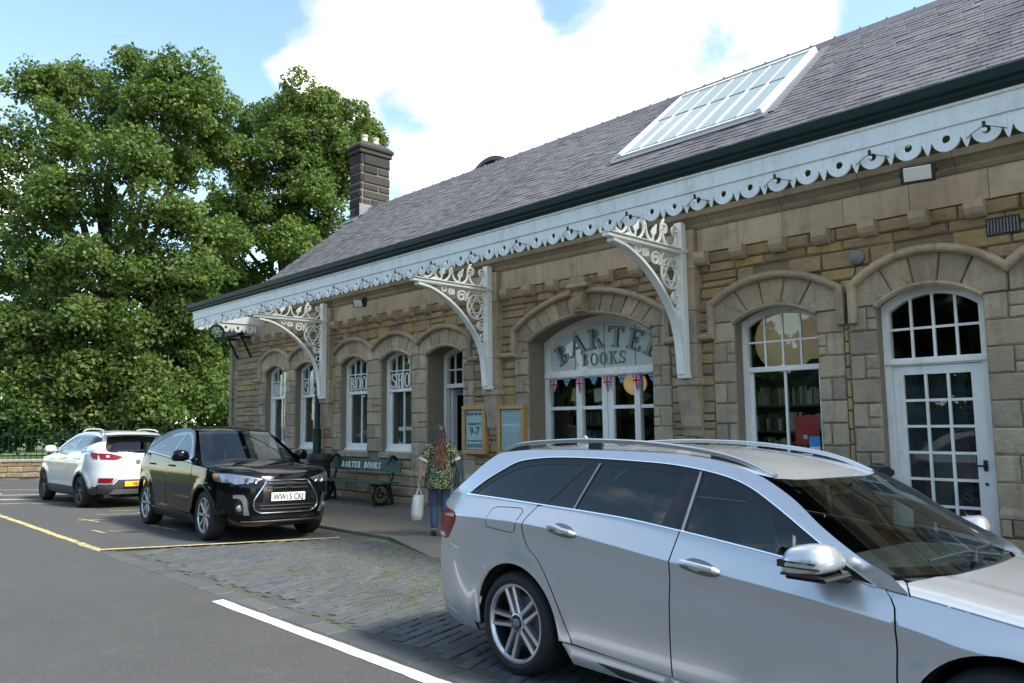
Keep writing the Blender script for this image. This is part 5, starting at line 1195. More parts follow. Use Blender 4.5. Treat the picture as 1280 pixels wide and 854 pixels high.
# rear quarter and bumper, split along the bumper seam
SEAM = opn([(-.735, .812), (-.66, .772), (-.45, .738), (-.205, .66)])
TL = sp([(-.905, .858), (-.79, 1.020, 1), (-.640, 1.002), (-.612, .955), (-.745, .814), (-.885, .812, 1)], .03)
def ang(p): return math.degrees(math.atan2(p[1]-WZ, p[0]-WX))
both(lambda s: panel('rear_quarter', [(x-.0, z) for x, z in g1[:-6]][:0]+belt(.178, -.885)[:-1]+opn([(-.885, zb(-.885)), (-.895, 1.05), (-.79, 1.024)])[:-1]+opn([(-.79, 1.024), (-.630, 1.005), (-.605, .955), (-.735, .812)], .03)[:-1]+SEAM[:-1]+arc_pts(WX, 127, -5)+[(.53, .298)]+[(x-.003, z) for x, z in opn(GAPC)[::-1]], 'side', s_side, 'silver_paint', sc, s, extra=crease, avoid=near_crease))
both(lambda s: panel('rear_bumper', [(x, z-.007) for x, z in SEAM]+arc_pts(WX, 131, 188, 14)+opn([(WX-.42, .262), (-.60, .262), (-.80, .285), (-.915, .33)])+opn([(-.925, .36), (-.955, .45), (-.95, .62), (-.90, .80)])[:-1]+[(-.885, .806), (-.745, .806)], 'side', s_side, 'silver_paint', sc, s, extra=crease, avoid=near_crease))
both(lambda s: panel('bumper_skirt', sp([(-.415, .275, 1), (-.60, .275), (-.80, .298), (-.92, .345, 1), (-.90, .26, 1), (-.70, .215), (-.38, .20, 1)]), 'side', lambda x, z: s_side(x, z)+.006, 'silver_paint', sc, s))
both(lambda s: panel('tail_light', TL, 'side', s_side, 'tail_red', sc, s, .03, .006, .02))
both(lambda s: panel('reversing_lamp', sp([(-.895, .845, 1), (-.80, .842, 1), (-.775, .818, 1), (-.885, .815, 1)]), 'side', s_side, 'tail_white', sc, s, .03, .0085, .003))
both(lambda s: panel('fuel_flap', sp([(-.225, .955), (-.212, 1.06), (-.18, 1.072), (.06, 1.078), (.085, 1.06), (.062, .965), (.03, .93), (-.19, .945)], .025), 'side', s_side, 'silver_paint', sc, s, .04, .002, .006, extra=crease, avoid=near_crease) if s < 0 else None)
both(lambda s: MB().tube([lifter('side', s_side, s)(x, z, .0012)[0] for x, z in sp([(-.228, .952), (-.215, 1.063), (-.18, 1.076), (.06, 1.082), (.089, 1.062), (.066, .963), (.03, .926), (-.19, .941)], .025)], .0022, 4, closed=True).build('flap_gap', 'seam', sc) if s < 0 else None)
FN = [(3.62, .70), (3.70, .55), (3.66, .36)]
both(lambda s: panel('front_wing', arc_pts(WX+2.874, 187, -2)+[(3.36, .26), (3.62, .27)]+opn([(3.66, .36), (3.69, .52), (3.62, zb(3.62)-.004)])[:-1]+belt(3.62, 2.455, -.004)+opn([(2.455, zb(2.455)-.006), (2.498, .838), (2.505, .705), (2.497, .525), (2.490, .262)])+[], 'side', s_side, 'silver_paint', sc, s, .028, extra=crease, avoid=near_crease))
# glazing
PANES = {'rear_quarter_glass': [(-.51, 1.146, 1), (-.39, 1.222), (-.26, 1.288), (-.12, 1.342), (.02, 1.368), (.21, 1.381), (.450, 1.384, 1), (.176, 1.124, 1)],
         'fixed_glass': [(.520, 1.384, 1), (.250, 1.122, 1), (.492, 1.112, 1), (.592, 1.384, 1)],
         'rear_door_glass': [(.624, 1.384, 1), (.522, 1.111, 1), (.9, 1.098), (1.200, 1.075, 1), (1.275, 1.358, 1), (.95, 1.377)],
         'front_door_glass': [(1.405, 1.339, 1), (1.375, 1.060, 1), (1.75, 1.022), (2.105, .980, 1), (2.108, 1.030, 1), (2.03, 1.078), (1.855, 1.180), (1.68, 1.264), (1.5, 1.318)]}
PO = {k: sp(v) for k, v in PANES.items()}
both(lambda s: panel('window_trim', DLO_TOP+belt(2.40, -.58, .006)[1:], 'side', s_side, 'trim_black', sc, s, .06, -.006, .01, holes=list(PO.values())))
for k, v in PO.items(): both(lambda s: panel(k, v, 'side', s_side, 'side_glass' if k == 'front_door_glass' else 'privacy_glass', sc, s, .07, -.009, .0))
def strip(name, pts, m, off, r=.005, car=sc, f=s_side):
    both(lambda s: MB().tube([lifter('side', f, s)(x, z, off)[0] for x, z in pts], r, 6).build(name, m, car))
strip('belt_strip', belt(-.62, 2.41, .002), 'chrome', .001, .0065); strip('window_strip', [(x, z+.002) for x, z in DLO_TOP[2:]], 'chrome', .0, .0045)
strip('pillar_strip', seg((.618, 1.398), (.508, 1.108), .1)+[(.508, 1.108)], 'grey_metal', .0, .006); strip('pillar_strip', [(1.385, 1.375), (1.352, 1.055)], 'grey_metal', .0, .008)
# roof, bonnet, windscreen
def roofz(x, y): return ROOFZ(x)+.042*(1-(y/.655)**2)*(1 if x < 1.2 else max(.12, 1-(x-1.2)/.68))
both_y = [(x, -wg(ROOFZ(x))) for x in [-.38+.07*i for i in range(32)] if x < 1.79]
panel('roof', both_y+[(1.80+.06*(1-(y/.6)**2), y) for y in [-.60+.1*i for i in range(13)]]+[(x, -y) for x, y in both_y[::-1]], 'top', roofz, 'silver_paint', sc, res=.09)
def wsx(y, z): return 1.800+(1.352-z)*1.72+.060*(1-(y/.62)**2)
panel('windscreen', sp([(-.585, 1.345, 1), (0, 1.349), (.585, 1.345, 1), (.66, 1.15), (.745, .955, 1), (0, .925), (-.745, .955, 1), (-.66, 1.15)], .06), 'end', wsx, 'windscreen_glass', sc, 1, .1, .0, .0)
def wsband(n, pts): panel(n, sp(pts, .05), 'end', wsx, 'gloss_black', sc, 1, .1, -.004, 0)
wsband('windscreen_band', [(-.585, 1.345, 1), (0, 1.349), (.585, 1.345, 1), (.585, 1.315, 1), (0, 1.318), (-.585, 1.315, 1)]); wsband('windscreen_band', [(-.745, .955, 1), (0, .925), (.745, .955, 1), (.735, .985, 1), (0, .955), (-.735, .985, 1)])
def bonz(x, y): w = abs(y); return zb(x)+.052*(1-(min(w, .868)/.868)**6)+.012*(1-min(1, w/.50)**2)+.006*math.exp(-((w-.56)/.05)**2)
panel('bonnet', sp([(2.552, -.861, 1), (2.500, -.755, 1), (2.595, -.45), (2.63, 0), (2.595, .45), (2.500, .755, 1), (2.552, .861, 1), (2.9, .861), (3.1, .858), (3.35, .842), (3.55, .80), (3.62, .62), (3.66, .3), (3.67, 0), (3.66, -.3), (3.62, -.62), (3.55, -.80), (3.35, -.842), (3.1, -.858), (2.9, -.861)], .07), 'top', bonz, 'silver_paint', sc, res=.08)
both(lambda s: panel('scuttle_corner', sp([(2.47, .735*s, 1), (2.49, .752*s, 1), (2.543, .861*s, 1), (2.42, .864*s, 1), (2.41, .80*s, 1)], .04), 'top', bonz, 'silver_paint', sc, res=.06, off=-.003))
panel('cowl', sp([(2.47, -.74, 1), (2.62, -.4), (2.66, 0), (2.62, .4), (2.47, .74, 1), (2.40, .70, 1), (2.52, .4), (2.56, 0), (2.52, -.4), (2.40, -.70, 1)], .07), 'top', lambda x, y: .915+.02*(1-(y/.75)**2), 'trim_black', sc, res=.08)
for y0_, y1_, yt in ((-.10, .52, .10), (.30, -.45, .28)):
    P = [Vector((wsx(y, z), y, z)) for y, z in ((y0_, .945), (y0_*.6+y1_*.4, .985), (y1_, .98))]; MB().tube([p+Vector((.012, 0, .012)) for p in P], [.011, .008, .006], 6).build('wiper', 'trim_black', sc)
# nose and tail closing panels (turned away from the road)
def nose(y, z): return 3.74-.10*((z-.5)/.35)**2-.20*(abs(y)/.8)**3
panel('front_bumper', sp([(-.70, .25, 1), (.70, .25, 1), (.745, .5), (.70, .70, 1), (0, .735), (-.70, .70, 1), (-.745, .5)], .08), 'end', nose, 'silver_paint', sc, 1, .1)
panel('grille', sp([(-.36, .47, 1), (.36, .47, 1), (.42, .66, 1), (-.42, .66, 1)], .08), 'end', nose, 'gloss_black', sc, 1, .1, .006); both(lambda s: panel('headlight', sp([(.47*s, .56, 1), (.70*s, .60, 1), (.72*s, .69, 1), (.5*s, .68, 1)], .08), 'end', nose, 'headlamp', sc, 1, .1, .006))
XRE = smooth_interp([(.22, -.88), (.45, -.975), (.62, -.97), (.8, -.945), (1.05, -.935), (1.11, -.905), (1.24, -.725), (1.38, -.53), (1.45, -.40)])
def tail(y, z): return XRE(z)+.10*(abs(y)/.78)**3
panel('tailgate', sp([(-.66, .30, 1), (.66, .30, 1), (.70, .6), (.71, 1.0), (.70, 1.12), (.62, 1.445, 1), (-.62, 1.445, 1), (-.70, 1.12), (-.71, 1.0), (-.70, .6)], .08), 'end', tail, 'silver_paint', sc, -1, .1); panel('rear_window', sp([(-.60, 1.10, 1), (.60, 1.10, 1), (.54, 1.40, 1), (-.54, 1.40, 1)], .08), 'end', tail, 'privacy_glass', sc, -1, .1, .004)
panel('spoiler', sp([(-.47, -.55), (-.36, -.60), (-.30, -.62, 1), (-.30, .62, 1), (-.36, .60), (-.47, .55)], .08), 'top', lambda x, y: ROOFZ(-.36)+.02+(x+.36)*.25-.02*(y/.6)**2, 'silver_paint', sc, res=.08, fl=.03)
# underlay, floor, wheel wells, cabin
both(lambda s: panel('underlay', sp([(-.86, .30, 1), (-.4, .28, 1)])+arc_pts(WX, 186, -4, 20, AR+.004)+seg((.46, .22), (2.48, .20))+arc_pts(WX+2.874, 184, -4, 20, AR+.004)+[(3.6, .32), (3.55, .68)]+belt(3.5, -.84, -.03), 'side', lambda x, z: s_side(x, z)-.016, 'seam', sc, s, .12, 0, 0))
fl_ = MB(); fl_.box(-.8, -.62, .20, 3.5, .62, .27); fl_.box(.5, -.84, .19, 2.42, -.62, .26); fl_.box(.5, .62, .19, 2.42, .84, .26); fl_.build('floor_pan', 'wheel_well', sc)
for ax in (WX, WX+2.874):
    for s in (-1, 1):
        w_ = MB(); A = arc_pts(ax, 190, -10, 20, AR-.004); V = [(x, s*.875, z) for x, z in A]+[(x, s*.56, z) for x, z in A]; n = len(A)
        w_.add(V, [(i, i+1, n+i+1, n+i) for i in range(n-1)]+[[n+i for i in range(n)]]); w_.build('wheel_well', 'wheel_well', sc, fix=False)
        wheel(sc, ax-.005, s*.89, .334, s, 'twin', .235, .252)
db = MB(); db.prism([(2.50, .80), (2.50, .93), (2.25, .955), (1.95, .93), (1.85, .80), (1.9, .6), (2.4, .5)], 'y', -.70, .70); db.build('dashboard', 'dash', sc)
seat(sc, 1.15, -.36); seat(sc, 1.15, .36); rb = MB(); rb.prism([(.15, .55), (.33, .55), (.12, 1.15), (.0, 1.15)], 'y', -.6, .6); rb.build('rear_seat', 'seat_cloth', sc)
sw_ = MB(); a = [(1.86-.06*math.sin(t*PI/12), -.36+.185*math.cos(t*PI/12), .92+.17*math.sin(t*PI/12)) for t in range(24)]; sw_.tube(a, .016, 6, closed=True); sw_.box(1.84, -.53, .90, 1.88, -.19, .95, .01); sw_.build('steering_wheel', 'trim_black', sc)
rm = MB(); rm.box(1.84, -.12, 1.24, 1.88, .12, 1.31, .015); rm.build('inner_mirror', 'trim_black', sc)
# roof rails, aerial, handles, mirrors
RAIL = opn([(-.36, 1.468), (-.24, 1.502), (-.05, 1.522), (.2, 1.535), (.45, 1.541), (.9, 1.531), (1.31, 1.494), (1.57, 1.445), (1.79, 1.362)])
for s in (-1, 1):
    P = []; n = len(RAIL); m_ = MB(); m_.sweep([(x, s*(.605 if x < 1.5 else .605-.02*(x-1.5)), z) for x, z in RAIL], [(-.017, -.013), (.017, -.013), (.017, .008), (.008, .015), (-.008, .015), (-.017, .008)], up=(0, 0, 1)); ro = m_.build('roof_rail', 'satin_rail', sc)
    for a, b in ((-.36, -.10), (.40, .58), (1.36, 1.72)):
        f_ = MB(); q = [(x, z) for x, z in RAIL if a <= x <= b]; zz0 = lambda x: roofz(x, .605)-.01
        f_.prism([(x, z-.014) for x, z in q]+[(x, zz0(x)) for x, z in q[::-1]], 'y', s*.605-.012, s*.605+.012); f_.build('rail_foot', 'trim_black', sc)
fn = MB(); fn.prism([(-.20, 1.50), (-.06, 1.50), (-.15, 1.575), (-.185, 1.575)], 'y', -.012, .012); fn.build('aerial_fin', 'silver_paint', sc)
for s in (-1, 1):
    for hx, hz in ((.505, .976), (1.515, .882)):
        pos = lifter('side', s_side, s); cup = panel('handle_recess_shade', sp([(hx-.125, hz), (hx-.06, hz+.045), (hx+.06, hz+.030), (hx+.125, hz-.018), (hx+.05, hz-.035), (hx-.06, hz-.022)], .02), 'side', s_side, 'handle_cup_shade', sc, s, .03, .002, .003)  # flat patch on the door skin; its dark colour paints the recess shade
        tl = -.085; m_ = MB(); m_.tube([pos(hx+d, hz+.004+d*tl, o)[0] for d, o in ((-.115, .004), (-.10, .022), (-.04, .034), (.03, .036), (.095, .026), (.118, .004))], [.012, .017, .0155, .0155, .018, .012], 8); m_.build('door_handle', 'silver_paint', sc)
def mirror(car, s, x0, z0, paint, w0, L=.27, H=.17, f=1):
    """door mirror: shell, dark base, glass; x0 z0 = front foot on the door"""
    sec = []; n = 18
    for (dy, k, kx, dz, dx) in ((.02, .35, .5, -.02, 0), (.05, .80, .85, 0, 0), (.11, .98, 1, .004, -.004), (.17, 1.0, 1, .004, -.008), (.225, .9, .92, -.004, -.02), (.25, .55, .6, -.015, -.03)):
        ring = []
        for i in range(n):
            a = 2*PI*i/n; ca, sa = math.cos(a), math.sin(a); px = (abs(ca)**.7)*(1 if ca > 0 else -1); pz = (abs(sa)**.7)*(1 if sa > 0 else -1)
            ring.append((x0-.06*f+dx*f+px*.085*kx*f*(1.1 if ca*f > 0 else .9), s*(w0+dy+.03), z0+.075+dz+pz*H*.5*k))
        sec.append(ring)
    m_ = MB(); V = [p for r_ in sec for p in r_]; m_.add(V, [(j*n+i, j*n+(i+1) % n, (j+1)*n+(i+1) % n, (j+1)*n+i) for j in range(len(sec)-1) for i in range(n)]+[list(range(n)), [(len(sec)-1)*n+i for i in range(n)]], True)
    return m_.build('mirror', paint, car, 60)
for s in (-1, 1):
    # housing seen as a long rounded shell leaning forward
    sec = []; n = 20; P0 = [(.00, .35, .050, .995), (.02, .72, .075, 1.012), (.07, .93, .083, 1.022), (.13, 1.0, .086, 1.024), (.18, .97, .080, 1.020), (.215, .80, .066, 1.012), (.235, .45, .04, 1.004)]
    V = []
    for (dy, k, hx, cz_) in P0:
        for i in range(n):
            a = 2*PI*i/n; ca, sa = math.cos(a), math.sin(a); px = abs(ca)**.5*(1 if ca > 0 else -1); pz_ = abs(sa)**.5*(1 if sa > 0 else -1)
            V.append((2.205-.10*dy+px*hx*1.35*(1-.22*max(0, pz_)), s*(.915+dy), cz_+pz_*.068*k+.014*px*k))
    m_ = MB(); m_.add(V, [(j*n+i, j*n+(i+1) % n, (j+1)*n+(i+1) % n, (j+1)*n+i) for j in range(len(P0)-1) for i in range(n)]+[list(range(n)), [(len(P0)-1)*n+i for i in range(n)]], True); mo = m_.build('mirror', 'silver_paint', sc, 60)
    b_ = MB(); b_.box(2.12, s*.90, .940, 2.31, s*1.13, .958, .008); b_.tube([(2.28, s*.86, .935), (2.26, s*.92, .945)], .03, 8); b_.build('mirror_base', 'trim_black', mo)
    i_ = MB(); i_.box(2.11, s*1.134, 1.012, 2.265, s*1.150, 1.020); i_.box(2.11, s*1.138, .990, 2.285, s*1.153, .997); i_.box(2.085, s*1.12, .990, 2.145, s*1.147, 1.02); i_.box(2.10, s*1.12, .955, 2.28, s*1.147, .966); i_.build('indicator', 'gloss_black', mo)
    panel('mirror_sail', sp([(2.125, .972, 1), (2.128, 1.022, 1), (2.36, .924, 1), (2.34, .924, 1)], .04), 'side', s_side, 'trim_black', sc, s, .05, .002, .004)
# ------------------------------------------------------------------ the two compact SUVs
class SUV:
    """body from a plan of rounded ends: W(z) half width, nose xf(z), tail xr(z)"""
    def __init__(s, prof, xf, xr, xs, xe, nf, nr, belt, top, wgt, arches, ar, wz):
        s.prof, s.xf, s.xr, s.xs, s.xe, s.nf, s.nr, s.belt, s.top, s.wgt, s.arches, s.ar, s.wz = smooth_interp(prof), smooth_interp(xf), smooth_interp(xr), xs, xe, nf, nr, smooth_interp(belt), smooth_interp(top), wgt, arches, ar, wz
    def side(s, x, z):
        b = s.belt(x); w = s.prof(min(z, b))
        if z > b: w = s.prof(b)-.012-(s.prof(b)-.012-s.wgt)*max(0, (z-b)/(1.56-b))**1.15
        zz_ = min(max(z, .2), 1.58); zf_ = min(zz_, 1.1)
        if x > s.xs: w *= max(1e-3, 1-min(.999, (x-s.xs)/(s.xf(zf_)-s.xs))**s.nf)**(1/s.nf)
        if x < s.xe: w *= max(1e-3, 1-min(.999, (s.xe-x)/(s.xe-s.xr(zz_)))**s.nr)**(1/s.nr)
        for ax in s.arches:
            r_ = math.hypot(x-ax, z-s.wz); w += .018*math.exp(-((r_-s.ar-.03)/.06)**2) if z > .25 else 0
        return w
    def wz_(s, z):
        b = s.belt(0); w = s.prof(min(z, b))
        return w if z <= b else s.prof(b)-.012-(s.prof(b)-.012-s.wgt)*((z-b)/(1.56-b))**1.15
    def front(s, y, z): k = min(.999, abs(y)/s.prof(min(z, 1.0))); return s.xs+(s.xf(z)-s.xs)*(1-k**s.nf)**(1/s.nf)
    def rear(s, y, z): k = min(.999, abs(y)/s.wz_(z)); return s.xe-(s.xe-s.xr(z))*(1-k**s.nr)**(1/s.nr)
    def fx(s, z, k=.84): return s.xs+(s.xf(z)-s.xs)*(1-k**s.nf)**(1/s.nf)
    def rx(s, z, k=.84): return s.xe-(s.xe-s.xr(z))*(1-k**s.nr)**(1/s.nr)
def vline(fn, z0, z1, n=8): return [(fn(z0+(z1-z0)*i/n), z0+(z1-z0)*i/n) for i in range(n+1)]
def arcs(cx, cz, r, a0, a1, n=20): return [(cx+r*math.cos(R(a0+(a1-a0)*i/n)), cz+r*math.sin(R(a0+(a1-a0)*i/n))) for i in range(n+1)]
def bl(S, x0, x1, d=0., n=14): return [(x0+(x1-x0)*i/n, S.belt(x0+(x1-x0)*i/n)+d) for i in range(n+1)]
def plate_num(car, name, face, s, y0, y1, z0, z1, txt, m, size, off, flip=1):
    yc, zc_ = (y0+y1)/2, (z0+z1)/2; x = face(0, zc_)+s*off; nx = -1 if s < 0 else 1
    p = MB().box(x-.006, y0, z0, x+.006, y1, z1, .004).build(name, m, car)
    place_text('plate_text', txt, size, 'plate_ink', p, (x+s*.0075, yc, zc_-size*.36), (0, s, 0), (0, 0, 1), .001, .80)
# ---- black SUV, nose towards us
bk = thing('compact_suv', 'black compact SUV parked nose-out inside the yellow bay lines', 'car', (-14.265, 5.80, gz(5.80)), R(-2.4)); bk.rotation_euler = (-math.atan(CAMBER), 0, R(-2.4)); bk.scale = (1.025, 1.025, 1.055)
S = SUV(prof=[(.18, .80), (.30, .865), (.45, .895), (.70, .910), (.90, .905), (1.05, .885), (1.2, .855)], xf=[(.18, 3.36), (.35, 3.51), (.55, 3.55), (.75, 3.545), (.90, 3.49), (1.0, 3.40), (1.1, 3.2)], xr=[(.2, -.68), (.45, -.78), (.8, -.77), (1.0, -.74), (1.2, -.68), (1.6, -.66)], xs=2.55, xe=-.05, nf=3.0, nr=3.2,
        belt=[(-.8, 1.19), (0, 1.17), (1, 1.115), (1.9, 1.07), (2.3, 1.045), (2.7, 1.025), (3.1, .985), (3.5, .90)], top=[(-.55, 1.54), (-.2, 1.585), (.4, 1.61), (.9, 1.605), (1.3, 1.57), (1.45, 1.545)], wgt=.60, arches=(0, 2.67), ar=.40, wz=.345)
AX = 2.67
both(lambda s: panel('front_wing', arcs(AX, .345, .40, 172, 8)+[(3.08, .36)]+vline(S.fx, .42, .97)+bl(S, 3.16, 2.16, -.012)+[(2.18, .9), (2.20, .6), (2.22, .42)], 'side', S.side, 'black_paint', bk, s, .06))
both(lambda s: panel('front_door', [(1.08, .34), (2.15, .34)]+[(2.18, .6), (2.165, .9)]+bl(S, 2.14, 1.09, -.005)+[(1.075, .8)], 'side', S.side, 'black_paint', bk, s, .06))
both(lambda s: panel('rear_door', arcs(0, .345, .415, 40, 4, 5)[::-1][1:][:0]+[(.47, .34), (1.07, .34), (1.065, .8)]+bl(S, 1.08, .12, -.005)+[(.11, .95), (.22, .80), (.36, .62)], 'side', S.side, 'black_paint', bk, s, .06))
both(lambda s: panel('rear_quarter', arcs(0, .345, .40, 178, 26)+[(.35, .64), (.21, .81), (.10, .95)]+bl(S, .11, -.56, -.003)+vline(S.rx, 1.12, .30), 'side', S.side, 'black_paint', bk, s, .06))
both(lambda s: panel('sill', [(.40, .335), (2.27, .335), (2.29, .20), (.38, .20)], 'side', lambda x, z: S.side(x, z)+.012, 'trim_black', bk, s, .08))
DT = opn([(-.26, 1.20), (-.02, 1.31), (.28, 1.42), (.6, 1.485), (1.0, 1.52), (1.35, 1.505), (1.62, 1.40), (1.9, 1.22), (2.13, 1.065)])
BTOP = smooth_interp([(-.62, 1.27), (-.35, 1.375), (0, 1.475), (.5, 1.56), (1.0, 1.58), (1.33, 1.55), (1.45, 1.525)])
both(lambda s: panel('side_frame', [(-.59, 1.195)]+[(x*.1-.6, BTOP(x*.1-.6)) for x in range(21)]+opn([(1.45, 1.525), (1.7, 1.40), (2.0, 1.20), (2.20, 1.055)])[1:]+DT[::-1]+bl(S, -.32, -.55, .0), 'side', S.side, 'black_paint', bk, s, .06))
PB = [sp([(-.16, 1.208, 1), (.0, 1.285), (.21, 1.365, 1), (.11, 1.192, 1)]), sp([(.25, 1.375, 1), (.15, 1.19, 1), (1.06, 1.135, 1), (1.09, 1.488, 1), (.6, 1.455)]), sp([(1.15, 1.488, 1), (1.13, 1.135, 1), (1.90, 1.095, 1), (1.86, 1.19), (1.6, 1.365), (1.34, 1.468)])]
both(lambda s: panel('window_trim', DT+bl(S, 2.10, -.28, .004), 'side', S.side, 'gloss_black', bk, s, .08, -.006, .006, holes=PB))
for i, q in enumerate(PB): both(lambda s: panel('side_glass', q, 'side', S.side, 'side_glass', bk, s, .09, -.009, 0))
both(lambda s: panel('roof_side', [(x*.1-.4, BTOP(x*.1-.4)) for x in range(19)]+[(x*.1-.4, BTOP(x*.1-.4)-.01) for x in range(18, -1, -1)], 'side', S.side, 'black_paint', bk, s, .1, .002, 0) if False else None)
def bkroof(x, y): return BTOP(x)+.035*(1-min(1, abs(y)/.64)**2.2)
RY = [(x*.1-.6, -S.side(x*.1-.6, BTOP(x*.1-.6))+.003) for x in range(21)]
panel('roof', RY+[(1.45+.08*(1-(y/.58)**2), y) for y in [-.5+.1*i for i in range(11)]]+[(x, -y) for x, y in RY[::-1]], 'top', bkroof, 'black_paint', bk, res=.1)
def bkws(y, z): return 1.45+(1.535-z)*1.62+.09*(1-(y/.7)**2)
panel('windscreen', sp([(-.585, 1.525, 1), (0, 1.545), (.585, 1.525, 1), (.76, 1.065, 1), (0, 1.045), (-.76, 1.065, 1)], .07), 'end', bkws, 'windscreen_glass', bk, 1, .1, 0, 0)
panel('windscreen_band', sp([(-.585, 1.525, 1), (0, 1.545), (.585, 1.525, 1), (.60, 1.485, 1), (0, 1.505), (-.60, 1.485, 1)], .07), 'end', bkws, 'gloss_black', bk, 1, .1, -.004, 0)
def bkbon(x, y): w = min(abs(y), .86); return S.belt(x)-.012+.065*(1-(w/.87)**5)+.004*math.exp(-((w-.42)/.12)**2)-(max(0, x-3.25)**2)*.5
panel('bonnet', sp([(2.20, -.815, 1), (2.36, 0), (2.20, .815, 1), (2.7, .82), (3.08, .80), (3.28, .68), (3.40, .40), (3.45, 0), (3.40, -.40), (3.28, -.68), (3.08, -.80), (2.7, -.83)], .07), 'top', bkbon, 'black_paint', bk, res=.07)
panel('cowl', sp([(2.10, -.78, 1), (2.27, -.4), (2.34, 0), (2.27, .4), (2.10, .78, 1), (2.25, .80, 1), (2.40, 0), (2.25, -.80, 1)], .07), 'top', lambda x, y: 1.045, 'trim_black', bk, res=.08)
def fe(name, pts, m, off=.004, res=.06, fl=.01, hol=(), f=S.front): return panel(name, sp(pts, .05), 'end', f, m, bk, 1, res, off, fl, hol)
FEg = [(.84*S.prof(.24+.0735*i)+.004, .24+.0735*i) for i in range(11)]
panel('front_bumper', [(y, .235-.02*(1-(y/.72)**2)) for y in [-.66+.11*i for i in range(13)]]+FEg+[(y, .94+.035*(y/.75)**2) for y in [.70-.1*i for i in range(15)]]+[(-y, z) for y, z in FEg[::-1]], 'end', S.front, 'black_paint', bk, 1, .05, 0, .01)
GR = [(-.315, .845, 1), (.315, .845, 1), (.47, .60), (.46, .47), (.37, .42, 1), (-.37, .42, 1), (-.46, .47), (-.47, .60)]
fe('grille', GR, 'gloss_black', .008)
both(lambda s: MB().tube([lifter('end', S.front, 1)(y, z, .02)[0] for y, z in sp(GR, .05)], .010, 8, closed=True).build('grille_surround', 'chrome', bk) if s > 0 else None)
for z in (.75, .80): MB().tube([lifter('end', S.front, 1)(y*.1, z, .016)[0] for y in range(-3, 4)], .010, 6).build('grille_bar', 'trim_black', bk)
for z in (.47, .515): MB().tube([lifter('end', S.front, 1)(y*.1, z, .016)[0] for y in range(-4, 5)], .008, 6).build('grille_bar', 'trim_black', bk)
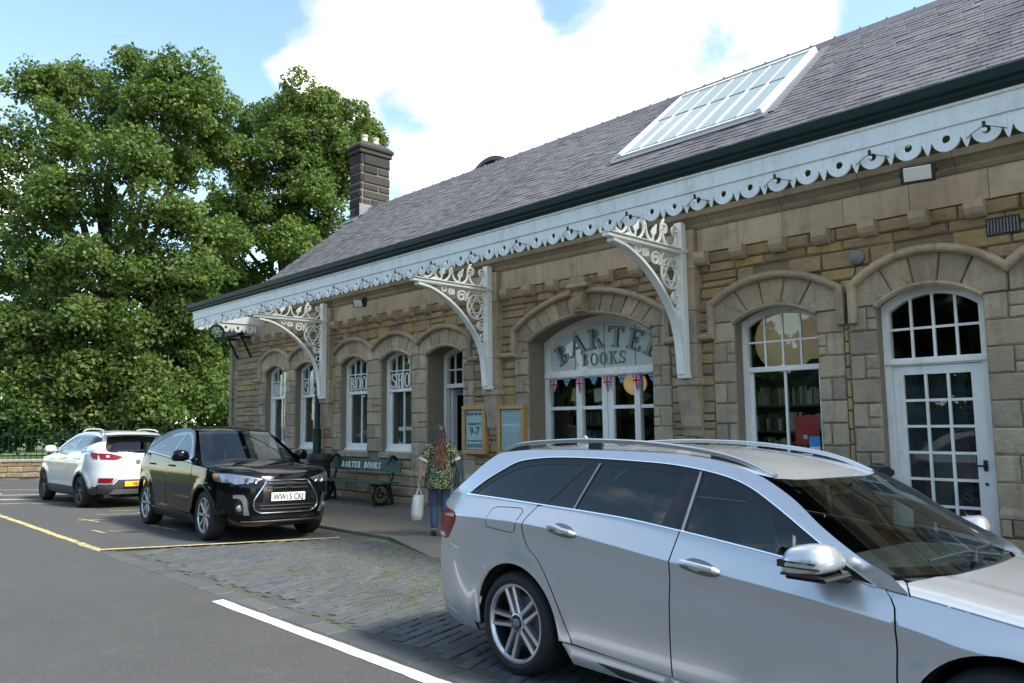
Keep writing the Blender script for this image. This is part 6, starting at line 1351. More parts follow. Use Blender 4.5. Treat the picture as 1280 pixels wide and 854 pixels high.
# three-lozenge badge
e_ = MB(); ex = S.front(0, .79)+.035
for a in (90, 210, 330):
    c_, s_ = math.cos(R(a)), math.sin(R(a)); l = .055; q = [(0, 0), (l*.5*c_-l*.29*s_, l*.5*s_+l*.29*c_), (l*c_, l*s_), (l*.5*c_+l*.29*s_, l*.5*s_-l*.29*c_)]; e_.prism([(y, .785+z) for y, z in q], 'x', ex-.004, ex+.004)
e_.build('badge', 'chrome', bk)
plate_num(bk, 'number_plate', S.front, 1, -.26, .26, .575, .69, 'WW15 CKJ', 'plate_white', .115, .03)
fe('lower_grille', [(-.50, .33, 1), (.50, .33, 1), (.46, .385, 1), (-.46, .385, 1)], 'gloss_black', .005); MB().tube([lifter('end', S.front, 1)(y*.1, .30, .012)[0] for y in range(-6, 7)], .016, 6).build('bumper_lip', 'trim_black', bk)
for s in (-1, 1):
    # headlamp as a wrapped lens over a bright reflector
    HL = [(.36*s, .872, 1), (.50*s, .828), (.70*s, .805, 1), (.755*s, .84), (.755*s, .945, 1), (.54*s, .912)]
    HLs = HL if s > 0 else HL[::-1]
    h_ = fe('headlight', HLs, 'headlamp', .006, .03); fe('headlight_cover', HLs, 'lamp_cover', .022, .04, .016)
    for (yy, zz_, r_) in ((.56, .855, .045), (.46, .855, .030)): MB().lathe([(.001, .012), (r_*.7, .012), (r_, .018), (r_, -.01)], (S.front(yy, zz_)+.002, yy*s, zz_), 'x', 16, cap=False).build('headlight_bulb', 'chrome', bk)
    if False: fe('headlight_indicator', [(.64*s, .91, 1), (.69*s, .93, 1), (.70*s, .86, 1), (.65*s, .86, 1)][::s], 'lamp_amber', .010, .03)
    panel('headlight_side', sp([(S.fx(.82)+.01, .82, 1), (S.fx(.945)+.01, .945, 1), (3.0, .945), (2.95, .925), (3.03, .85)], .04), 'side', S.side, 'headlamp', bk, s, .04, .005)
    panel('headlight_amber', sp([(3.07, .875, 1), (3.09, .93, 1), (2.99, .935), (2.98, .91)], .04), 'side', S.side, 'lamp_amber', bk, s, .04, .009, .004)
    fe('fog_recess', [(.54*s, .60, 1), (.66*s, .63, 1), (.70*s, .50), (.66*s, .40, 1), (.52*s, .42, 1)][::s], 'gloss_black', .004, .04)
    FG = [(.715, .665, 1), (.60, .665), (.565, .61), (.55, .50), (.515, .395, 1), (.585, .395, 1), (.60, .50), (.622, .585), (.66, .618), (.715, .618, 1)]
    fe('fog_surround', [(q[0]*s, *q[1:]) for q in FG][::s], 'chrome', .016, .03, .014)
    MB().lathe([(.001, .03), (.030, .028), (.042, .022), (.045, -.01)], (S.front(.65, .48), .645*s, .485), 'x', 16, cap=False).build('fog_lamp', 'headlamp', bk)
    mirror(bk, s, 1.98, 1.09, 'black_paint', .82)
    MB().box(1.88, s*.80-.05, 1.09, 1.97, s*.80+.06, 1.12, .01).build('mirror_arm', 'trim_black', bk)
    for hx in (.33, 1.28): MB().tube([lifter('side', S.side, s)(hx+d, 1.0, o)[0] for d, o in ((-.1, .0), (-.08, .025), (.06, .028), (.1, 0))], .014, 8).build('door_handle', 'black_paint', bk)
    for ax in (0, AX):
        w_ = MB(); A = arcs(ax, .345, .398, 190, -10); n = len(A); V = [(x, s*.84, z) for x, z in A]+[(x, s*.52, z) for x, z in A]; w_.add(V, [(i, i+1, n+i+1, n+i) for i in range(n-1)]+[[n+i for i in range(n)]]); w_.build('wheel_well', 'wheel_well', bk, fix=False)
        wheel(bk, ax, s*.865, .350, s, 'blade', .225, .245)
    panel('underlay', [(-.6, .3), (2.9, .3), (3.1, .5), (3.0, .95), (2.2, 1.02), (0, 1.15), (-.55, 1.1)], 'side', lambda x, z: S.side(x, z)-.02, 'seam', bk, s, .2, 0, 0) if False else None
fl_ = MB(); fl_.box(-.6, -.60, .22, 3.3, .60, .30); fl_.box(.45, -.80, .22, 2.2, .80, .30); fl_.build('floor_pan', 'wheel_well', bk)
cb_ = MB(); cb_.box(.42, -.80, .30, 2.2, .80, .92); cb_.box(2.2, -.5, .30, 3.2, .5, .85); cb_.build('underlay', 'seam', bk)
seat(bk, 1.0, -.36, z=.12); seat(bk, 1.0, .36, z=.12); MB().prism([(2.2, .9), (2.2, 1.03), (1.9, 1.06), (1.7, 1.0), (1.75, .8)], 'y', -.7, .7).build('dashboard', 'dash', bk)
panel('tailgate', sp([(-.68, .30, 1), (.68, .30, 1), (.70, .9), (.66, 1.2), (.60, 1.27, 1), (-.60, 1.27, 1), (-.66, 1.2), (-.70, .9)], .08), 'end', S.rear, 'black_paint', bk, -1, .1)
for y0_, y1_ in ((-.55, .05), (0.05, .60)): MB().tube([Vector((bkws(y, z)+.015, y, z+.01)) for y, z in ((y0_, 1.075), ((y0_+y1_)/2, 1.10), (y1_, 1.095))], .009, 6).build('wiper', 'trim_black', bk)
# ---- white SUV, tail towards us
wh = thing('compact_suv', 'white compact SUV with black cladding parked behind the black car', 'car', (-18.376, 5.80, gz(5.80)), R(-178.3)); wh.rotation_euler = (math.atan(CAMBER), 0, R(-178.3))
T = SUV(prof=[(.18, .78), (.30, .84), (.45, .872), (.70, .885), (.90, .885), (1.05, .872), (1.25, .84)], xf=[(.2, 3.36), (.5, 3.46), (.8, 3.42), (1.0, 3.25), (1.1, 3.0)], xr=[(.25, -.74), (.45, -.84), (.60, -.86), (.80, -.84), (1.0, -.83), (1.15, -.78), (1.30, -.66), (1.50, -.46), (1.58, -.40)], xs=2.5, xe=.05, nf=2.7, nr=2.9,
        belt=[(-.9, 1.20), (0, 1.19), (.8, 1.165), (1.7, 1.12), (2.1, 1.09), (2.5, 1.04), (3.0, .97), (3.4, .86)], top=[(-.5, 1.55), (0, 1.6)], wgt=.62, arches=(0, 2.6), ar=.395, wz=.335)
AW = 2.6
both(lambda s: panel('front_wing', arcs(AW, .335, .42, 172, 8)+[(3.05, .36)]+vline(T.fx, .42, .93)+bl(T, 3.05, 2.06, -.01)+[(2.08, .8), (2.12, .44)], 'side', T.side, 'white_car_paint', wh, s, .07))
both(lambda s: panel('front_door', [(1.02, .42), (2.10, .42), (2.07, .8)]+bl(T, 2.05, 1.03, -.004)+[(1.01, .8)], 'side', T.side, 'white_car_paint', wh, s, .07))
both(lambda s: panel('rear_door', [(.44, .42), (1.01, .42), (1.0, .8)]+bl(T, 1.02, .08, -.004)+[(.08, .95), (.24, .80), (.38, .62)], 'side', T.side, 'white_car_paint', wh, s, .07))
both(lambda s: panel('rear_quarter', arcs(0, .335, .42, 172, 28)+[(.37, .64), (.23, .81), (.07, .95)]+bl(T, .07, -.50, 0)+vline(T.rx, 1.18, .46), 'side', T.side, 'white_car_paint', wh, s, .07))
both(lambda s: panel('cladding', [(.41, .41), (2.20, .41), (2.22, .24), (.40, .24)], 'side', lambda x, z: T.side(x, z)+.008, 'grey_cladding', wh, s, .08))
for ax in (0, AW): both(lambda s: panel('arch_cladding', arcs(ax, .335, .425, 186, -6)+arcs(ax, .335, .372, -6, 186), 'side', lambda x, z: T.side(x, z)+.006, 'grey_cladding', wh, s, .08))
both(lambda s: panel('bumper_cladding', [(-.41, .455), (-.43, .28)]+vline(T.rx, .28, .455), 'side', T.side, 'grey_cladding', wh, s, .07, .003))
WD = opn([(-.42, 1.40), (-.30, 1.475), (-.05, 1.525), (.3, 1.545), (.7, 1.54), (1.05, 1.505), (1.4, 1.38), (1.75, 1.21), (1.95, 1.105)])
WB = opn([(1.92, 1.108), (1.2, 1.155), (.5, 1.185), (.15, 1.21), (-.15, 1.30), (-.40, 1.392)])
WT_ = smooth_interp([(-.55, 1.53), (-.3, 1.575), (.2, 1.60), (.7, 1.595), (1.1, 1.55), (1.25, 1.51)])
WRL = lambda z: T.rx(z, .84)
both(lambda s: panel('side_frame', vline(WRL, 1.19, 1.50, 6)+[(x*.1-.5, WT_(x*.1-.5)) for x in range(18)]+opn([(1.25, 1.51), (1.55, 1.38), (1.85, 1.21), (2.08, 1.092)])[1:]+WD[::-1]+[(x, z) for x, z in WB[::-1][1:] if x < .45]+bl(T, .47, -.45, .0, 10), 'side', T.side, 'white_car_paint', wh, s, .07))
PW = [sp([(-.30, 1.405, 1), (-.18, 1.47), (.10, 1.51), (.62, 1.515, 1), (.66, 1.20, 1), (.2, 1.225), (-.08, 1.30)]), sp([(.70, 1.512, 1), (.73, 1.20, 1), (1.6, 1.155, 1), (1.62, 1.24), (1.35, 1.375), (1.02, 1.48)])]
both(lambda s: panel('window_trim', WD+WB[1:-1], 'side', T.side, 'gloss_black', wh, s, .08, -.005, .006, holes=PW))
for q in PW: both(lambda s: panel('side_glass', q, 'side', T.side, 'side_glass', wh, s, .09, -.009, 0))
def whroof(x, y): return WT_(x)+.035*(1-min(1, abs(y)/.64)**2.2)
RY = [(x*.1-.5, -T.side(x*.1-.5, WT_(x*.1-.5))+.003) for x in range(18)]
panel('roof', RY+[(1.25+.08*(1-(y/.58)**2), y) for y in [-.5+.1*i for i in range(11)]]+[(x, -y) for x, y in RY[::-1]], 'top', whroof, 'white_car_paint', wh, res=.1)
def whws(y, z): return 1.25+(1.51-z)*1.75+.09*(1-(y/.7)**2)
panel('windscreen', sp([(-.585, 1.505, 1), (0, 1.53), (.585, 1.505, 1), (.76, 1.09, 1), (0, 1.07), (-.76, 1.09, 1)], .07), 'end', whws, 'windscreen_glass', wh, 1, .1, 0, 0)
panel('bonnet', sp([(2.02, -.81, 1), (2.15, 0), (2.02, .81, 1), (2.6, .81), (2.95, .77), (3.15, .6), (3.25, 0), (3.15, -.6), (2.95, -.77), (2.6, -.81)], .08), 'top', lambda x, y: T.belt(x)-.01+.055*(1-(min(abs(y), .86)/.87)**5)-(max(0, x-3.0)**2)*.8, 'white_car_paint', wh, res=.1)
panel('front_bumper', sp([(-.70, .30, 1), (.70, .30, 1), (.69, .9, 1), (-.69, .9, 1)], .08), 'end', T.front, 'white_car_paint', wh, 1, .1)
def re(name, pts, m, off=.004, res=.06, fl=.01): return panel(name, sp(pts, .05), 'end', T.rear, m, wh, -1, res, off, fl)
ED = [(.84*T.wz_(.48+.0665*i)+.004, .48+.0665*i) for i in range(17)]
panel('tailgate', [(-y, z) for y, z in ED[::-1]]+ED, 'end', T.rear, 'white_car_paint', wh, -1, .06)
re('rear_bumper', [(-.715, .30, 1), (.715, .30, 1), (.715, .495, 1), (.45, .495, 1), (.38, .60, 1), (-.38, .60, 1), (-.45, .495, 1), (-.715, .495, 1)], 'grey_cladding', .008)
re('diffuser', [(-.5, .30, 1), (.5, .30, 1), (.44, .40, 1), (-.44, .40, 1)], 'alloy_bright', .013)
re('rear_window', [(-.57, 1.245), (-.50, 1.185, 1), (0, 1.165), (.50, 1.185, 1), (.57, 1.245), (.49, 1.47, 1), (0, 1.50), (-.49, 1.47, 1)], 'privacy_glass', .005, .08); re('window_border', [(-.595, 1.23), (-.52, 1.165, 1), (0, 1.145), (.52, 1.165, 1), (.595, 1.23), (.51, 1.49, 1), (0, 1.52), (-.51, 1.49, 1)], 'gloss_black', .002, .08)
plate_num(wh, 'number_plate', T.rear, -1, -.26, .26, .455, .565, 'NJ19', 'plate_yellow', .105, .02)
for s in (-1, 1):
    re('tail_light', [(.30*s, 1.075, 1), (.44*s, 1.015), (.69*s, 1.025, 1), (.72*s, 1.145, 1), (.52*s, 1.135)][::s], 'tail_red', .010, .04)
    panel('tail_light_side', sp([(T.rx(1.02), 1.025, 1), (T.rx(1.145), 1.145, 1), (-.42, 1.165), (-.36, 1.15, 1), (-.48, 1.05)], .04), 'side', T.side, 'tail_red', wh, s, .04, .008)
    re('lamp_segment', [(.55*s, 1.06, 1), (.60*s, 1.06, 1), (.60*s, 1.10, 1), (.55*s, 1.10, 1)][::s], 'tail_white', .016, .04)
    re('bumper_reflector', [(.50*s, .53, 1), (.71*s, .53, 1), (.71*s, .635, 1), (.45*s, .635, 1)][::s], 'tail_red', .010, .04)
    MB().tube([lifter('end', T.rear, -1)(y*s, z, .014)[0] for y, z in ((.71, .515), (.50, .515), (.41, .625))], .011, 6).build('chrome_trim', 'chrome', wh)
    mirror(wh, s, 1.86, 1.13, 'white_car_paint', .82); MB().box(1.76, s*.80-.05, 1.12, 1.85, s*.80+.06, 1.15, .01).build('mirror_arm', 'trim_black', wh)
    RLp = opn([(-.35, 1.60), (-.2, 1.645), (.3, 1.665), (.8, 1.65), (1.0, 1.59)]); MB().sweep([(x, s*.56, z) for x, z in RLp], [(-.014, -.012), (.014, -.012), (.014, .012), (-.014, .012)], up=(0, 0, 1)).build('roof_rail', 'satin_rail', wh)
    for hx in (.30, 1.22): MB().tube([lifter('side', T.side, s)(hx+d, 1.02, o)[0] for d, o in ((-.1, .0), (-.08, .025), (.06, .028), (.1, 0))], .015, 8).build('door_handle', 'white_car_paint', wh)
    for ax in (0, AW):
        w_ = MB(); A = arcs(ax, .335, .385, 190, -10); n = len(A); V = [(x, s*.84, z) for x, z in A]+[(x, s*.52, z) for x, z in A]; w_.add(V, [(i, i+1, n+i+1, n+i) for i in range(n-1)]+[[n+i for i in range(n)]]); w_.build('wheel_well', 'wheel_well', wh, fix=False)
        wheel(wh, ax, s*.865, .335, s, 'dark', .22, .225)
MB().lathe([(.001, -.008), (.045, -.008), (.05, 0), (.05, .02)], (T.rear(0, .97)-.004, 0, .97), 'x', 18, cap=False).build('badge', 'grey_metal', wh)
MB().tube([(T.rear(.0, 1.2)-.02, 0, 1.20), (T.rear(-.2, 1.21)-.03, -.1, 1.215), (T.rear(-.4, 1.22)-.02, -.34, 1.205)], .012, 6).build('wiper', 'trim_black', wh)
panel('spoiler', sp([(-.56, -.5), (-.45, -.56), (-.35, -.58, 1), (-.35, .58, 1), (-.45, .56), (-.56, .5)], .08), 'top', lambda x, y: WT_(-.4)+.028+(x+.4)*.22-.03*(y/.6)**2, 'white_car_paint', wh, res=.08, fl=.035)
fl_ = MB(); fl_.box(-.7, -.60, .22, 3.2, .60, .30); fl_.box(.42, -.80, .22, 2.15, .80, .30); fl_.build('floor_pan', 'wheel_well', wh); MB().box(-.5, -.76, .30, 2.1, .76, .98).build('underlay', 'seam', wh)
for y_ in (-.36, .36): seat(wh, 1.0, y_, z=.15)
# ------------------------------------------------------------------ trees and shrubs
def leafmat(name, a, b, c):
    m = bpy.data.materials.new(name); m.use_nodes = True; nt = m.node_tree; p = nt.nodes['Principled BSDF']; geo = N(nt, 'ShaderNodeNewGeometry')
    n = N(nt, 'ShaderNodeTexNoise', i={'Scale': .9, 'Detail': 3.0}); nt.links.new(geo.outputs['Position'], n.inputs['Vector'])
    f = mth(nt, 'ADD', mth(nt, 'MULTIPLY', geo.outputs['Random Per Island'], .55), mth(nt, 'MULTIPLY', mth(nt, 'SUBTRACT', n.outputs['Fac'], .3), 1.0), clamp=True)
    c_ = rampn(nt, f, [a, b, c]); nt.links.new(c_, p.inputs['Base Color']); p.inputs['Roughness'].default_value = .5; p.inputs['Specular IOR Level'].default_value = .35
    tr = N(nt, 'ShaderNodeBsdfTranslucent'); mx = N(nt, 'ShaderNodeMixShader', i={0: .45}); out = nt.nodes['Material Output']
    hs = N(nt, 'ShaderNodeHueSaturation', i={'Saturation': 1.1, 'Value': 1.5}); nt.links.new(c_, hs.inputs['Color']); nt.links.new(hs.outputs[0], tr.inputs[0])
    nt.links.new(p.outputs[0], mx.inputs[1]); nt.links.new(tr.outputs[0], mx.inputs[2]); nt.links.new(mx.outputs[0], out.inputs[0]); MT[name] = m
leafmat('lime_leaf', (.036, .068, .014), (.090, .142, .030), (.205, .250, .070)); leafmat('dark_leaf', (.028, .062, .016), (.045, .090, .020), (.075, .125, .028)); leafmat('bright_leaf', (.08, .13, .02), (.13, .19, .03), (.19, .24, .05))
mat('bark', (.060, .048, .036), .95, nz=((3, .3), (20, .3)), bump=((14, .8, .03),))
def leaves(rg, clumps, size, per, flat=.8):
    """clumps: (centre, radius); leaf quads concentrated on the upper shell, hanging at the skirt"""
    Vs = []
    for (c, r) in clumps:
        n = max(8, int(per*(r/.7)**2)); d = rg.normal(size=(n, 3)); d /= np.linalg.norm(d, axis=1)[:, None]; d[:, 2] = np.where(d[:, 2] < -.35, -d[:, 2]*.6, d[:, 2])
        rad = r*(.55+.55*rg.random(n)**.8)
        # sprays: leaves gather along a few twigs of the clump
        tw = rg.normal(size=(9, 3)); tw[:, 2] = tw[:, 2]*.9+.2; tw /= np.linalg.norm(tw, axis=1)[:, None]; pick = tw[rg.integers(0, 9, n)]; d = d*.6+pick*.7; d /= np.linalg.norm(d, axis=1)[:, None]
        p = np.array(c)+d*rad[:, None]*np.array([1, 1, flat]); p[:, 2] -= .38*r*(np.hypot(d[:, 0], d[:, 1]))**2
        nr = d*.55+rg.normal(size=(n, 3))*.7+np.array([0, 0, .35]); nr /= np.linalg.norm(nr, axis=1)[:, None]
        a = rg.normal(size=(n, 3)); a[:, 2] -= .5; a -= (a*nr).sum(1)[:, None]*nr; a /= np.linalg.norm(a, axis=1)[:, None]; b = np.cross(nr, a)
        s = (size*(.65+.7*rg.random(n)))[:, None]
        q = np.stack([p-a*s*.5, p+b*s*.42+nr*s*.06, p+a*s*.62, p-b*s*.42+nr*s*.06], 1); Vs.append(q.reshape(-1, 3))
    V = np.concatenate(Vs); return V, np.arange(len(V)).reshape(-1, 4)
def limb(mb, p0, p1, r0, r1, rg, n=6, wob=.08):
    P = []; L = (Vector(p1)-Vector(p0)).length
    for i in range(n+1): t = i/n; q = Vector(p0).lerp(Vector(p1), t); P.append(q+Vector(rg.normal(size=3)*wob*L*.25*math.sin(PI*t)))
    mb.tube(P, [r0+(r1-r0)*i/n for i in range(n+1)], 8)
def tree(name, label, base, lobes, seed, size=.17, per=150, ncl=20, m='lime_leaf', trunk=.42, cat='tree', group=None, dark=True, crad=(.45, 1.15)):
    rg = np.random.default_rng(seed); t = thing(name, label, cat, base, 0, group); B = Vector(base); cl = []
    zt = max(c.z for c, r in lobes)
    mb = MB(); top = sum((c for c, r in lobes), Vector())/len(lobes)-B; mid = Vector((top.x*.25, top.y*.25, top.z*.45))
    limb(mb, (0, 0, -.2), mid, trunk, trunk*.62, rg, 7, .03); limb(mb, mid, (top.x*.6, top.y*.6, (zt-B.z)*.86), trunk*.6, trunk*.12, rg, 8, .05)
    for c, r in lobes:
        h = c-B; f = .35+.45*min(1, max(0, h.z/(zt-B.z)))*rg.random(); s0 = mid.lerp(Vector((top.x*.6, top.y*.6, (zt-B.z)*.86)), max(0, f-.3)) if h.z > mid.z else Vector((0, 0, max(.3, h.z*.75)))
        limb(mb, s0, h, trunk*.30, .03, rg, 6, .12)
        for k in range(4): d = Vector(rg.normal(size=3)); d.z = abs(d.z)*.6; limb(mb, h*.92+s0*.08, h+d.normalized()*r*.8, .05, .012, rg, 4, .1)
        n = int(ncl*(r/2.0)**2)+5
        for k in range(n):
            d = rg.normal(size=3); d /= np.linalg.norm(d); d[2] = d[2] if d[2] > -.5 else -d[2]*.5
            rr = r*(.62+.42*rg.random()); q = h+Vector(d*rr*np.array([1, 1, .85])); cl.append(((q.x, q.y, q.z), rg.uniform(*crad)))
        for k in range(n//4): d = rg.normal(size=3); q = h+Vector(d*r*.3); cl.append(((q.x, q.y, q.z), .8))
    mb.build('trunk', 'bark', t); V, Q = leaves(rg, cl, size, per); me = np_mesh('crown', V, Q); me.polygons.foreach_set('use_smooth', [False]*len(Q)); mobj('crown', me, m, t); return t
def lobe(px, py, rpx, dep): return (at_depth(px, py, dep), rpx*dep/F)
D1 = 34.
L1 = [lobe(*q) for q in ((40, 115, 42, D1), (95, 105, 38, D1+2), (165, 95, 42, D1), (225, 105, 45, D1-1), (205, 150, 55, D1-2), (258, 130, 30, D1+1), (120, 165, 50, D1+2), (60, 185, 55, D1-1), (160, 205, 58, D1-3), (222, 205, 32, D1), (15, 250, 52, D1), (95, 255, 60, D1-2), (185, 275, 55, D1-3), (40, 330, 60, D1-2), (120, 335, 58, D1-3.5), (205, 345, 50, D1-3), (60, 410, 58, D1-3), (140, 415, 55, D1-4), (215, 405, 45, D1-2), (10, 460, 55, D1-3), (90, 475, 48, D1-4.5), (165, 480, 42, D1-4), (-60, 200, 60, D1+1), (-70, 330, 70, D1), (-60, 450, 70, D1-1), (240, 450, 38, D1-1), (35, 500, 38, D1-5), (110, 380, 50, D1+2), (30, 390, 50, D1+3), (180, 440, 45, D1+1), (220, 490, 34, D1-2), (120, 510, 34, D1-4), (185, 512, 28, D1-4), (262, 190, 22, D1+2), (255, 300, 30, D1-1), (248, 350, 34, D1-2), (240, 165, 30, D1+1), (250, 400, 34, D1-2))]
tree('lime_tree', 'huge dense lime tree with leafy skirt at the edge of the yard', (-36.5, 10.5, -.05), L1, 3, .155, 235, 10, 'lime_leaf', .55, group=None)
D2 = 40.
L2 = [lobe(*q) for q in ((385, 135, 38, D2), (425, 150, 30, D2), (345, 150, 36, D2+1), (305, 165, 32, D2+2), (400, 185, 45, D2-1), (345, 205, 50, D2-2), (312, 222, 26, D2), (375, 250, 45, D2-2), (420, 235, 34, D2), (320, 270, 42, D2-2), (285, 300, 34, D2-1), (350, 310, 45, D2-3), (395, 300, 35, D2), (300, 350, 40, D2-2), (270, 380, 32, D2-2), (255, 430, 34, D2-3), (290, 430, 40, D2-1), (455, 166, 9, D2+2), (462, 178, 8, D2+2), (270, 480, 36, D2-2), (300, 490, 34, D2), (278, 190, 24, D2), (275, 270, 26, D2), (440, 200, 26, D2), (265, 340, 30, D2))]
tree('lime_tree', 'tall lime tree rising behind the gable end and chimney', (-35.5, 19.0, -.05), L2, 5, .165, 235, 10, 'lime_leaf', .5)
# shrubs behind the railings
def shrub(label, x, y, h, r, m, seed, name='shrub'):
    rg = np.random.default_rng(seed); lb = [(Vector((x+rg.uniform(-r, r)*.6, y+rg.uniform(-r, r)*.6, h*(.35+.5*rg.random()))), r*rg.uniform(.45, .7)) for k in range(5)]
    return tree(name, label, (x, y, -.08), lb, seed, .15, 110, 16, m, .09, 'shrub', 'shrubs behind the railings', crad=(.35, .6))
def px_ground(px, dep): v = at_depth(px, 600, dep); return v.x, v.y
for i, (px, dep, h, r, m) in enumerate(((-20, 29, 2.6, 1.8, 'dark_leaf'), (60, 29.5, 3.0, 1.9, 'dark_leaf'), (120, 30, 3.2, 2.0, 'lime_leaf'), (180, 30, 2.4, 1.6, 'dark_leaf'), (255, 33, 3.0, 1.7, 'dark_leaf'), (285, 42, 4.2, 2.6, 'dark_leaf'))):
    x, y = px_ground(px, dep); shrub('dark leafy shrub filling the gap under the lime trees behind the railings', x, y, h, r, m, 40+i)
# more trees beyond, closing the view
for i, (px, dep, h, r) in enumerate(((-90, 46, 11, 4.5), (40, 56, 9, 5), (180, 60, 9, 5), (300, 62, 8, 4.5))):
    v = at_depth(px, 530, dep); rg = np.random.default_rng(70+i); lb = [(Vector((v.x+rg.uniform(-r, r)*.7, v.y+rg.uniform(-r, r)*.7, h*(.3+.65*rg.random()))), r*rg.uniform(.4, .6)) for k in range(9)]
    tree('park_tree', 'dark park tree closing the view behind the lime trees', (v.x, v.y, -.08), lb, 90+i, .34, 60, 8, 'dark_leaf', .3, group='trees closing the view')
# the wooded side of the road behind the viewer, seen only in the glass of cars and windows
rg = np.random.default_rng(17); cl = []
for k in range(620):
    a = rg.uniform(-75, 45); cl.append(((a, -26+rg.normal()*2.0, rg.uniform(0, 10.5)*(.75+.25*math.sin(a*.35))), rg.uniform(1.2, 2.2)))
V, Q = leaves(rg, cl, .7, 26); me = np_mesh('woodland', V, Q); wd_ = mobj('woodland', me, 'dark_leaf'); tag(wd_, 'dark belt of woodland across the road opposite the station', 'woodland', kind='stuff')
# weeds in the gaps of the setts
rg = np.random.default_rng(5); Vw = []
for k in range(2600):
    x, y = rg.uniform(-10.5, -2), rg.uniform(4.2, 6.7)
    if rg.random() > math.exp(-((x+6.2)/2.6)**2-((y-5.4)/.9)**2)*.75: continue
    for j in range(5):
        a = rg.uniform(0, 6.28); l = rg.uniform(.012, .03); p = np.array([x+rg.normal()*.03, y+rg.normal()*.03, gz(y)+.001]); d = np.array([math.cos(a), math.sin(a), .8])*l; w = np.array([-math.sin(a), math.cos(a), 0])*.006; Vw += [p-w, p+w, p+d+w*.3, p+d-w*.3]
if Vw: me = np_mesh('weeds', np.array(Vw), np.arange(len(Vw)).reshape(-1, 4)); tag(mobj('weeds', me, 'bright_leaf'), 'tiny green weeds sprouting between the setts', 'weeds', kind='stuff')
# ------------------------------------------------------------------ the person walking to the entrance
mat('skin', (.42, .26, .19), .55, nz=((20, .06),)); mat('denim', (.045, .075, .135), .85, nz=((40, .2), (6, .15))); mat('hair_dark', (.030, .017, .011), .5, nz=((60, .3),)); mat('hair_auburn', [(.13, .050, .018), (.19, .078, .026), (.085, .034, .014)], .45, nz=((50, .3),)); mat('tote_cloth', (.60, .59, .54), .9, nz=((20, .08), (4, .1))); mat('shoe', (.02, .018, .016), .6); mat('bag_leather', (.018, .014, .012), .5)
def print_cloth():
    m = mat('tunic_print', (.040, .048, .030), .85); nt = m.node_tree; b = nt.nodes['Principled BSDF']; geo = N(nt, 'ShaderNodeNewGeometry')
    v = N(nt, 'ShaderNodeTexVoronoi', i={'Scale': 42.0}); nt.links.new(geo.outputs['Position'], v.inputs['Vector']); r = rampn(nt, v.outputs['Distance'], [(.52, .52, .32), (.34, .36, .17), (.030, .040, .024), (.018, .026, .018), (.018, .026, .018)])
    nt.links.new(r, b.inputs['Base Color'])
print_cloth()
per = thing('person', 'person with long auburn hair in a green patterned top and jeans carrying a white bag', 'person', (-9.20, 7.40, pz(7.4)), R(-127))
def skin(name, pts, edges, m, parent, root=0, sub=2):
    me = bpy.data.meshes.new(name); me.from_pydata([p[:3] for p in pts], edges, []); me.update(); o = mobj(name, me, m, parent)
    md = o.modifiers.new('skin', 'SKIN'); md.use_smooth_shade = True
    if not me.skin_vertices: me.skin_vertices.new()
    for i, p in enumerate(pts): r = p[3]; me.skin_vertices[0].data[i].radius = (r if not isinstance(r, tuple) else r[0], r if not isinstance(r, tuple) else r[1]); me.skin_vertices[0].data[i].use_root = (i == root)
    ms = o.modifiers.new('sub', 'SUBSURF'); ms.levels = sub; ms.render_levels = sub; return o
# joints: x = her left, -y = facing
J = dict(pel=(0, 0, .90, (.14, .11)), wai=(0, .0, 1.04, (.125, .095)), che=(0, .01, 1.22, (.145, .105)), nec0=(0, .015, 1.345, .065), nec=(0, .005, 1.40, .05), hea0=(0, -.01, 1.47, (.066, .078)), hea=(0, -.012, 1.545, (.068, .082)), top=(0, -.005, 1.59, .045),
         sl=(.155, .015, 1.325, .058), el=(.265, .045, 1.08, .042), wl=(.30, -.0, .855, .027), hl=(.302, -.02, .80, (.034, .020)), sr=(-.155, .015, 1.325, .058), er=(-.245, .03, 1.09, .042), wr=(-.20, -.16, 1.0, .027), hr=(-.175, -.205, .985, (.03, .02)),
         tl=(.085, 0, .86, .088), kl=(.09, -.05, .47, .058), al=(.085, .03, .09, .038), fl=(.09, -.07, .045, .04), tr=(-.085, 0, .86, .088), kr=(-.085, .0, .48, .058), ar=(-.085, .12, .13, .038), fr=(-.09, .05, .05, .04))
names = list(J); ix = {n: i for i, n in enumerate(names)}
EG = [('pel', 'wai'), ('wai', 'che'), ('che', 'nec0'), ('nec0', 'nec'), ('nec', 'hea0'), ('hea0', 'hea'), ('hea', 'top'), ('che', 'sl'), ('sl', 'el'), ('el', 'wl'), ('wl', 'hl'), ('che', 'sr'), ('sr', 'er'), ('er', 'wr'), ('wr', 'hr'), ('pel', 'tl'), ('tl', 'kl'), ('kl', 'al'), ('al', 'fl'), ('pel', 'tr'), ('tr', 'kr'), ('kr', 'ar'), ('ar', 'fr')]
body = skin('body', [J[n] for n in names], [(ix[a], ix[b]) for a, b in EG], 'skin', per)
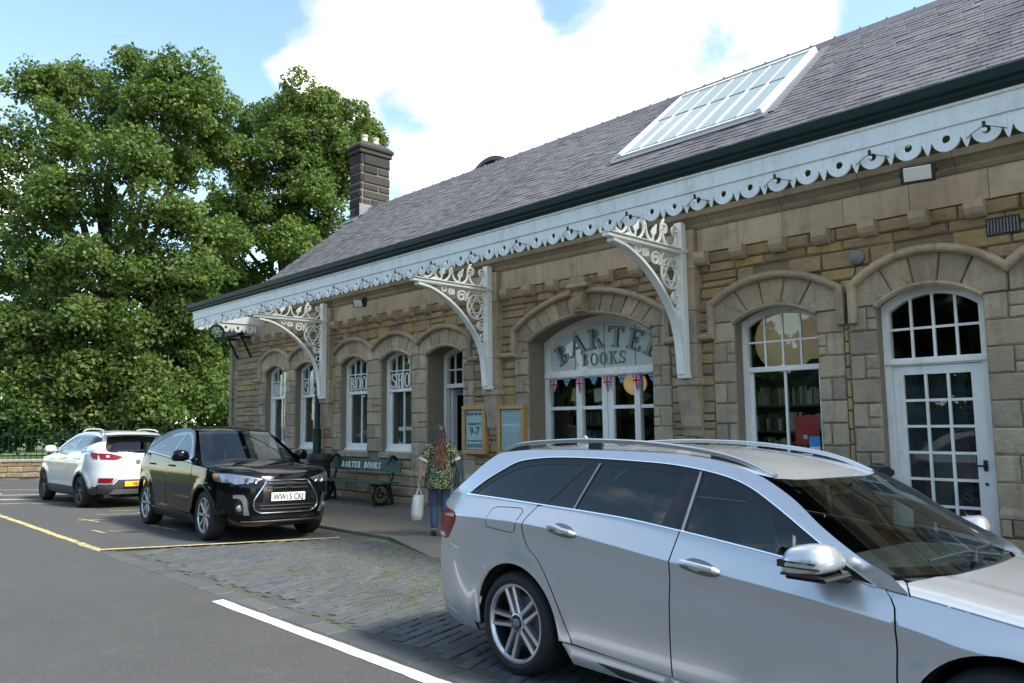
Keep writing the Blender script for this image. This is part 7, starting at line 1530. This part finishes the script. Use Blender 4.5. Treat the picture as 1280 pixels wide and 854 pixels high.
# fingers closed round the strap
for side, (hx, hy, hz), sg in (('l', (.302, -.025, .775), 1), ('r', (-.17, -.225, .98), -1)):
    for k in range(4):
        o_ = -.024+.016*k; P = [(hx+sg*.012, hy+o_, hz+.015, .0088), (hx+sg*.02, hy+o_*1.05, hz-.015-.004*(k in (1, 2)), .0085), (hx+sg*.008, hy+o_, hz-.04-.006*(k in (1, 2)), .008), (hx-sg*.014, hy+o_, hz-.036, .0072)]
        skin('finger', P, [(0, 1), (1, 2), (2, 3)], 'skin', body, 0, 1)
    skin('thumb', [(hx-sg*.008, hy-.028, hz+.03, .010), (hx-sg*.022, hy-.040, hz+.002, .0095), (hx-sg*.018, hy-.034, hz-.022, .008)], [(0, 1), (1, 2)], 'skin', body, 0, 1)
# face, turned away
fa = MB(); fa.tube([(0, -.088, 1.535), (0, -.108, 1.505), (0, -.094, 1.50)], [.008, .013, .010], 6)
for s in (-1, 1): fa.ico((s*.030, -.082, 1.545), .011, 1); fa.ico((s*.074, .0, 1.53), .016, 1, (.45, 1, 1.5))
fa.box(-.022, -.090, 1.468, .022, -.082, 1.474); fa.build('face', 'skin', body)
# loose patterned tunic with short sleeves: rings round the torso
def ring(cx, cy, z, rx, ry, n=24, ph=0., wob=0.): return [(cx+rx*math.cos(2*PI*i/n)*(1+wob*math.sin(5*2*PI*i/n+ph)), cy+ry*math.sin(2*PI*i/n)*(1+wob*math.sin(4*2*PI*i/n+ph)), z) for i in range(n)]
def loft(rings, closed_end=False):
    mb = MB(); n = len(rings[0]); V = [p for r in rings for p in r]; Fs = [(j*n+i, j*n+(i+1) % n, (j+1)*n+(i+1) % n, (j+1)*n+i) for j in range(len(rings)-1) for i in range(n)]
    mb.add(V, Fs, True); return mb
loft([ring(0, .01, 1.385, .060, .055), ring(0, .012, 1.365, .10, .075), ring(0, .012, 1.33, .185, .10), ring(0, .01, 1.26, .195, .122), ring(0, .008, 1.15, .180, .125, wob=.01), ring(0, .004, 1.02, .188, .135, wob=.02), ring(0, .002, .88, .212, .160, ph=1, wob=.035), ring(0, .005, .74, .232, .178, ph=2, wob=.05), ring(0, .005, .69, .228, .175, ph=2, wob=.055), ring(0, .005, .70, .20, .15)]).build('tunic', 'tunic_print', per, 60)
for s, e in ((1, J['el']), (-1, J['er'])):
    a = Vector((s*.135, .012, 1.335)); b = Vector(e[:3]); d = (b-a).normalized(); mb = MB(); mb.tube([a, a+d*.06, a+d*.15, a+d*.235], [.068, .078, .080, .082], 14, caps=False); mb.tube([a+d*.235, a+d*.25], [.084, .078], 14, caps=False); mb.build('sleeve', 'tunic_print', per)
    mb = MB(); mb.tube([a+d*.228, a+d*.262], [.0845, .079], 14, caps=False); mb.build('cuff', 'tote_cloth', per)
jn = [(0, 0, .86, (.11, .10))]+[J[n][:3]+(r,) for n, r in (('tl', .088), ('kl', .068), ('al', .055), ('tr', .088), ('kr', .068), ('ar', .055))]
skin('jeans', jn, [(0, 1), (1, 2), (2, 3), (0, 4), (4, 5), (5, 6)], 'denim', per)
for n, (x, y, z) in (('l', (.09, -.045, .0)), ('r', (-.09, .085, .02))): m_ = MB(); m_.lathe([(.001, .0), (.9, .0), (1, .02), (.95, .05), (.6, .085), (.001, .09)], n=16); m_.v = [(x+a*.042, y+b*.115, z+c) for a, b, c in m_.v]; m_.build('shoe', 'shoe', per)
# hair: cap over the skull and long wavy strands down the back
hc = MB(); hc.ico((0, .012, 1.545), .1, 3, (.84, 1.0, 1.0)); hc.v = [(x, y, z) if y > -.045 or z > 1.585 else (x*.9, -.045+(y+.045)*.15, z) for x, y, z in hc.v]; hc.build('hair', 'hair_dark', per)
rh = random.Random(4); hb = [MB(), MB()]
for k in range(90):
    a = rh.uniform(-1, 1); x0 = .078*a; ph = rh.uniform(0, 6.28); ln = rh.uniform(.44, .60)*(1-.18*abs(a)); P = []; rr = []
    for i in range(13):
        t = i/12; z = 1.54-t*ln; wv = .018*math.sin(ph+t*16)*(.3+t)+.008*math.sin(ph*2+t*26); P.append((x0*(1.0-.25*math.sin(t*3)+.35*t)+wv-.018*t, .085+.055*math.sin(min(1, t*1.5)*PI/2)+.012*math.cos(ph+t*13)+rh.uniform(-.004, .004), z)); rr.append(.0105*(1-.55*t)+.002)
    k_ = rh.choice((3, 4, 5, 6, 7, 8)); hb[0].tube(P[:k_+1], rr[:k_+1], 5); hb[1].tube(P[k_:], rr[k_:], 5)
tag(hb[0].build('hair_strands', 'hair_dark', per), kind='stuff'); tag(hb[1].build('hair_strands', 'hair_auburn', per), kind='stuff')
# white cloth bag in her left hand
pw = per.matrix_basis; 
tb = thing('tote_bag', 'crumpled white cloth bag hanging from the left hand of the person', 'bag', (-9.20, 7.40, pz(7.4)), R(-127))
bx_, by_ = .312, -.025
loft([ring(bx_, by_, .595, .070, .026, wob=.08), ring(bx_+.004, by_, .55, .080, .042, ph=1, wob=.08), ring(bx_+.012, by_, .44, .088, .055, ph=2, wob=.09), ring(bx_+.022, by_, .32, .090, .054, ph=3, wob=.09), ring(bx_+.03, by_, .235, .075, .042, ph=3, wob=.08), ring(bx_+.034, by_, .215, .04, .015)]).build('sack', 'tote_cloth', tb, 60)
for s in (-1, 1): MB().tube([(bx_+.045, by_+s*.022, .585), (bx_+.018, by_+s*.012, .66), (bx_, by_, .752), (bx_-.02, by_+s*.012, .66), (bx_-.045, by_+s*.022, .585)], .009, 6).build('strap', 'tote_cloth', tb)
hb_ = thing('handbag', 'dark shoulder bag with pale pattern at the right hip of the person', 'bag', (-9.20, 7.40, pz(7.4)), R(-127))
m_ = MB(); m_.prism([(-.11, .70), (.13, .70), (.11, .93), (-.09, .93)], 'x', -.305, -.235); m_.build('pouch', 'bag_leather', hb_); MB().tube([(-.27, -.06, .93), (-.225, -.03, 1.15), (-.15, .02, 1.395), (-.20, .10, 1.2), (-.265, .10, .93)], .012, 6).build('strap', 'bag_leather', hb_); MB().box(-.312, -.06, .76, -.306, .06, .86, .003).build('patch', 'tote_cloth', hb_)
